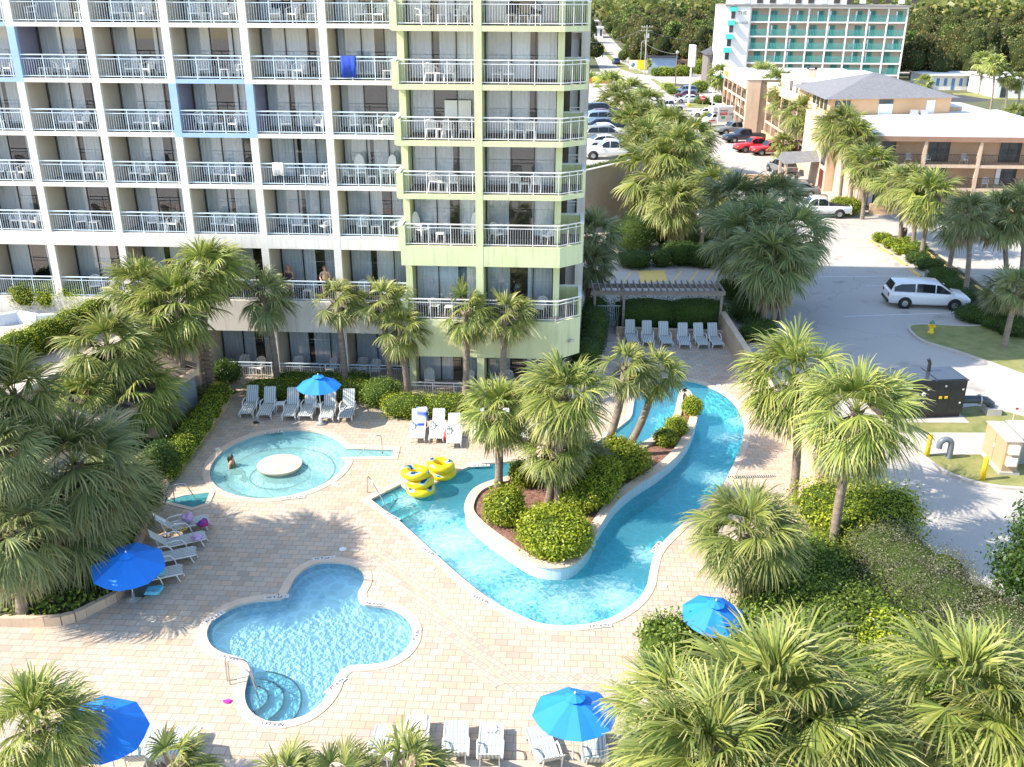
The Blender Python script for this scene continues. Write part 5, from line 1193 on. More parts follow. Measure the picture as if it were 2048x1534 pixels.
# ------------------------------------------------------------------ towels, bags and small things on the deck
def lump(name, label, cat, c, r, h, m_, seed=1, rz=0.0, cols=None):
    rs_ = random.Random(seed); bm = bmesh.new(); bmesh.ops.create_icosphere(bm, subdivisions=3, radius=1)
    ph = [rs_.uniform(0, 6) for _ in range(6)]
    for v in bm.verts:
        k = 1+.16*math.sin(4*v.co.x+ph[0])+.14*math.sin(5*v.co.y+ph[1])+.10*math.sin(7*v.co.z+ph[2]+3*v.co.x)
        v.co = Vector((v.co.x*r[0]*k, v.co.y*r[1]*k, max(0, (v.co.z*.5+.5)*h*k)))
    me = bpy.data.meshes.new(name); bm.to_mesh(me); bm.free(); me.materials.append(m_)
    for p in me.polygons: p.use_smooth = True
    return tag(link(name, me, None, c, rz), label, cat)
def drape(label, c, rz, w_, l_, z0, m_, slope=0.0, name='towel', cat='towel', group=None):
    n, k = 12, 8; vs = []
    for i in range(n+1):
        for j in range(k+1):
            x = (j/k-.5)*w_; y = (i/n-.5)*l_
            vs.append((x+.02*math.sin(i*1.3), y, y*math.tan(slope)+.012*math.sin(i*1.7+j)+.01*math.sin(j*2.1)-(.05 if j in (0, k) else 0)))
    o = MB().add(vs, [(i*(k+1)+j, i*(k+1)+j+1, (i+1)*(k+1)+j+1, (i+1)*(k+1)+j) for i in range(n) for j in range(k)], 0, True).build(name, m_, None, (c[0], c[1], z0), rz)
    o.modifiers.new('thickness', 'SOLIDIFY').thickness = .012
    return tag(o, label, cat, group)
def on_back(label, foot, head, back, m_, u=.4, l_=.7, w_=.56):
    hz = .34+.8*math.sin(back); f = G(*foot); h = G(*head, hz); d = (h-f); d.z = 0; d.normalize(); rz = math.atan2(d.y, d.x)-PI/2
    q = f+d*(1.36+u*math.cos(back)); return drape(label, (q.x, q.y), rz, w_, l_*math.cos(back), .34+u*math.sin(back)+.02, m_, back)
def on_seat(label, foot, head, back, m_, v=-.4, l_=.8, w_=.58):
    hz = .34+.8*math.sin(back); f = G(*foot); h = G(*head, hz); d = (h-f); d.z = 0; d.normalize(); rz = math.atan2(d.y, d.x)-PI/2
    q = f+d*(1.0+v); return drape(label, (q.x, q.y), rz, w_, l_, .36, m_, 0.0)
logo = mat('blue_white_towel', (0.015, 0.06, 0.42), (0.75, 0.78, 0.82), 2.3, .95, detail=0)
on_back('blue towel with white pattern over the back of a pale lounger', (835, 888), (838, 837), R(46), logo, .40, .95)
def on_front(label, key, m_, v, l_, w_=.58, z=.36):
    c, d, rz = FRONT[key]; q = c+d*v; return drape(label, (q.x, q.y), rz, w_, l_, z, m_, 0.0)
on_front('white towel covering the second front lounger', 'front lounger covered by a white towel', white_cloth, -.35, 1.25)
on_front('crumpled white towel on the leftmost front lounger', 'front lounger with a crumpled towel, left end of its row', white_cloth, .05, .6)
on_front('small folded white towel on the fourth front lounger', 'front lounger with a small white towel on its foot end', white_cloth, -.72, .28, .34)
on_back('white towel over the back of the farthest side lounger', (420, 1050), (343, 1024), R(46), white_cloth, .55, .5, .22)
on_seat('turquoise towel spread on the side lounger under the tilted parasol', (367, 1152), (284, 1124), R(46), teal_cloth, .15, .5)
pv = mat('violet_striped_cloth', (.30, .16, .42), (.75, .55, .70), 14, .9); rb = mat('red_blue_cloth', (.03, .05, .35), (.60, .03, .08), 5, .9)
def lz(px, py, z): p = G(px, py, z); return (p.x, p.y, z)
lump('beach_bag', 'violet and white striped bag on the farthest side lounger', 'bag', lz(376, 1044, .36), (.2, .17), .34, pv, 2)
lump('clothes_heap', 'red and blue clothes on the foot of the farthest side lounger', 'clothes', lz(406, 1052, .34), (.26, .2), .22, rb, 3)
lump('beach_bag', 'violet striped bag on the second side lounger', 'bag', lz(394, 1080, .36), (.26, .16), .2, pv, 4)
lump('towel_heap', 'turquoise towel heap on the nearest side lounger', 'towel', lz(314, 1150, .38), (.24, .2), .22, teal_cloth, 5)
lump('towel_heap', 'turquoise towel dropped on the deck below the nearest side lounger', 'towel', lz(305, 1185, 0), (.32, .26), .16, teal_cloth, 6)
lump('red_bag', 'bright red bag on the deck between two pale loungers', 'bag', lz(893, 880, 0), (.2, .24), .34, mat('red_bag', (.75, .06, .06), (.8, .1, .08), 4, .5), 7)
lump('swimwear', 'magenta swimwear dropped on the deck left of the three lobed pool', 'swimwear', lz(455, 1403, 0.004), (.16, .08), .03, mat('magenta_cloth', (.6, .02, .35), None, 5, .8), 8)
lump('flip_flops', 'dark sandals on the deck before the six loungers', 'sandals', lz(512, 846, 0.004), (.16, .12), .06, mat('dark_leather', (.04, .03, .03), None, 5, .8), 9)
lump('beach_bag', 'dark bag under the left of the bottom left loungers', 'bag', lz(283, 1490, 0.0), (.2, .17), .25, mat('dark_bag', (.03, .035, .05), None, 5, .8), 10)
m = MB(); m.torus((0, 0, 0.02), .13, .018, 18, 6); tag(m.build('swim_ring', bright_yellow, None, lz(366, 1058, .38)), 'small yellow dive ring on the farthest side lounger', 'dive ring')
# waste bin, small side tables, pink sign
m = MB(); m.lathe([(0, 0), (.24, 0), (.28, .75), (.3, .78), (.26, .8), (.24, .74)], 16); p = G(278, 1190); tag(m.build('waste_bin', mat('dark_bin', (.06, .08, .085), None, 3, .6), None, (p.x, p.y, 0)), 'dark round waste bin under the tilted blue parasol', 'bin')
m = MB(); m.box(-.18, .18, -.02, .02, .5, .95); m.bar((0, 0, 0), (0, 0, .5), .03); p = G(312, 905); tag(m.build('small_sign', mat('pink_sign', (.75, .28, .30), None, 2, .7), None, (p.x, p.y, .3), .5), 'small pink sign standing in the dark bed left of the whirl pool', 'sign')
for lb, px, py in (('small white side table in the tower hedge row, left', 893, 868), ('small white side table in the tower hedge row, right', 985, 866), ('white side table between the six loungers, left', 562, 822), ('white side table between the six loungers, right', 636, 826)):
    p = G(px, py); dup(TB, (p.x, p.y, 0), .1, lb, 'white side tables by the loungers')

# ------------------------------------------------------------------ people
def person(label, loc, joints, edges, skin, parts=(), rz=0.0, hair=None, head=None):
    """one continuous skinned body; joints: (x, y, z, radius)"""
    me = bpy.data.meshes.new('person'); me.from_pydata([j[:3] for j in joints], edges, []); o = bpy.data.objects.new('person', me); COL.objects.link(o)
    sk = o.modifiers.new('skin', 'SKIN'); sk.use_smooth_shade = True
    for v, j in zip(me.skin_vertices[0].data, joints): rr = j[3]; v.radius = (rr, rr) if not hasattr(rr, '__len__') else rr
    me.skin_vertices[0].data[0].use_root = True
    o.modifiers.new('sub', 'SUBSURF').levels = 2; o.modifiers['sub'].render_levels = 2
    bpy.context.view_layer.update(); m2 = bpy.data.meshes.new_from_object(o.evaluated_get(bpy.context.evaluated_depsgraph_get())); m2.name = 'person'
    bpy.data.objects.remove(o); m2.materials.clear(); m2.materials.append(skin)
    for f in m2.polygons: f.use_smooth = True
    b = link('person', m2, None, loc, rz); tag(b, label, 'person')
    for nm, mb, mt_ in parts: mb.build(nm, mt_, b)
    return b
def hand(J, E, w, d, up_):
    """five finger chains from wrist index w along d"""
    d = Vector(d).normalized(); u = Vector(up_).normalized(); s = d.cross(u).normalized(); wp = Vector(J[w][:3]); k = len(J)
    J.append((*(wp+d*.05), .022)); E.append((w, k)); palm_i = k
    for i, (of, ln) in enumerate(((-.03, .075), (-.01, .085), (.01, .08), (.03, .06))):
        a = len(J); J.append((*(wp+d*.085+s*of), .009)); E.append((palm_i, a)); J.append((*(wp+d*(.085+ln*.55)+s*of*1.1-u*.012), .0085)); E.append((a, a+1)); J.append((*(wp+d*(.085+ln)+s*of*1.1-u*.035), .007)); E.append((a+1, a+2))
    a = len(J); J.append((*(wp+d*.045-s*.04), .010)); E.append((palm_i, a)); J.append((*(wp+d*.085-s*.055-u*.015), .009)); E.append((a, a+1))
def figure(bent_arm=True, seated=False, sc=1.0):
    J = [(0, 0, .95, (.155, .105)), (0, 0.01, 1.10, (.135, .095)), (0, 0.01, 1.28, (.155, .105)), (0, .01, 1.42, (.14, .085)), (0, .0, 1.50, .055), (0, -.015, 1.56, .06), (0, -.02, 1.64, (.078, .092)), (0, -.01, 1.72, .07)]
    E = [(i, i+1) for i in range(7)]
    for s in (-1, 1):
        k = len(J); J += [(s*.19, .01, 1.41, .056), (s*.25, .03, 1.15, .044), (s*.20, -.20, 1.06, .034)]; E += [(3, k), (k, k+1), (k+1, k+2)]
        hand(J, E, k+2, (-s*.1, -1, -.1), (0, 0, 1))
        k = len(J); J += [(s*.10, 0, .86, .088), (s*.11, -.01, .48, .058), (s*.11, .02, .09, .042), (s*.115, -.14, .035, .032)]; E += [(0, k), (k, k+1), (k+1, k+2), (k+2, k+3)]
    return J, E
def seated():
    J, E = figure(); J = [(j[0], j[1], j[2]-.50, j[3]) for j in J]; k = 0
    # legs fold: knees forward, feet below them
    legs = [i for i, j in enumerate(J) if j[2] < .42 and abs(j[0]) > .09 and i > 8]
    for s_ in (-1, 1):
        L_ = [i for i in legs if J[i][0]*s_ > 0 and J[i][3] in (.088, .058, .042, .032)]
        for i, q in zip(L_, ((s_*.10, -.10, .43, .088), (s_*.12, -.50, .45, .060), (s_*.12, -.50, .09, .042), (s_*.12, -.66, .04, .032))): J[i] = q
    return J, E
def face(z=1.64, y=-.02):
    m = MB()
    return m
skin_m = mat('skin', (.55, .33, .23), (.60, .37, .27), 6, .55); skin_t = mat('tanned_skin', (.42, .22, .13), (.48, .26, .16), 6, .55)
hair_d = mat('dark_hair', (.025, .016, .012), (.06, .035, .022), 12, .5); hair_r = mat('reddish_hair', (.30, .12, .05), (.38, .17, .08), 12, .5); eye_m = mat('eye_dark', (.015, .012, .01), None, 3, .3); lip = mat('lips', (.42, .16, .13), None, 3, .5)
def head_parts(hm, long=False, z=1.64):
    h = MB(); n = 14
    # hair cap with a fringe line, longer at the back
    vs = []; fs = []
    for i in range(9):
        th = PI*.06+PI*.50*i/8
        for j in range(n):
            a = 2*PI*j/n; fr = -math.sin(a) > .55; t_ = th*(.72 if fr else (1.12 if not long else 1.35))
            r_ = 1.06+.04*math.sin(5*a+i); vs.append((.092*r_*math.sin(t_)*math.cos(a), -.012+.108*r_*math.sin(t_)*math.sin(a)+.012, z+.005+.122*r_*math.cos(t_)))
    fs = [(i*n+j, i*n+(j+1) % n, (i+1)*n+(j+1) % n, (i+1)*n+j) for i in range(8) for j in range(n)]
    h.add(vs, fs, 0, True); h.add(vs[:n], [tuple(range(n))], 0, True)
    if long:
        h.tube([(0, .08, z+.02), (0, .12, z-.10), (0, .10, z-.24), (0, .08, z-.38)], [.07, .08, .065, .02], 10)
    e = MB()
    for s in (-1, 1): e.lathe([(0, -.012), (.012, 0), (0, .012)], 8, 0, (s*.032, -.112, z+.012))
    mo = MB().box(-.024, .024, -.113, -.102, z-.058, z-.046); no = MB().add([(-.013, -.108, z-.022), (.013, -.108, z-.022), (0, -.102, z+.02), (0, -.134, z-.016)], [(0, 1, 3), (1, 2, 3), (2, 0, 3), (0, 2, 1)])
    er = MB()
    for s in (-1, 1): er.lathe([(0, -.03), (.012, -.012), (.014, .012), (0, .03)], 8, 0, (s*.088, .005, z))
    return h, e, mo, no, er
def suit(z0, z1, rx, ry, mt_name):
    m = MB(); n = 20; pr = [(z0, 1.0), (z0+(z1-z0)*.35, 1.06), (z0+(z1-z0)*.7, 1.05), (z1, 1.0)]
    vs = [(rx*k*math.cos(2*PI*j/n), .005+ry*k*math.sin(2*PI*j/n), z) for z, k in pr for j in range(n)]
    m.add(vs, [(i*n+j, i*n+(j+1) % n, (i+1)*n+(j+1) % n, (i+1)*n+j) for i in range(3) for j in range(n)], 0, True); return m
J, E = figure()
def people(label, loc, rz, skn, hm, long, clothes, je=None, z=1.64):
    h, e, mo, no, er = head_parts(hm, long, z)
    JJ, EE = je or (J, E)
    return person(label, loc, JJ, EE, skn, [('hair', h, hm), ('eye', e, eye_m), ('mouth', mo, lip), ('nose', no, skn), ('ear', er, skn)]+clothes, rz)
xa = X0+3*BAY+CWD
people('bare chested person standing at the balcony rail under the wide band, right one', L(xa+2.65, YF+.50, ZF), R(10), skin_m, hair_r, False, [('shorts', suit(.74, 1.02, .185, .14, ''), mat('dark_shorts', (.03, .035, .06), None, 3, .8))])
people('person with reddish hair on the balcony under the wide band, left one', L(xa+.75, YF+.55, ZF), R(-20), skin_t, hair_r, True, [('swimsuit', suit(.84, 1.36, .175, .13, ''), mat('dark_swimsuit', (.05, .03, .06), None, 3, .8))])
p = G(452, 935, -.1)
people('person with dark hair sitting chest deep at the left edge of the whirl pool', (p.x+.25, p.y+.1, -.80), R(80), skin_t, hair_d, True, [('swimsuit', suit(.36, .86, .178, .135, ''), mat('olive_swimsuit', (.20, .20, .06), (.1, .12, .05), 8, .8))], seated(), 1.14)
# ------------------------------------------------------------------ vehicles
def paint(name, c, rough=.3): 
    m = mat('car_paint_'+name, c, tuple(min(1, x*1.06) for x in c), 1.0, rough); m.node_tree.nodes['Principled BSDF'].inputs['Coat Weight'].default_value = .6; return m
car_glass = mat('car_glass', (.015, .02, .025), None, 3, .05); chrome = mat('chrome', (.6, .6, .6), None, 3, .15, metal=1.0); lamp_w = mat('headlamp', (.75, .78, .8), None, 3, .1); lamp_r = mat('tail_lamp', (.45, .01, .01), None, 3, .2)
tyre_m = mat('tyre', (.018, .018, .018), None, 5, .85); rim_m = mat('rim', (.45, .46, .47), None, 3, .3, metal=.8); trim_m = mat('black_trim', (.02, .02, .022), None, 4, .6)
SHAPES = {  # body: (x, low, belt, half width); cabin: (x, top, half width at top)
 'sedan': dict(body=[(-2.35, .45, .80, .70), (-2.25, .28, .92, .84), (-1.3, .24, .96, .90), (0, .22, .94, .91), (1.0, .24, .90, .90), (2.1, .28, .72, .84), (2.38, .40, .60, .68)], cab=[(-1.85, .95, .72), (-1.05, 1.40, .60), (-.1, 1.45, .60), (.35, 1.40, .60), (1.15, .91, .72)], wx=(-1.42, 1.42), wr=.33),
 'suv': dict(body=[(-2.35, .50, .95, .80), (-2.28, .34, 1.02, .90), (-1.2, .32, 1.04, .94), (0, .30, 1.03, .95), (1.1, .32, 1.02, .94), (2.15, .34, .90, .88), (2.38, .46, .72, .74)], cab=[(-2.28, 1.03, .80), (-2.0, 1.62, .66), (-.4, 1.70, .68), (.35, 1.66, .67), (1.15, 1.03, .78)], wx=(-1.42, 1.42), wr=.37),
 'minivan': dict(body=[(-2.58, .48, 1.0, .82), (-2.50, .30, 1.08, .94), (-1.2, .26, 1.08, .98), (0, .25, 1.06, .99), (1.25, .27, 1.02, .98), (2.3, .30, .90, .92), (2.58, .44, .70, .76)], cab=[(-2.50, 1.08, .84), (-2.22, 1.66, .70), (-.6, 1.76, .73), (.55, 1.70, .72), (1.62, 1.02, .82)], wx=(-1.55, 1.56), wr=.36),
 'pickup': dict(body=[(-2.85, .60, 1.06, .92), (-2.80, .45, 1.10, .96), (-1.0, .42, 1.10, .98), (.3, .42, 1.10, .98), (1.2, .42, 1.12, .97), (2.7, .44, 1.02, .93), (2.88, .55, .84, .82)], cab=[(-.78, 1.10, .84), (-.62, 1.80, .72), (.2, 1.86, .73), (.7, 1.80, .72), (1.35, 1.12, .84)], wx=(-1.78, 1.80), wr=.40, bed=(-2.68, -.85))}
def loft(m, secs, mi=0):
    k = len(secs[0]); vs = [p for s in secs for p in s]
    m.add(vs, [(i*k+j, i*k+(j+1) % k, (i+1)*k+(j+1) % k, (i+1)*k+j) for i in range(len(secs)-1) for j in range(k)], mi, True)
    m.add(secs[0], [tuple(range(k))[::-1]], mi); m.add(secs[-1], [tuple(range(k))], mi)
VM = {}
def vehicle(label, cat, kind, loc, rz, pm, name, group=None, bed_mat=None, simple=False):
    sp = SHAPES[kind]; key = kind
    if key not in VM:
        d = {}; m = MB(); secs = []
        for x, lo, bt, hw in sp['body']:
            secs.append([(x, y*hw, z) for y, z in ((-.86, lo), (-1, lo+.14), (-1.0, bt-.12), (-.93, bt), (0, bt+.03), (.93, bt), (1.0, bt-.12), (1, lo+.14), (.86, lo))])
        loft(m, secs)
        cb = sp['cab']; belt = lambda x: np.interp(x, [b[0] for b in sp['body']], [b[2] for b in sp['body']])-.02
        bw = lambda x: np.interp(x, [b[0] for b in sp['body']], [b[3] for b in sp['body']])*.92
        secs = []
        for i, (x, zt, hw) in enumerate(cb):
            if i in (0, len(cb)-1): xb = x; zt = belt(x)+.03; hw = bw(x)*.97
            secs.append([(x, -bw(x), belt(x)), (x, -hw-.02, zt-.05), (x, -hw+.10, zt), (x, hw-.10, zt), (x, hw+.02, zt-.05), (x, bw(x), belt(x))])
        loft(m, secs); d['body'] = m.mesh('body', pm)
        for f in d['body'].polygons: f.use_smooth = True
        # glass: side windows between pillars, windscreen, rear window
        g = []
        def sidepane(xa, xb, s):
            q = []
            for x in np.linspace(xa, xb, 4):
                zt = np.interp(x, [c[0] for c in cb], [c[1] if 0 < i < len(cb)-1 else belt(c[0])+.03 for i, c in enumerate(cb)]); hw = np.interp(x, [c[0] for c in cb], [c[2] if 0 < i < len(cb)-1 else bw(c[0])*.97 for i, c in enumerate(cb)])
                zb = belt(x)+.06; z1 = max(zb+.01, zt-.10); t_ = lambda z: (z-belt(x))/max(.05, (zt-.05-belt(x))); w_ = lambda z: bw(x)+(hw+.02-bw(x))*min(1, t_(z))+.012
                q.append(((x, s*w_(zb), zb), (x, s*w_(z1), z1)))
            mm = MB(); mm.add([p for a in q for p in a], [(2*i, 2*i+2, 2*i+3, 2*i+1) for i in range(3)]); return mm
        n = len(cb); xs = [cb[0][0]+.28 if kind != 'pickup' else cb[0][0]+.10, (cb[1][0]+cb[-2][0])/2-.05, cb[-1][0]-.30]
        if kind in ('minivan',): cuts = [(-2.3, -1.0), (-.9, .25), (.33, 1.25)]
        elif kind == 'suv': cuts = [(-2.1, -1.05), (-.97, .05), (.13, .9)]
        elif kind == 'pickup': cuts = [(-.66, .18), (.26, 1.1)]
        else: cuts = [(-1.5, -.40), (-.32, .85)]
        d['window'] = [sidepane(a, b, s).mesh('window', car_glass) for a, b in cuts for s in (-1, 1)]
        def screen(i0, i1, o):
            (xa, za, ha), (xb, zb, hb) = cb[i0], cb[i1]
            za_ = belt(xa)+.04 if i0 in (0, n-1) else za; zb_ = belt(xb)+.04 if i1 in (0, n-1) else zb
            pa = Vector((xa, 0, za_)).lerp(Vector((xb, 0, zb_)), .1); pb = Vector((xa, 0, za_)).lerp(Vector((xb, 0, zb_)), .9)
            wa, wb = bw(xa)*.88, hb*.92
            nn = Vector((-(pb.z-pa.z), 0, pb.x-pa.x)).normalized(); nn = nn if nn.z > 0 else -nn
            pa += nn*.015; pb += nn*.015
            return MB().add([(pa.x, -wa, pa.z), (pa.x, wa, pa.z), (pb.x, wb, pb.z), (pb.x, -wb, pb.z)], [(0, 1, 2, 3)])
        d['windscreen'] = screen(n-1, n-2, 1).mesh('windscreen', car_glass); d['rear_window'] = screen(0, 1, -1).mesh('rear_window', car_glass)
        x1 = sp['body'][-1]; x2 = sp['body'][-2]; x0 = sp['body'][0]
        d['headlight'] = [MB().box(x2[0]+.02, x1[0]-.06, s*.62-.16, s*.62+.16, x1[2]-.14, x1[2]+.0).mesh('headlight', lamp_w) for s in (-1, 1)]
        d['tail_light'] = [MB().box(x0[0]-.03, x0[0]+.12, s*.68-.12, s*.68+.12, x0[2]-.22, x0[2]-.02).mesh('tail_light', lamp_r) for s in (-1, 1)]
        d['bumper'] = [MB().box(x1[0]-.12, x1[0]+.06, -.78*x2[3]/.9, .78*x2[3]/.9, .32, .48).mesh('bumper', trim_m), MB().box(x0[0]-.07, x0[0]+.1, -.78, .78, .36, .52).mesh('bumper', chrome if kind == 'pickup' else trim_m)]
        d['mirror'] = [MB().box(cb[-1][0]-.42, cb[-1][0]-.28, s*1.06-.09, s*1.06+.09, belt(.9)+.05, belt(.9)+.22).mesh('mirror', pm) for s in (-1, 1)]
        d['door_line'] = None
        wr = sp['wr']; hw = sp['body'][3][3]
        tm_ = MB(); tm_.lathe([(wr*.55, -.11), (wr, -.10), (wr, .10), (wr*.55, .11)], 20); d['tyre'] = tm_.mesh('tyre', tyre_m)
        rm = MB(); rm.lathe([(0, .115), (wr*.2, .12), (wr*.58, .10)], 14); 
        for i in range(5): rm.bar((0, 0, .118), (wr*.55*math.cos(i*1.2566), wr*.55*math.sin(i*1.2566), .108), .05, .02)
        d['rim'] = rm.mesh('rim', rim_m)
        ar = MB(); ar.lathe([(0, .0), (wr*1.22, 0.0)], 20); d['arch'] = ar.mesh('wheel_arch', trim_m)
        if 'bed' in sp: 
            a, b = sp['bed']; mm = MB(); mm.box(a, b, -.80, .80, 1.06, 1.145); d['bed'] = mm.mesh('truck_bed', trim_m)
        VM[key] = d
    d = VM[key]; t = thing(name, label, cat, loc, rz, group)
    def part(n_, me, paintit=False, parent=t):
        o = link(n_, me, parent)
        if paintit: o.material_slots[0].link = 'OBJECT'; o.material_slots[0].material = pm
        return o
    part('body', d['body'], True)
    for me in d['window']: part('window', me)
    part('windscreen', d['windscreen']); part('rear_window', d['rear_window'])
    for k in ('headlight', 'tail_light', 'bumper'): [part(k, me) for me in d[k]]
    for me in d['mirror']: part('mirror', me, True)
    if 'bed' in d:
        o = part('truck_bed', d['bed'])
        if bed_mat: o.material_slots[0].link = 'OBJECT'; o.material_slots[0].material = bed_mat
    wr = sp['wr']; hw = sp['body'][3][3]
    for x in sp['wx']:
        for s in (-1, 1):
            a = link('wheel_arch', d['arch'], t, (x, s*(hw+.004), wr)); a.rotation_euler = (-s*PI/2, 0, 0)
            w_ = link('wheel', d['tyre'], t, (x, s*(hw-.07), wr)); w_.rotation_euler = (-s*PI/2, 0, 0); link('rim', d['rim'], w_)
    return t
P_W = paint('white', (.72, .73, .74)); P_R = paint('red', (.52, .015, .02)); P_DR = paint('faded_red', (.42, .035, .04)); P_K = paint('black_blue', (.012, .02, .04)); P_G = paint('grey', (.16, .17, .18)); P_S = paint('silver', (.50, .54, .57)); P_B = paint('dark_blue', (.02, .05, .16)); P_LB = paint('blue_grey', (.14, .22, .32)); P_M = paint('maroon', (.10, .02, .03))
def gp(px, py, z=0.0): p = G(px, py, z); return (p.x, p.y, z-.008)
vehicle('white minivan parked alone in the shaded parking bays', 'minivan', 'minivan', gp(1849, 610), R(-7), P_W, 'minivan')
vehicle('white crew cab pickup parked at the motel corner, nose hidden by palms', 'pickup truck', 'pickup', gp(1634, 432), R(176), P_W, 'pickup_truck')
vehicle('bright red pickup, left of the faded red one', 'pickup truck', 'pickup', gp(1512, 303), R(189), P_R, 'pickup_truck')
vehicle('faded red pickup at the near end of the lane row', 'pickup truck', 'pickup', gp(1545, 309), R(187), P_DR, 'pickup_truck')
vehicle('black pickup between the grey pickup and the bright red one', 'pickup truck', 'pickup', gp(1488, 284), R(190), P_K, 'pickup_truck')
vehicle('grey pickup next to the white box truck', 'pickup truck', 'pickup', gp(1470, 268), R(190), P_G, 'pickup_truck')
vehicle('white pickup with long bed crossing the lane junction', 'pickup truck', 'pickup', gp(1338, 221), R(176), P_W, 'pickup_truck')
vehicle('white sedan standing behind the box truck', 'car', 'sedan', gp(1412, 233), R(172), P_W, 'parked_car')
vehicle('silver sedan beside the tall sign pole', 'car', 'sedan', gp(1376, 205), R(176), P_S, 'parked_car')
vehicle('maroon sedan between the silver one and the blue grey one', 'car', 'sedan', gp(1372, 196), R(176), P_M, 'parked_car')
vehicle('blue grey car at the far end of the three by the sign pole', 'car', 'suv', gp(1370, 188), R(176), P_LB, 'parked_car')
vehicle('small dark blue car parked on the grass verge of the far road', 'car', 'suv', gp(1232, 128), R(90), P_B, 'parked_car')
vehicle('dark sedan behind the motorbikes by the motel entry', 'car', 'sedan', gp(1590, 390), R(168), P_G, 'parked_car')
vehicle('grey off road car with dark hood by the low brown wall', 'car', 'suv', gp(1562, 346), R(100), P_G, 'parked_car')
# box truck with printed side
bx = thing('box_truck', 'white box truck with red and green printed side panel', 'truck', gp(1440, 252), R(190))
m = MB(); secs = []
for x, lo, bt, hw in ((.9, .5, 2.0, .92), (1.5, .5, 2.0, .94), (2.1, .5, 1.35, .95), (2.9, .5, 1.15, .9), (3.1, .6, .95, .8)): secs.append([(x, y*hw, z) for y, z in ((-1, lo), (-1, bt-.45), (-.9, bt), (.9, bt), (1, bt-.45), (1, lo))])
loft(m, secs); m.build('cab', P_W, bx)
m = MB().box(-3.0, .88, -1.1, 1.1, .75, 2.95); m.box(.2, 1.7, -1.0, 1.0, 2.2, 2.94); m.build('cargo_box', mat('truck_box_white', (.74, .74, .73), None, 2, .5), bx)
for s in (-1, 1):
    MB().add([(1.05, s*.955, 1.5), (1.75, s*.96, 1.45), (1.55, s*.93, 1.9), (1.05, s*.93, 1.9)], [(0, 1, 2, 3)]).build('window', car_glass, bx)
    pnl = MB().box(-.6, .6, s*1.103, s*1.108, 1.75, 2.15).build('red_print', P_R, bx, (.0, 0, 0))
    tx = link('lettering', text_mesh('lettering', 'U-HAUL', .26, plastic_white), pnl, (0, s*1.113, 1.95)); tx.rotation_euler = (PI/2, 0, 0 if s < 0 else PI)
    MB().box(-.25, .35, s*1.103, s*1.108, 1.2, 1.6).build('green_print', mat('green_print', (.04, .38, .12), None, 3, .5), bx)
    m = MB(); m.box(-.6, .6, s*1.103, s*1.107, 2.3, 2.5); m.build('dark_print', mat('grey_print', (.12, .13, .14), (.3, .3, .3), 6, .5), bx)
    m = MB(); rr = random.Random(3)
    for k in range(9): a = rr.uniform(-2.7, -1.2); z = rr.uniform(1.2, 2.4); m.box(a, a+.4, s*(1.104+k*.001), s*(1.108+k*.001), z, z+.25)
    m.build('picture_print', mat('picture_print', (.45, .47, .5), (.12, .13, .15), 3, .5), bx)
    MB().box(1.2, 2.2, s*.955, s*.962, .85, 1.05).build('red_swoosh', P_R, bx)
MB().add([(1.62, -.8, 1.93), (1.62, .8, 1.93), (2.12, .84, 1.40), (2.12, -.84, 1.40)], [(0, 1, 2, 3)]).build('windscreen', car_glass, bx, (.02, 0, .02))
for x in (-1.9, 2.2):
    for s in (-1, 1): w_ = link('wheel', VM['pickup']['tyre'], bx, (x, s*.95, .4)); w_.rotation_euler = (-s*PI/2, 0, 0); link('rim', VM['pickup']['rim'], w_)
# motorbikes
def motorbike(label, px, py, rz, col):
    t = thing('motorcycle', label, 'motorcycle', gp(px, py), rz, 'motorcycles at the motel entry')
    for x in (-.68, .72):
        m = MB(); m.torus((0, 0, 0), .27, .06, 18, 8, 0, Matrix.Rotation(PI/2, 3, 'X').to_4x4()); w_ = m.build('wheel', tyre_m, t, (x, 0, .33)); MB().lathe([(0, -.03), (.2, -.02), (.2, .02), (0, .03)], 12).build('rim', chrome, w_).rotation_euler = (PI/2, 0, 0)
    m = MB(); m.tube([(-.15, 0, .62), (.1, 0, .78), (.35, 0, .82)], [.13, .17, .10], 10); m.build('tank', col, t)
    m = MB(); m.tube([(-.75, 0, .74), (-.45, 0, .66), (-.15, 0, .68)], [.08, .13, .12], 10); m.build('saddle', black_rubber, t)
    m = MB(); m.box(-.25, .28, -.16, .16, .25, .58); m.tube([(-.1, .18, .3), (-.8, .2, .3)], .05, 8); m.tube([(.72, 0, .33), (.5, 0, .95)], .035, 8); m.build('engine', chrome, t)
    m = MB(); m.tube([(.35, -.38, .98), (.48, -.2, 1.02), (.5, .2, 1.02), (.35, .38, .98)], .018, 6); m.build('handlebar', chrome, t)
    m = MB(); m.tube([(.62, 0, .93), (.70, 0, .93)], [.09, .08], 10); m.build('headlight', lamp_w, t); return t
motorbike('blue motorcycle at the left of the row by the motel entry', 1548, 357, R(235), P_B); motorbike('motorcycle with yellow tank second in the row', 1562, 362, R(235), mat('amber_paint', (.6, .28, .04), None, 3, .3)); motorbike('dark blue motorcycle in the middle of the row', 1575, 366, R(238), P_LB); motorbike('black motorcycle right of the middle of the row', 1590, 368, R(240), P_K)
motorbike('maroon motorcycle standing apart behind the white crew cab pickup', 1612, 390, R(200), P_M)
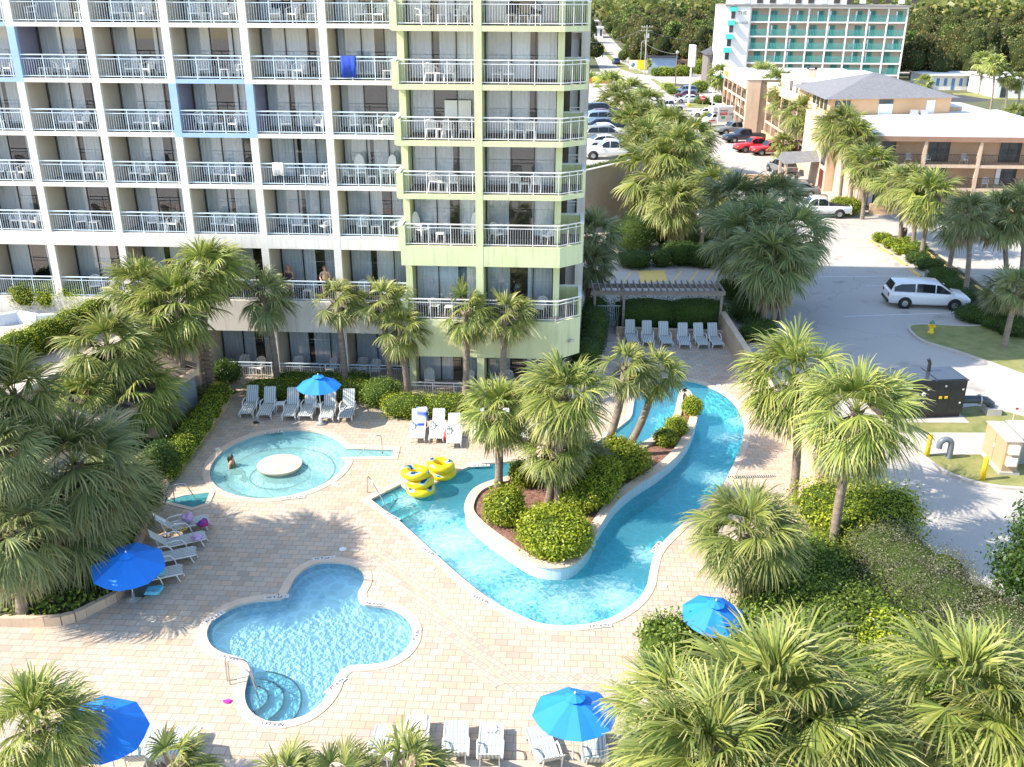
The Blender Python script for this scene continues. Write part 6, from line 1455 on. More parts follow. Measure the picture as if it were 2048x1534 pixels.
# cars on the raised car park behind the tower
CPZ = 4.2
tb = [('white pickup', 'pickup', 1222, 317, P_W), ('silver car', 'sedan', 1215, 297, P_S), ('dark grey car', 'suv', 1212, 283, P_G), ('white sedan', 'sedan', 1213, 272, P_W), ('black car', 'sedan', 1208, 262, P_K), ('blue car', 'suv', 1210, 250, P_LB), ('dark red car', 'sedan', 1206, 241, P_M), ('black suv', 'suv', 1204, 232, P_K)]
for i, (lb, kd, px, py, pm) in enumerate(tb):
    p = G(px, py, CPZ); vehicle(f'{lb}, {ORD[i]} vehicle from the raised car park wall', 'car' if kd != 'pickup' else 'pickup truck', kd, (p.x, p.y, CPZ), R(180 if kd == 'pickup' else 5), pm, 'parked_car' if kd != 'pickup' else 'pickup_truck', 'cars in the raised car park')

# ------------------------------------------------------------------ raised car park, walls
A = G(1150, 466); B = G(1290, 423); lB = LOC.inverted() @ B; lA = LOC.inverted() @ A
cp = thing('parking_structure', 'raised car park with tan front wall behind the green tower', 'car park', (0, 0, 0), TH)
m = MB(); poly = [(lA.x-12, lA.y-1.5), (lA.x, lA.y), (lB.x, lB.y), (lB.x, lB.y+105), (lA.x-12, lB.y+105)]
m.prism(poly, -.1, CPZ, 0); m.build('deck_body', concrete, cp)
m = MB()
def wl(m, a, b, z0, z1, th_, M_=None):
    a, b = Vector((*a, 0)), Vector((*b, 0)); m.bar(Vector((a.x, a.y, (z0+z1)/2)), Vector((b.x, b.y, (z0+z1)/2)), th_, z1-z0)
wl(m, (lA.x-12, lA.y-1.62), (lA.x, lA.y-.12), -.1, CPZ+.9, .25); wl(m, (lA.x, lA.y-.12), (lB.x+.1, lB.y-.1), -.1, CPZ+.9, .25); m.build('front_wall', pink_wall, cp)
m = MB(); wl(m, (lA.x, lA.y-.13), (lB.x+.1, lB.y-.1), CPZ+.902, CPZ+1.0, .4); m.build('wall_cap', concrete, cp)
m = MB(); wl(m, (lB.x+.1, lB.y+.05), (lB.x+.1, lB.y+105), -.1, CPZ+.8, .25); m.build('side_wall', pink_wall, cp)
m = MB(); wl(m, (lB.x-4, lB.y+84), (lB.x, lB.y+84), CPZ+.003, CPZ+1.0, .3); m.build('orange_wall', mat('orange_wall', (.6, .3, .12), None, 2, .8), cp)
m = MB(); wl(m, (lB.x-3.2, lB.y+83.8), (lB.x-.3, lB.y+83.8), CPZ+.4, CPZ+1.1, .12); m.build('yellow_sign_panel', bright_yellow, cp)
shp = L(lA.x+3.2, lA.y+3.4, 0); hedge('dark planter shrubs along the raised car park front', [L(lA.x-.5, lA.y+1.0)[:2], L(lB.x-.6, lB.y+.9)[:2]], 1.3, 1.0, LEAF_DARK, seed=80, z0=CPZ)

# ------------------------------------------------------------------ parking details
def flat(name, pts, z, m_, kind='structure'): 
    return tag(sheet(name, pts, [], z, m_), kind=kind)
shade_asph = None
verge = smooth_loop(gl([(1822, 655), (1860, 652), (1960, 655), (2048, 640), (2140, 640), (2160, 790), (2048, 752), (1980, 727), (1900, 700), (1850, 685), (1826, 668)]), 3)
def kerb(name, loop, h=.13, w_=.16, m_=kerb_mat):
    m = MB(); ou = offset(loop, w_); strip(m, loop, 0, loop, h, smooth=False); strip(m, loop, h, ou, h, smooth=False); strip(m, ou, h, ou, -.02, smooth=False); return tag(m.build(name, m_), kind='structure')
flat('grass_verge', verge, .09, grass_mat); kerb('kerb', verge)
isl2 = smooth_loop(gl([(1795, 850), (1860, 835), (1950, 815), (2048, 835), (2100, 850), (2140, 930), (2100, 985), (2048, 978), (1990, 973), (1940, 962), (1890, 943), (1850, 915), (1815, 890), (1795, 868)]), 3)
flat('grass_island', isl2, .06, grass_mat); kerb('kerb', isl2, .10)
flat('concrete_slab', gl([(1760, 868), (1975, 868), (1975, 912), (1850, 912), (1820, 890)]), .074, concrete)
m = MB()
def stripe(a, b, w_=.11, z=.002, za=0): 
    p, q = G(*a), G(*b); m.bar(Vector((p.x, p.y, z)), Vector((q.x, q.y, z)), w_, .006)
for a, b in (((1688, 633), (1928, 625)), ((1640, 554), (1830, 552)), ((1600, 475), (1745, 474)), ((1638, 493), (1740, 492)), ((1730, 572), (1838, 571)), ((1895, 530), (1970, 530)), ((1925, 552), (2010, 551)), ((1960, 574), (2000, 574)), ((1690, 512), (1755, 514)), ((1780, 430), (1802, 442)), ((1830, 428), (1880, 450))): stripe(a, b)
tag(m.build('bay_lines', road_white), kind='structure')
m = MB()
ps_ = []
for k, (a, b) in enumerate((((1738, 481), (1756, 493)), ((1760, 497), (1782, 510)), ((1788, 516), (1812, 532)), ((1820, 538), (1841, 555)), ((1848, 500), (1870, 520)), ((1880, 528), (1902, 542)), ((1914, 550), (1936, 565)), ((1950, 573), (1975, 590)))):
    mm = MB(); p, q = G(*a), G(*b); mm.bar(p+Vector((0, 0, .06)), q+Vector((0, 0, .06)), .18, .13); tag(mm.build('wheel_stop', yellow_paint), f'{ORD[k]} yellow concrete wheel stop along the parking island', 'wheel stop', 'yellow wheel stops at the parking island')
for nm, pts in (('kerb', [(1746, 474), (1800, 508), (1868, 552), (1915, 600), (1945, 622)]), ('kerb', [(1800, 470), (1868, 505), (1910, 533), (1990, 590)])):
    mm = MB(); q = [G(*p) for p in pts]
    for a, b in zip(q[:-1], q[1:]): mm.bar(a+Vector((0, 0, .06)), b+Vector((0, 0, .06)), .16, .14)
    tag(mm.build('kerb', kerb_mat), kind='structure')
flat('island_soil', gl([(1752, 474), (1800, 472), (1868, 507), (1910, 535), (1985, 590), (1990, 610), (1940, 612), (1915, 594), (1868, 548), (1800, 504)]), .05, soil)
for k, (x, y, r, h, m_) in enumerate(((1763, 484, .9, .8, LEAF_LIGHT), (1785, 495, .9, .8, LEAF_LIGHT), (1805, 508, .9, .75, LEAF_LIGHT), (1815, 490, .8, .7, LEAF_LIGHT), (1835, 503, .9, .8, LEAF_MID), (1832, 525, 1.0, .9, LEAF_DARK), (1858, 538, 1.1, .9, LEAF_DARK), (1882, 562, 1.2, .9, LEAF_DARK), (1905, 582, 1.2, .9, LEAF_DARK), (1925, 600, 1.0, .8, LEAF_DARK))):
    shrub(f'{"bright" if k < 4 else "dark"} clipped shrub on the parking island, {ORD[k]} from the far end', g2(x, y), r, h, m_, .11, 130, 90+k, 2, 0, 'shrubs on the parking island', clump=.1)
for k, (lb, x, y, r, h) in enumerate((('dark shrub at the right edge of the grass verge, left', 1955, 640, 1.6, .9), ('dark shrub at the right edge of the grass verge, middle', 2000, 655, 1.5, 1.0), ('dark shrub under the leaning white trunk palm', 2035, 668, 1.6, 1.1))): shrub(lb, g2(x, y), r, h, LEAF_DARK, .11, 130, 110+k, 2)
mm = MB(); a, b = G(1985, 605), G(2100, 660); wall('low_pink_wall', 'low pinkish wall behind the grass verge at the right edge', (a.x, a.y), (b.x, b.y), .9, .2, pink_wall)
# yellow hatched area and shaded lot beyond the pergola
flat('shaded_lot', gl([(1200, 535), (1368, 535), (1470, 552), (1480, 575), (1210, 590)]), .004, asphalt)
m = MB()
for i in range(7): stripe((1215+i*33, 562+(i % 2)), (1232+i*33, 541), .10, .008)
tag(m.build('yellow_hatching', yellow_paint), kind='structure')
flat('yellow_patch', gl([(1275, 541), (1328, 541), (1335, 562), (1282, 566)]), .012, yellow_paint)

# ------------------------------------------------------------------ hydrant, pump, pipes, cabinets
t = thing('fire_hydrant', 'yellow fire hydrant on the shaded grass verge', 'hydrant', gp(1861, 668), 0); t.location.z = .09
MB().lathe([(0, 0), (.2, 0), (.2, .05), (.13, .06), (.12, .5), (.17, .52), (.17, .56), (0, .56)], 14).build('barrel', bright_yellow, t); MB().lathe([(.16, .56), (.14, .66), (.06, .74), (.04, .8), (0, .8)], 14).build('bonnet', mat('hydrant_green', (.12, .2, .16), None, 3, .5), t)
for a in range(3): m = MB(); q = Vector((math.cos(a*PI/2+2.4), math.sin(a*PI/2+2.4), 0)); m.tube([q*.1+Vector((0, 0, .42)), q*.22+Vector((0, 0, .42))], .06, 10); m.build('nozzle', bright_yellow, t)
pa, pb = G(1765, 848), G(1922, 842); ang = math.atan2(pb.y-pa.y, pb.x-pa.x); PL_ = 3.9; pbx = pb.x
t = thing('diesel_pump', 'black diesel pump housing lettered godwin, on a concrete pad', 'pump', (pb.x-PL_/2, pb.y+.9, .07), ang)
pblk = mat('pump_black', (.018, .02, .022), (.03, .032, .035), 1.5, .35)
MB().box(-PL_/2, PL_/2, -.85, .85, .28, 1.95).build('housing', pblk, t); MB().box(-PL_/2-.04, PL_/2+.04, -.9, .9, 1.953, 2.0).build('roof', mat('pump_roof', (.03, .035, .045), None, 2, .25), t)
for x0, x1 in ((-1.86, -1.1), (-1.0, .35), (.45, 1.86)): MB().box(x0, x1, -.82, .82, 2.003, 2.035).build('roof_panel', mat('pump_roof_panel', (.045, .055, .07), None, 2, .2), t)
for x in (-.25, .55, 1.15, -1.1): m = MB(); m.box(x-.006, x+.006, -.856, -.851, .35, 1.9); m.build('door_seam', black_rubber, t)
for x in (.72, 1.0): MB().box(x-.07, x+.07, -.875, -.852, 1.05, 1.17).build('door_latch', bright_yellow, t)
for x, z in ((-.1, .9), (.05, 1.55), (1.8, 1.5), (1.75, .8), (.9, 1.7)): MB().box(x-.04, x+.04, -.868, -.852, z-.04, z+.04).build('hinge_plate', plastic_white, t)
tw = link('lettering', text_mesh('lettering', 'godwin', .36, plastic_white), t, (-.88, -.86, 1.28)); tw.rotation_euler = (PI/2, 0, 0)
tw = link('lettering', text_mesh('lettering', 'a xylem brand', .15, plastic_white), t, (-.78, -.86, 1.04)); tw.rotation_euler = (PI/2, 0, 0)
m = MB(); m.lathe([(.0, .0), (.11, 0), (.11, .008), (0, .008)], 16); o = m.build('emblem', plastic_white, t, (-.15, -.852, 1.3)); o.rotation_euler = (PI/2, 0, 0)
tw = link('emblem_letter', text_mesh('emblem_letter', 'e', .17, pblk, .003), o, (0, 0, .011))
for z in (1.62, 1.78): MB().box(-1.55, -.75, -.858, -.852, z, z+.07).build('notice_strip', plastic_white, t)
MB().box(-PL_/2, PL_/2, -.7, .7, .0, .27).build('skid', mat('pump_skid', (.05, .035, .03), None, 4, .7), t)
MB().tube([(.55, .3, 2.0), (.55, .3, 2.45), (.45, .3, 2.65)], .09, 10).build('exhaust', pblk, t)
flat('pump_pad', [(pb.x-PL_-.3, pb.y-.35), (pb.x+.25, pb.y-.35), (pb.x+.25, pb.y+2.1), (pb.x-PL_-.3, pb.y+2.1)], .072, concrete)
t = thing('pipe_elbow', 'big dark grey discharge pipe bending down right of the black pump', 'pipe', (0, 0, 0)); e0 = Vector((pb.x+.02, pb.y+.9, .75)); m = MB()
m.tube([e0, e0+Vector((1.1, 0, 0)), e0+Vector((1.45, -.02, -.03)), e0+Vector((1.7, -.05, -.2)), e0+Vector((1.78, -.06, -.5))], .2, 14); m.build('pipe', mat('pipe_grey', (.06, .07, .085), None, 3, .45), t)
for x in (.1, 1.1): m = MB(); m.tube([e0+Vector((x, 0, 0)), e0+Vector((x+.07, 0, 0))], .27, 14); m.build('flange', grey_metal, t)
q = e0+Vector((1.8, -.06, 0)); m = MB(); m.box(q.x-.35, q.x+.35, q.y-.35, q.y+.35, .06, .4); m.build('plinth', concrete, t)
t = thing('vent_pipe', 'grey hooked vent pipe on the grass between two yellow bollards', 'pipe', gp(1897, 918)); arc = [(-.52+.26*math.cos(a)+.26, 0, .72+.26*math.sin(a)) for a in np.linspace(0, PI*1.02, 9)]
MB().tube([(0, 0, 0), (0, 0, .72)]+arc[1:]+[(-.52, 0, .55)], .13, 14).build('bent_pipe', mat('pvc_grey', (.16, .19, .22), None, 3, .4), t)
for lb, x, y in (('yellow bollard left of the grey hooked pipe', 1853, 914), ('yellow bollard before the tan cabinet', 1964, 962)):
    p = G(x, y); m = MB(); m.lathe([(0, 0), (.105, 0), (.105, 1.02), (.08, 1.09), (0, 1.12)], 16); tag(m.build('bollard', bright_yellow, None, (p.x, p.y, .05)), lb, 'bollard', 'yellow bollards on the grass island')
cA, cB = G(1962, 907), G(2000, 950); ca = math.atan2(cB.y-cA.y, cB.x-cA.x); cl = (cB-cA).length
t = thing('control_cabinet', 'large tan steel control cabinet with white boxes on its end', 'cabinet', (cA.x, cA.y, .06), ca); tan_st = mat('tan_steel', (.40, .29, .17), (.45, .33, .20), 1, .4)
MB().box(0, cl, -0.0, .65, .12, 1.5).build('housing', tan_st, t); MB().box(-.03, cl+.03, -.05, .7, 1.503, 1.55).build('lid', mat('cabinet_lid', (.5, .42, .36), None, 2, .5), t); MB().box(-.1, cl+.1, -.1, .75, 0, .117).build('plinth', concrete, t)
for x in (cl*.5,): MB().box(x-.006, x+.006, -.006, -.002, .15, 1.48).build('door_seam', black_rubber, t); MB().box(x-.05, x+.03, -.03, -.002, .8, .95).build('handle', plastic_white, t)
for z in (.45, 1.0): MB().box(cl+.002, cl+.2, .1, .5, z, z+.38).build('meter_box', plastic_white, t)
t = thing('grey_cabinet', 'grey electrical cabinet with conduits behind the tan one', 'cabinet', gp(2036, 912), ca); MB().box(-.9, .9, -.4, .4, .06, 1.3).build('housing', mat('cabinet_grey', (.30, .32, .33), None, 2, .5), t); MB().box(-.93, .93, -.43, .43, 1.303, 1.34).build('lid', mat('cabinet_lid_w', (.62, .6, .57), None, 2, .5), t)
for x in (-.6, 0, .5): MB().tube([(x, -.44, 0.05), (x, -.44, 1.0)], .03, 8).build('conduit', plastic_white, t)
m = MB(); m.bar((0, 0, 0), (0, 0, .8), .02); m.box(0, .16, -.005, .005, .7, .8, 1); p = G(2024, 847); tag(m.build('marker_flag', [plastic_white, P_R], None, (p.x, p.y, .03)), 'small red flag on a thin white stake in the grass', 'flag')
m = MB(); m.lathe([(0, 0), (.42, 0), (.42, .012), (0, .012)], 20); p = G(1655, 461); tag(m.build('manhole_cover', mat('cast_iron', (.09, .085, .08), None, 4, .7), None, (p.x, p.y, -.01)), 'round dark manhole cover in the sunlit parking lot', 'manhole cover')
m = MB(); m.lathe([(0, 0), (.22, 0), (.25, .75), (.27, .78), (.2, .95), (0, 1.0)], 14); p = G(1806, 478); tag(m.build('waste_bin', mat('dark_red_bin', (.10, .045, .04), None, 3, .6), None, (p.x, p.y, 0)), 'dark round bin by the parking island palms', 'bin')
# ------------------------------------------------------------------ tan motel
mo = thing('motel_building', 'tan three storey motel with white flat roofs, open galleries and a grey hipped roof penthouse', 'motel', (0, 0, 0), TH)
roof_white = mat('white_roof_membrane', (.70, .69, .67), (.80, .79, .77), .25, .6); shingle = mat('grey_shingles', (.15, .155, .165), (.22, .22, .225), 3, .9, .5, bscale=30)
orange_st = mat('peach_stucco', (.60, .38, .21), (.66, .43, .25), .5, .85, .2); fascia = mat('brown_fascia', (.30, .17, .11), (.36, .21, .14), 1, .8); dark_rail = mat('dark_bronze_rail', (.03, .025, .025), None, 3, .5); tan_in = mat('tan_recess', (.50, .33, .21), (.56, .38, .25), .8, .9)
glass_dark = mat('dark_glass', (.02, .035, .04), (.05, .07, .075), 1.5, .08)
def gallery(par, o, ang, ln, floors, roof, bay, depth=1.7, first=0, colm=tan_wall, wallm=tan_in, fas=fascia, railm=dark_rail, door=glass_dark, seed=1, railw=.012, railstep=.13, slabt=.28, rail_h=.95):
    """open gallery front: o = start, runs ln along its own x; open side is -y"""
    rg = random.Random(seed)
    def bl_(nm, mb, mt_): return mb.build(nm, mt_, par, o, ang)
    m = MB(); m.box(0, ln, depth, depth+.25, 0, roof); bl_('wall', m, wallm)
    m = MB(); n = max(1, round(ln/bay))
    for z in floors[1:]: m.box(0, ln, .003, depth, z-slabt, z)
    m.box(0, ln, 0, depth, roof-.35, roof); bl_('floor_slab', m, colm)
    for i in range(n+1):
        x = min(ln-.15, max(.15, ln*i/n)); m = MB(); m.box(x-.15, x+.15, -.03, .27, -.1, roof-.352); bl_('column', m, colm)
    for z in floors[first:]:
        if z == 0: continue
        for i in range(n):
            a, b = ln*i/n+.16, ln*(i+1)/n-.16; m = MB(); m.box(a, b, .06, .10, z+rail_h-.05, z+rail_h); m.box(a, b, .065, .095, z+.06, z+.10)
            k = int((b-a)/railstep)
            for j in range(k+1): q = a+(b-a)*j/k; m.box(q-railw, q+railw, .07, .09, z+.1, z+rail_h-.05)
            bl_('railing', m, railm)
    for fi, z in enumerate(floors):
        top = floors[fi+1]-slabt if fi+1 < len(floors) else roof-.35
        for i in range(n):
            a, b = ln*i/n+.3, ln*(i+1)/n-.3; w_ = b-a; x = a+w_*rg.choice([.08, .15, .45, .5]); 
            f_ = MB().box(x, x+w_*.36, depth-.06, depth-.003, z+.05, min(top-.1, z+2.05)); f_ = bl_('window', f_, door)
            m = MB().box(x+w_*.17, x+w_*.19, depth-.09, depth-.065, z+.05, min(top-.1, z+2.05)); m.box(x+w_*.36, x+w_*.44, depth-.05, depth-.003, z+.05, min(top-.1, z+2.05)); m.build('frame', frame_dark if door is glass_dark else railm, f_)
            if rg.random() < .6: MB().box(x+.02, x+w_*.1, depth-.075, depth-.063, z+.1, min(top-.15, z+2.0)).build('curtain', curtain_mat, f_)
yl = 91.2; RZ = 6.9
gallery(mo, (28.35, yl, 0), 0, 20, [0, 2.2, 4.35], RZ, 5.05, 1.8, seed=3)
m = MB(); m.box(27.9, 28.34, yl-.05, yl+9, -.1, RZ); 
for y in (1.2, 3.2, 5.4): m.box(27.78, 27.897, yl+y, yl+y+1.5, -.1, RZ-.5)
m.box(28.34, 48.4, yl+2.06, yl+15.5, -.1, RZ-.01); m.build('end_wall', tan_wall, mo)
m = MB(); m.box(27.85, 48.6, yl-.12, yl-.06, RZ-.45, RZ-.0); m.build('fascia', fascia, mo)
m = MB(); m.prism([(27.9, yl-.1), (48.5, yl-.1), (48.5, 113), (30.5, 106), (27.9, 101)], RZ+.003, RZ+.09); m.build('flat_roof', roof_white, mo)
m = MB(); m.box(28.6, 32.4, yl-1.6, yl-1.35, -.1, .95); m.box(33.6, 48, yl-1.6, yl-1.35, -.1, .8); m.build('planter_wall', orange_st, mo)
# penthouse with hipped roof
m = MB(); m.prism([(28.2, 106.2), (41.8, 109.2), (41.8, 121), (28.2, 121)], RZ+.1, 8.65); m.build('penthouse_wall', orange_st, mo)
m = MB(); ap = [(34.2, 113.4, 10.7), (35.2, 115.5, 10.7)]; ev = [(27.4, 105.5, 8.66), (42.6, 108.7, 8.66), (42.6, 121.8, 8.66), (27.4, 121.8, 8.66)]
m.add(ev+ap, [(0, 1, 4), (1, 2, 5, 4), (2, 3, 5), (3, 0, 4, 5), (0, 3, 2, 1)]); m.build('hip_roof', shingle, mo)
def on_wall(nm, x0, x1, z0, z1, m_, t=.05):
    # on the penthouse front, between (28.2,106.2) and (41.8,109.2)
    f = lambda x: 106.2+(x-28.2)*3.0/13.6
    mb = MB(); mb.add([(x0, f(x0)-t, z0), (x1, f(x1)-t, z0), (x1, f(x1)-t, z1), (x0, f(x0)-t, z1), (x0, f(x0)-.003, z0), (x1, f(x1)-.003, z0), (x1, f(x1)-.003, z1), (x0, f(x0)-.003, z1)], [(0, 1, 2, 3), (0, 4, 5, 1), (2, 6, 7, 3), (1, 5, 6, 2), (3, 7, 4, 0)]); return mb.build(nm, m_, mo)
on_wall('window', 28.7, 30.4, 7.6, 8.45, glass_dark); on_wall('window', 33.6, 35.2, 7.0, 8.5, curtain_mat); on_wall('window', 33.6, 35.2, 8.05, 8.5, glass_dark, .06); on_wall('door', 39.0, 40.0, RZ+.12, 8.4, plastic_white)
for x in (36.9, 37.9): m = MB(); m.box(x, x+.7, 106.6, 107.1, RZ+.1, RZ+.65); m.build('roof_unit', grey_metal, mo)
for y in (107.5, 109.2, 110.9, 112.6): m = MB(); m.box(28.13, 28.197, y, y+1.1, 7.3, 8.45); m.build('window', glass_dark, mo)
# lane wing with galleries
gallery(mo, (28.2, 139.5, 0), -PI/2, 28, [0, 2.45, 4.9], 7.4, 4.6, 1.6, seed=5, railstep=.2)
gallery(mo, (25.6, 162, 0), -PI/2, 21, [0, 2.45, 4.9], 7.7, 4.4, 1.6, seed=7, railstep=.2)
m = MB(); m.box(30.06, 44, 111.5, 139.5, -.1, 7.38); m.box(27.46, 44, 141, 162, -.1, 7.68); m.box(25.6, 27.4, 140.6, 140.95, -.1, 7.68); m.box(25.6, 27.4, 162, 162.2, -.1, 7.68); m.build('wing_wall', tan_wall, mo)
m = MB(); m.box(28.1, 44.2, 111.4, 139.6, 7.403, 7.5); m.box(25.4, 44.2, 140.5, 162.3, 7.703, 7.8); m.build('wing_roof', roof_white, mo)
m = MB(); m.box(25.45, 25.595, 140.8, 162.1, 6.4, 7.7); m.box(28.05, 28.195, 111.5, 139.5, 6.5, 7.4); m.build('wing_parapet', tan_wall, mo)
# sign letters at the street end
m = MB(); m.box(25.36, 25.44, 157.5, 160.5, 6.75, 7.5); m.build('orange_sign_panel', mat('sign_orange', (.85, .30, .02), None, 3, .5), mo)
m = MB(); m.box(28.5, 35.5, 121.5, 133, 7.5, 9.0); m.build('upper_block_wall', tan_wall, mo); m = MB(); m.box(28.4, 35.7, 121.3, 133.2, 9.003, 9.12); m.build('upper_block_roof', roof_white, mo)
m = MB(); m.box(28.42, 28.497, 123, 123.7, 7.6, 8.7); m.box(28.42, 28.497, 126, 127.4, 7.6, 8.8); m.build('slit_windows', glass_dark, mo)
m = MB(); m.box(30.5, 31.5, 127, 128, 9.12, 10.1); m.build('chimney', tan_wall, mo); m = MB(); m.box(30.4, 31.6, 126.9, 128.1, 10.3, 10.4); 
for x in (30.45, 31.45): m.box(x, x+.1, 126.95, 128.05, 10.1, 10.3)
m.build('chimney_cowl', dark_rail, mo)
m = MB(); m.box(36.5, 38, 128, 129.2, 7.5, 8.9); m.build('roof_unit', grey_metal, mo)
m = MB(); m.box(39, 44, 135, 150, 7.5, 8.3); m.build('back_block_wall', orange_st, mo); m = MB(); m.box(38.8, 44.2, 134.8, 150.2, 8.303, 8.4); m.build('back_block_roof', roof_white, mo)
# entry block between wing and end wall
m = MB(); m.box(27.0, 30, 100.4, 111.4, -.1, 7.0); m.build('stair_block', tan_wall, mo)
for z in (.1, 2.5, 4.7): m = MB(); m.box(26.95, 26.997, 101.0, 102.6, z, z+1.9); m.build('stair_opening', glass_dark if z > .2 else mat('maroon_door', (.12, .02, .02), None, 2, .5), mo)
m = MB(); m.add([(23.3, 103.0, 2.3), (27.1, 103.0, 2.6), (27.1, 106.5, 2.6), (23.3, 106.5, 2.3), (23.3, 104.75, 3.3), (27.1, 104.75, 3.5)], [(0, 1, 5, 4), (4, 5, 2, 3), (0, 4, 3), (1, 2, 5), (0, 3, 2, 1)]); m.build('entry_roof', shingle, mo)
for y in (103.3, 106.2): m = MB(); m.box(23.5, 23.75, y-.12, y+.12, 0, 2.35); m.build('entry_post', tan_wall, mo)
wall('brown_wall', 'low brown wall with stepped end by the motorbikes', L(19.4, 104.6)[:2], L(23.4, 104.2)[:2], .9, .3, orange_st)
m = MB(); q = LOC.inverted() @ G(1505, 235); a, b = L(27.7, 112), L(27.7, 138); wall('brown_ramp_wall', 'long reddish brown parapet wall along the motel gallery', (a.x, a.y), (b.x, b.y), 1.2, .25, orange_st)
for lb, x, z, rz_ in (('left white plastic chair on the upper motel gallery', 32.2, 4.35, 170), ('white plastic chair on the upper motel gallery, second from left', 33.9, 4.35, 190), ('white plastic chair on the upper motel gallery, right one', 37.3, 4.35, 180), ('white plastic chair on the middle motel gallery', 39.6, 2.2, 160)):
    put(CH, x, yl+.7, z, R(rz_), lb, 'white chairs on the motel galleries')
shrub('sunlit shrub bed at the motel corner behind the white pickup', g2(1690, 428), 1.7, 1.5, LEAF_LIGHT, .12, 110, 120, 3); shrub('yellow flowering shrub at the pale motel end wall', g2(1700, 415), 1.2, 1.0, LEAF_LIGHT, .12, 110, 121, 3)
hedge('clipped hedge between the pickups and the motel wall', [g2(1490, 243), g2(1535, 270)], 2.2, 1.5, LEAF_MID, dens=90, size=.16, seed=122)

# ------------------------------------------------------------------ far white and green hotel
fh = thing('far_hotel_building', 'far white hotel with teal green balcony rails and green awnings', 'hotel', (0, 0, 0), TH)
teal = mat('teal_rail', (.06, .30, .26), (.09, .36, .31), 1, .5); fwhite = mat('far_white_stucco', (.66, .64, .60), (.72, .70, .66), .3, .8); awn = mat('awning_green', (.04, .42, .34), None, 2, .6)
FY = 211; q = VL(1497, 60, FY); xr = VL(1812, 60, FY).x; xl = q.x; cols = [VL(x, 60, FY).x for x in (1497, 1538, 1577, 1620, 1655, 1695, 1735, 1775, 1811)]
fl_ = [VL(1600, y, FY).z for y in (148, 125, 99, 72, 43)]; rf = VL(1600, 13, FY).z
gallery(fh, (xl, FY, 0), 0, xr-xl, [0, fl_[0], fl_[1], fl_[2], fl_[3], fl_[4]], rf, (xr-xl)/8, 1.6, colm=fwhite, wallm=mat('far_tan_panel', (.42, .33, .25), (.5, .42, .34), .3, .9), railm=teal, door=mat('far_teal_panel', (.03, .14, .12), (.05, .18, .15), 1, .5), seed=9, railstep=.3, railw=.075, slabt=.3, rail_h=1.25)
m = MB(); xw = VL(1444, 100, FY).x; m.box(xw, xl-.01, FY-.3, FY+14, -.1, rf); m.box(xl, xr, FY+1.9, FY+14, -.1, rf-.02); m.box(xw+2, xr-12, FY+2, FY+13, rf+.35, rf+6); m.build('white_walls', fwhite, fh)
m = MB(); m.box(xw-.1, xr+.3, FY-.5, FY+14.2, rf+.003, rf+.3); m.build('roof_edge', mat('roof_edge_grey', (.25, .23, .22), None, 1, .8), fh)
for k in range(4):
    z = fl_[4]+1.0-k*(fl_[4]-fl_[1])/3+.9; x = VL(1463-k*2, 60, FY).x; m = MB(); m.add([(x-.7, FY-.3, z+.9), (x+.7, FY-.3, z+.9), (x+.7, FY-1.2, z), (x-.7, FY-1.2, z), (x-.7, FY-.31, z), (x+.7, FY-.31, z)], [(0, 1, 2, 3), (0, 3, 4), (1, 5, 2)]); m.build('awning', awn, fh)
    m = MB(); m.box(x-.35, x+.45, FY-.36, FY-.302, z-1.4, z+.5); m.build('window', glass_dark, fh)
for tx, dz in (('THE', 0), ('VOYAGE', -1.9)): tw = link('lettering', text_mesh('lettering', tx, 1.0 if dz == 0 else .68, mat('sign_grey', (.16, .15, .14), None, 2, .7)), fh, (VL(1484, 28, FY).x, FY-.33, VL(1481, 26, FY).z+dz)); tw.rotation_euler = (PI/2, 0, 0)
for k in range(14): m = MB(); x = xw+4+k*2.6; m.box(x, x+1.2, FY+1.93, FY+1.99, rf+.6, rf+2.8); m.build('window', room_dark if k % 3 else curtain_mat, fh)

# ------------------------------------------------------------------ small far buildings
def house(name, label, cat, px0, px1, pyb, h, m_, roofm, depth=8, hip=None, wins=0, winm=None, yl_=None):
    a = GLx(px0, pyb) if yl_ is None else None
    y = a.y if a is not None else yl_; x0 = VL(px0, pyb, y).x; x1 = VL(px1, pyb, y).x
    t = thing(name, label, cat, (0, 0, 0), TH); MB().box(x0, x1, y, y+depth, -.1, h).build('wall', m_, t)
    if hip: m = MB(); o = .6; m.add([(x0-o, y-o, h), (x1+o, y-o, h), (x1+o, y+depth+o, h), (x0-o, y+depth+o, h), (x0+depth*.3, y+depth/2, h+hip), (x1-depth*.3, y+depth/2, h+hip)], [(0, 1, 5, 4), (1, 2, 5), (2, 3, 4, 5), (3, 0, 4), (0, 3, 2, 1)]); m.build('roof', roofm, t)
    else: MB().box(x0-.4, x1+.4, y-.6, y+depth+.4, h+.003, h+.35).build('roof', roofm, t)
    for k in range(wins):
        x = x0+(x1-x0)*(k+.3)/wins; w_ = (x1-x0)/wins*.4; MB().box(x, x+w_, y-.06, y-.003, .1 if k % 3 == 0 else .9, h-.5).build('door' if k % 3 == 0 else 'window', winm or glass_dark, t)
    return t
def GLx(px, py): return LOC.inverted() @ G(px, py)
blue_door = mat('blue_door', (.08, .20, .42), None, 2, .5)
house('low_motel_building', 'long low white motel with blue doors beyond the empty lot', 'motel', 1850, 1988, 180, 2.9, fwhite, roof_white, 10, None, 9, blue_door)
house('white_house', 'small white flat roofed building behind the far palms at the right edge', 'building', 1990, 2075, 196, 3.6, fwhite, roof_white, 14, None, 3)
house('tall_white_building', 'white building end cut by the right picture edge', 'building', 2040, 2090, 150, 7, fwhite, roof_white, 10)
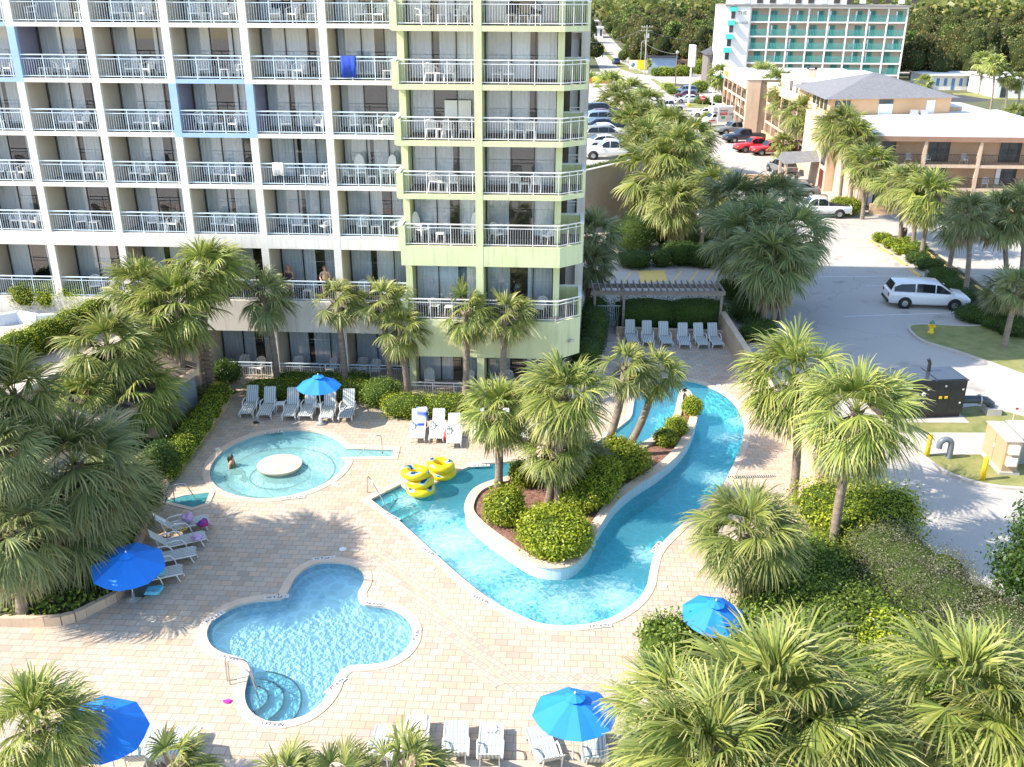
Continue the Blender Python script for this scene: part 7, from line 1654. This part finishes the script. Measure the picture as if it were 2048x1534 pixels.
house('far_house', 'white roofed house among the trees left of the far road', 'house', 1188, 1222, 60, 4.2, fwhite, roof_white, 20, None, 3)
house('far_house', 'lower white house right beside the tower edge by the far road', 'house', 1178, 1206, 76, 4.0, fwhite, roof_white, 16, None, 3)
house('far_white_hall', 'far white hall peeping out between trees left of the green hotel', 'building', 1385, 1440, 66, 11.5, fwhite, roof_white, 25, None, 2)
house('red_roofed_house', 'small house with bright red roof among the far trees', 'house', 1360, 1376, 60, 10.5, mat('red_wall', (.5, .08, .05), None, 2, .7), mat('red_roof', (.62, .07, .04), None, 2, .7), 8)
house('roofed_pavilion', 'pavilion with dark hipped roof at the corner before the green hotel', 'pavilion', 1412, 1470, 168, 6.2, mat('pavilion_screen', (.12, .10, .09), (.2, .18, .16), 1.5, .8), mat('dark_shingles', (.05, .05, .055), (.08, .08, .085), 2, .9), 9, 2.2, 4)
t = house('low_blue_building', 'long low building with blue front behind the cross street shrubs', 'building', 1300, 1352, 143, 3.4, mat('blue_front', (.22, .32, .48), (.28, .38, .52), 1, .7), mat('dark_flat_roof', (.04, .045, .06), None, 1, .9), 8)
house('brown_building', 'low brown roofed building right of the blue fronted one', 'building', 1354, 1395, 143, 2.6, mat('brown_wall', (.30, .18, .13), None, 1, .8), mat('brown_roof', (.28, .16, .12), None, 1, .8), 8, None, 2)
a = GLx(1408, 140); m = MB(); m.box(a.x, a.x+5, a.y, a.y+.3, .8, 3.0); tag(m.build('teal_fence_panel', awn, None, (0, 0, 0), TH), 'teal green panel fence at the street corner', 'fence')
# teal awning canopy and steps by the street
t = thing('canopy', 'teal and white sloped canopy by the pavement near the sign pole', 'canopy', (0, 0, 0), TH); a = GLx(1425, 185)
m = MB(); m.add([(a.x-1, a.y, 3.4), (a.x+2, a.y, 3.4), (a.x+4.5, a.y-8, 1.4), (a.x+1.5, a.y-8, 1.4)], [(0, 1, 2, 3)]); m.build('canopy_sheet', awn, t)
for dx, dy, h in ((-.9, 0, 3.4), (1.9, 0, 3.4), (4.4, -8, 1.4), (1.6, -8, 1.4)): m = MB(); m.bar((a.x+dx, a.y+dy, 0), (a.x+dx, a.y+dy, h), .1); m.build('post', plastic_white, t)

# ------------------------------------------------------------------ street: verges, poles, signs
def ll(pts): return [tuple((LOC @ Vector((x, y, 0)))[:2]) for x, y in pts]
flat('forest_floor', ll([(19.5, 262), (260, 262), (700, 2200), (20.5, 2200)]), .006, forest_floor)
flat('forest_floor', ll([(9.0, 255), (9.5, 2200), (-300, 2200), (-300, 255)]), .006, forest_floor)
flat('forest_floor', ll([(75, 170), (300, 170), (300, 255), (72, 255)]), .005, forest_floor)
flat('grass_strip', gl([(1241, 138), (1270, 147), (1300, 150), (1275, 140), (1235, 122), (1215, 105), (1205, 85), (1200, 95), (1215, 115)]), .012, grass_mat)
flat('grass_strip', gl([(1307, 157), (1322, 165), (1350, 192), (1342, 192), (1318, 172), (1300, 158)]), .012, grass_mat)
flat('grass_strip', gl([(1322, 164), (1415, 172), (1412, 178), (1340, 178)]), .010, grass_mat)
flat('grass_strip', gl([(1372, 213), (1400, 196), (1430, 208), (1430, 216), (1375, 216)]), .012, grass_mat)
flat('sidewalk', gl([(1392, 190), (1402, 188), (1450, 218), (1436, 222)]), .012, concrete)
flat('grass_lot', gl([(1905, 186), (2048, 186), (2048, 200), (1912, 196)]), .012, grass_mat)
flat('dark_lot', gl([(1870, 190), (1925, 190), (1985, 200), (1945, 205), (1880, 203)]), .014, asphalt_dark)
flat('dark_street', gl([(1322, 167), (1425, 169), (1425, 173), (1335, 173)]), .013, asphalt_dark)
def pole_thing(name, label, cat, px, py, h, r, m_=grey_metal, group=None):
    t = thing(name, label, cat, gp(px, py), 0, group); MB().cyl(0, 0, 0, h, r, 10, 0, r*.7).build('pole', m_, t); return t
wp = mat('weathered_pole', (.34, .31, .28), (.42, .39, .35), 2, .9)
t = pole_thing('utility_pole', 'tall utility pole with crossarms and transformer at the street corner', 'utility pole', 1289, 150, 11.5, .17, wp)
for z in (11.0, 10.2): MB().box(-1.3, 1.3, -.06, .06, z, z+.12).build('crossarm', wp, t)
for x in (-1.2, -.6, .6, 1.2): MB().cyl(x, 0, 11.12, 11.35, .05, 8).build('insulator', plastic_white, t)
MB().cyl(.4, -.3, 8.6, 9.6, .25, 12).build('transformer', grey_metal, t)
t2 = thing('leaning_pole', 'thin bracing pole leaning beside the utility pole', 'pole', gp(1298, 150)); MB().tube([(0, 0, 0), (-1.6, 0, 9.5)], .1, 8).build('pole', wp, t2)
t = pole_thing('street_lamp', 'street lamp with a short arm left of the utility pole', 'street lamp', 1280, 147, 7.5, .09); MB().tube([(0, 0, 7.4), (.5, 0, 7.7), (1.3, 0, 7.75)], .05, 8).build('arm', grey_metal, t); MB().box(1.2, 1.8, -.15, .15, 7.62, 7.75).build('lamp_head', grey_metal, t)
t = pole_thing('sign_pole', 'tall white sign pole seen edge on beside the silver car', 'sign', 1377, 212, 10.2, .2, plastic_white); MB().box(-.45, .45, -1.1, 1.1, 6.8, 10.4).build('sign_box', plastic_white, t); MB().lathe([(0, 0), (.35, 0), (.35, .5), (0, .5)], 12).build('base', bright_yellow, t)
t = pole_thing('wooden_pole', 'brown wooden lamp pole on the planted median', 'pole', 1350, 176, 7.0, .13, mat('brown_pole', (.22, .13, .08), None, 2, .9)); MB().lathe([(0, 6.9), (.3, 7.0), (.3, 7.4), (0, 7.6)], 12).build('lamp', grey_metal, t)
t = pole_thing('water_tower_mast', 'tall thin white mast rising above the far trees', 'mast', 1316, 40, 27, .9, plastic_white)
t = thing('billboard', 'yellow and white billboard sign at the street corner', 'sign', gp(1275, 148), TH); 
for x in (-1.7, 1.7): MB().bar((x, 0, 0), (x, 0, 1.2), .14).build('post', wp, t)
MB().box(-2.2, 2.2, -.08, .08, 1.1, 3.3).build('board', bright_yellow, t); MB().box(-2.2, -.2, -.1, -.083, 1.15, 3.25).build('white_field', plastic_white, t); m = MB(); m.lathe([(0, 0), (.55, 0), (.55, .01), (0, .01)], 16); m.build('round_emblem', P_LB, t, (-1.3, -.101, 2.2)).rotation_euler = (PI/2, 0, 0)
t = pole_thing('no_entry_sign', 'round red no entry sign by the lane junction', 'sign', 1404, 222, 2.2, .04); m = MB(); m.lathe([(0, 0), (.45, 0), (.45, .03), (0, .03)], 20); o = m.build('disc', P_R, t, (0, -.05, 2.1)); o.rotation_euler = (PI/2, 0, 0); MB().box(-.32, .32, -.07, .07, .032, .036).build('bar', plastic_white, o)
t = pole_thing('white_post', 'thin white post on the pavement beside the motel street end', 'post', 1424, 213, 5, .09, plastic_white)
# wires
def wire(label, a, b, sag):
    m = MB(); a, b = Vector(a), Vector(b); m.tube([a.lerp(b, i/12)-Vector((0, 0, sag*4*(i/12)*(1-i/12))) for i in range(13)], .03, 5); tag(m.build('wire', mat('wire_grey', (.25, .25, .25), None, 2, .6)), label, 'wire')
up_ = G(1289, 150); wire('long wire running left from the utility pole', (up_.x, up_.y, 11.1), V(1165, 84, 236), 1.2); wire('wire running right from the utility pole behind the trees', (up_.x, up_.y, 10.2), V(1440, 80, 262), 1.0); wire('low wire from the lamp pole to the utility pole', (up_.x, up_.y, 7.2), Vector(gp(1350, 176))+Vector((0, 0, 6.9)), .5)
for k, (x, y, r, h) in enumerate(((1312, 152, 1.8, 2.0), (1330, 152, 1.9, 2.2), (1345, 152, 1.6, 1.9), (1360, 152, 1.8, 2.4), (1375, 152, 1.6, 2.2), (1398, 148, 2.2, 3.4))): shrub(f'{ORD[k]} roadside shrub from the left along the cross street', g2(x, y), r, h, LEAF_LIGHT if k % 2 else LEAF_MID, .28, 26, 130+k, 2, 0, 'roadside shrubs along the cross street', rough=.2)
for k, (lb, x, y, r, h) in enumerate((('shrub on the median by the wooden pole', 1335, 180, 1.5, 1.4), ('shrub on the median near the parked cars', 1345, 188, 1.4, 1.3), ('bright round shrub by the teal canopy', 1398, 185, 2.0, 2.4), ('shrub by the tall white sign pole', 1405, 208, 1.4, 1.4), ('low shrub before the white sedan', 1425, 238, 1.8, 1.2), ('olive shrub at the street end of the motel', 1440, 205, 1.6, 1.3), ('shrub by the box truck rear at the motel stairs', 1488, 245, 1.5, 2.2))): shrub(lb, g2(x, y), r, h, LEAF_MID if k % 2 else LEAF_LIGHT, .25, 30, 140+k, 2, rough=.18)

# ------------------------------------------------------------------ broad trees behind the street and the far hotels
def tree_mesh(seed, m_, n=2600, leaf=.46):
    rs = np.random.RandomState(seed); Q = []; k = 17; bm = bmesh.new()
    for i in range(k):
        a = i*2.4+rs.uniform(-.4, .4); rr = .66*math.sqrt((i+.3)/k); z = .30+.48*(1-(rr/.66)**2)+rs.uniform(-.10, .10); s = rs.uniform(.20, .32)
        nn = n//k; d = unit(rs, nn); r_ = s*(rs.uniform(.80, 1.06, nn))[:, None]*np.array([1, 1, .78]); c_ = np.array([rr*math.cos(a), rr*math.sin(a), z]); P = d*r_+c_
        Q.append(leaf_quads(rs, P, d, leaf/10, .7, .6))
        for v in bmesh.ops.create_icosphere(bm, subdivisions=2, radius=1.0)['verts']: v.co = Vector((v.co.x*s*.84+c_[0], v.co.y*s*.84+c_[1], v.co.z*s*.65+c_[2]))
    me = np_mesh('crown', np.concatenate(Q), m_); bm2 = bmesh.new(); bm2.from_mesh(me); t_ = bpy.data.meshes.new('tmp'); bm.to_mesh(t_); bm.free()
    nf = len(bm2.faces); bm2.from_mesh(t_); bm2.faces.ensure_lookup_table()
    for f in bm2.faces[nf:]: f.material_index = 1; f.smooth = True
    bm2.to_mesh(me); bm2.free(); bpy.data.meshes.remove(t_); me.materials.append(core_tree); return me
TREE = {'oak': [tree_mesh(s, LEAF_TREE) for s in (1, 2, 3)], 'rust': [tree_mesh(s, LEAF_RUST) for s in (11, 12)], 'bright': [tree_mesh(s, LEAF_MID) for s in (21, 22)]}
tm_ = MB(); tm_.tube([(0, 0, 0), (.01, .01, .35), (0, 0, .62)], [.035, .028, .012], 8)
for a in (0, 2.1, 4.2): tm_.tube([(.01, .01, .34), (.16*math.cos(a), .16*math.sin(a), .52), (.34*math.cos(a), .34*math.sin(a), .68)], [.02, .014, .006], 6)
TRUNK = tm_.mesh('trunk', bark_tree)
cm_ = bpy.data.meshes.new('inner'); TN = [0]
def tree(kind, x, y, r, h, label, group):
    i = TN[0]; TN[0] += 1; rs = random.Random(i*13+5)
    t = thing('broadleaf_tree', label, 'tree', (x, y, -.01), rs.uniform(0, 6.28), group)
    c = link('crown', TREE[kind][i % len(TREE[kind])], t); c.scale = (r/.85, r/.85, h/1.0)
    k = link('trunk', TRUNK, t); k.scale = (r/.85, r/.85, h/1.0)
rt = random.Random(77); nt_ = 0
KL = {'oak': 'round olive green oak in the dense tree mass ', 'rust': 'yellowish brown autumn tree in the tree mass ', 'bright': 'brighter green tree in the tree mass '}
def plant(n, xr_, yr_, rr, hr, where, grp, wt=('oak', 'oak', 'oak', 'rust', 'bright'), gap=.8):
    done = []; tries = 0
    while len(done) < n and tries < n*60:
        tries += 1; lx, ly = rt.uniform(*xr_), rt.uniform(*yr_); r = rt.uniform(*rr)
        if any((lx-a)**2+(ly-b)**2 < (gap*(r+c))**2 for a, b, c in done): continue
        done.append((lx, ly, r)); k = rt.choice(wt); p = L(lx, ly); tree(k, p.x, p.y, r, rt.uniform(*hr), KL[k]+where, grp)
plant(70, (22, 58), (262, 345), (5.0, 7.5), (8.5, 12.5), 'behind the street corner', 'trees behind the street corner', gap=.45)
plant(50, (22, 90), (345, 480), (6, 9), (11, 14), 'farther back along the left road', 'trees along the far road', gap=.62)
plant(14, (-16, 7), (262, 420), (5, 7), (9, 12), 'left of the far road', 'trees left of the far road', gap=.6)
plant(85, (72, 170), (224, 330), (5.0, 8.0), (9, 13), 'right of the green hotel', 'trees right of the green hotel', ('oak', 'rust', 'rust', 'bright', 'oak'), gap=.48)
plant(60, (60, 240), (330, 480), (6, 9), (10, 14), 'far right on the horizon slope', 'trees far right', ('oak', 'rust', 'rust', 'oak'), gap=.62)
plant(12, (20, 27), (263, 300), (4, 5), (6.5, 9), 'close to the far road edge', 'trees at the far road edge', ('oak', 'bright'), gap=.6)
# far forest: reads as one mass
rs = np.random.RandomState(9); Q = []
for k in range(3600):
    ly = 470*(1800/470)**rs.rand(); lx = rs.uniform(-.08, .62)*ly
    if 9 < lx < 19.5 and ly < 900: continue
    h = rs.uniform(11, 16)+ (ly-470)*.003; r = rs.uniform(5, 9); n = 70; d = unit(rs, n); d[:, 2] = np.abs(d[:, 2])*.9+.02
    P = d*np.array([r, r, h*.5])*rs.uniform(.75, 1.05, n)[:, None]+np.array([lx, ly, h*.48]); q = leaf_quads(rs, P, d, r*.42, .8)
    Q.append(q)
Q = np.concatenate(Q).reshape(-1, 3); c, s = math.cos(TH), math.sin(TH); Q = np.stack([c*Q[:, 0]-s*Q[:, 1], s*Q[:, 0]+c*Q[:, 1], Q[:, 2]], 1).reshape(-1, 4, 3)
tag(link('far_forest', np_mesh('far_forest', Q, LEAF_TREE)), kind='stuff')

# ------------------------------------------------------------------ raised terrace at the left of the hotel
TZ = 3.55
te = thing('raised_terrace', 'raised terrace with tan wall and roof beams between left thicket and hotel', 'terrace')
e0, e1, e2 = G(-120, 870, TZ), G(265, 672, TZ), G(395, 690, TZ)
tp_ = [(-44, e0.y-3), (e0.x, e0.y), (e1.x, e1.y), (e1.x+.3, 46.6), (-44, 48.2)]
m = MB(); m.prism(tp_, -.1, TZ); m.build('terrace_block', tan_wall, te)
m = MB(); m.prism(offset(tp_, -.3), TZ+.002, TZ+.02); m.build('terrace_paving', mat('terrace_paving', (.55, .46, .38), (.62, .52, .44), .8, .8), te)
a, b = Vector((e0.x, e0.y, 0)), Vector((e1.x, e1.y, 0)); d = (b-a).normalized(); nn = Vector((d.y, -d.x, 0))
m = MB(); m.bar(a+Vector((0, 0, TZ+.12)), b+Vector((0, 0, TZ+.12)), .5, .22); m.build('coping', concrete, te)
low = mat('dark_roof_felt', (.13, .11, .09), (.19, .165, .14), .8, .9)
m = MB(); m.add([tuple(a+Vector((0, 0, TZ-.5))), tuple(b+Vector((0, 0, TZ-.5))), tuple(b+nn*3.2+Vector((0, 0, TZ-1.3))), tuple(a+nn*3.2+Vector((0, 0, TZ-1.3)))], [(0, 1, 2, 3)]); m.build('lean_to_roof', low, te).modifiers.new('t', 'SOLIDIFY').thickness = .12
for i in range(13):
    q = a.lerp(b, i/12); m = MB(); m.bar(q+Vector((0, 0, TZ-.42)), q+nn*3.4+Vector((0, 0, TZ-1.2)), .12, .14); m.build('roof_beam', wood_grey, te)
m = MB(); m.bar(a+nn*3.3+Vector((0, 0, TZ-1.45)), b+nn*3.3+Vector((0, 0, TZ-1.45)), .3, .3); m.build('eaves_beam', tan_wall, te)
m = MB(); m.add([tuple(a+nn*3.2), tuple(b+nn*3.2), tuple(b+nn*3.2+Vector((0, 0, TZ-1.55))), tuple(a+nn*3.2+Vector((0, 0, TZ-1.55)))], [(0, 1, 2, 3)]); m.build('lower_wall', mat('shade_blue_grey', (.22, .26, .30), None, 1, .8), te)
q = G(402, 795); MB().box(q.x-.5, q.x+.1, q.y-.1, q.y+.5, 0, 3.6).build('corner_pillar', tan_wall, te)
m = MB()
for k in range(12): m.box(q.x+.12, q.x+.75, q.y+.15, q.y+.25, .3+k*.25, .42+k*.25)
m.build('louver_shutter', mat('louver_brown', (.34, .22, .15), None, 2, .8), te)
p0, p1 = G(-60, 735, TZ+.75), G(212, 618, TZ+.75)
hedge('long bright clipped hedge along the edge of the raised terrace', [(p0.x, p0.y), (p1.x, p1.y)], 1.25, 1.5, LEAF_LIGHT, dens=320, seed=150, z0=TZ, size=.075)
for k, (lb, x, y, r) in enumerate((('rounded sunlit shrub on the raised terrace, left', 62, 590, 1.25), ('rounded sunlit shrub on the raised terrace, middle', 110, 590, 1.1), ('rounded sunlit shrub on the raised terrace, right', 160, 590, 1.2))): p = G(x, y, TZ+.6); shrub(lb, (p.x, p.y), r, 1.4, LEAF_LIGHT, .08, 260, 155+k, 3, TZ)
pts = [G(x, y, TZ) for x, y in ((-60, 655), (0, 652), (40, 645), (80, 652), (120, 650), (160, 640))]; m = MB()
for a_, b_ in zip(pts[:-1], pts[1:]): m.bar(a_+Vector((0, 0, .3)), b_+Vector((0, 0, .3)), .3, .6)
tag(m.build('curved_planter_wall', mat('pale_blue_stucco', (.50, .58, .68), (.56, .63, .72), 1, .8)), 'low pale blue curved planter wall on the raised terrace', 'wall')
pm_ = [(p.x, p.y) for p in pts]+[(pts[-1].x+.5, 45.9), (-44, 47.6), (-44, pts[0].y)]
flat('terrace_bed', pm_, TZ+.1, mulch)
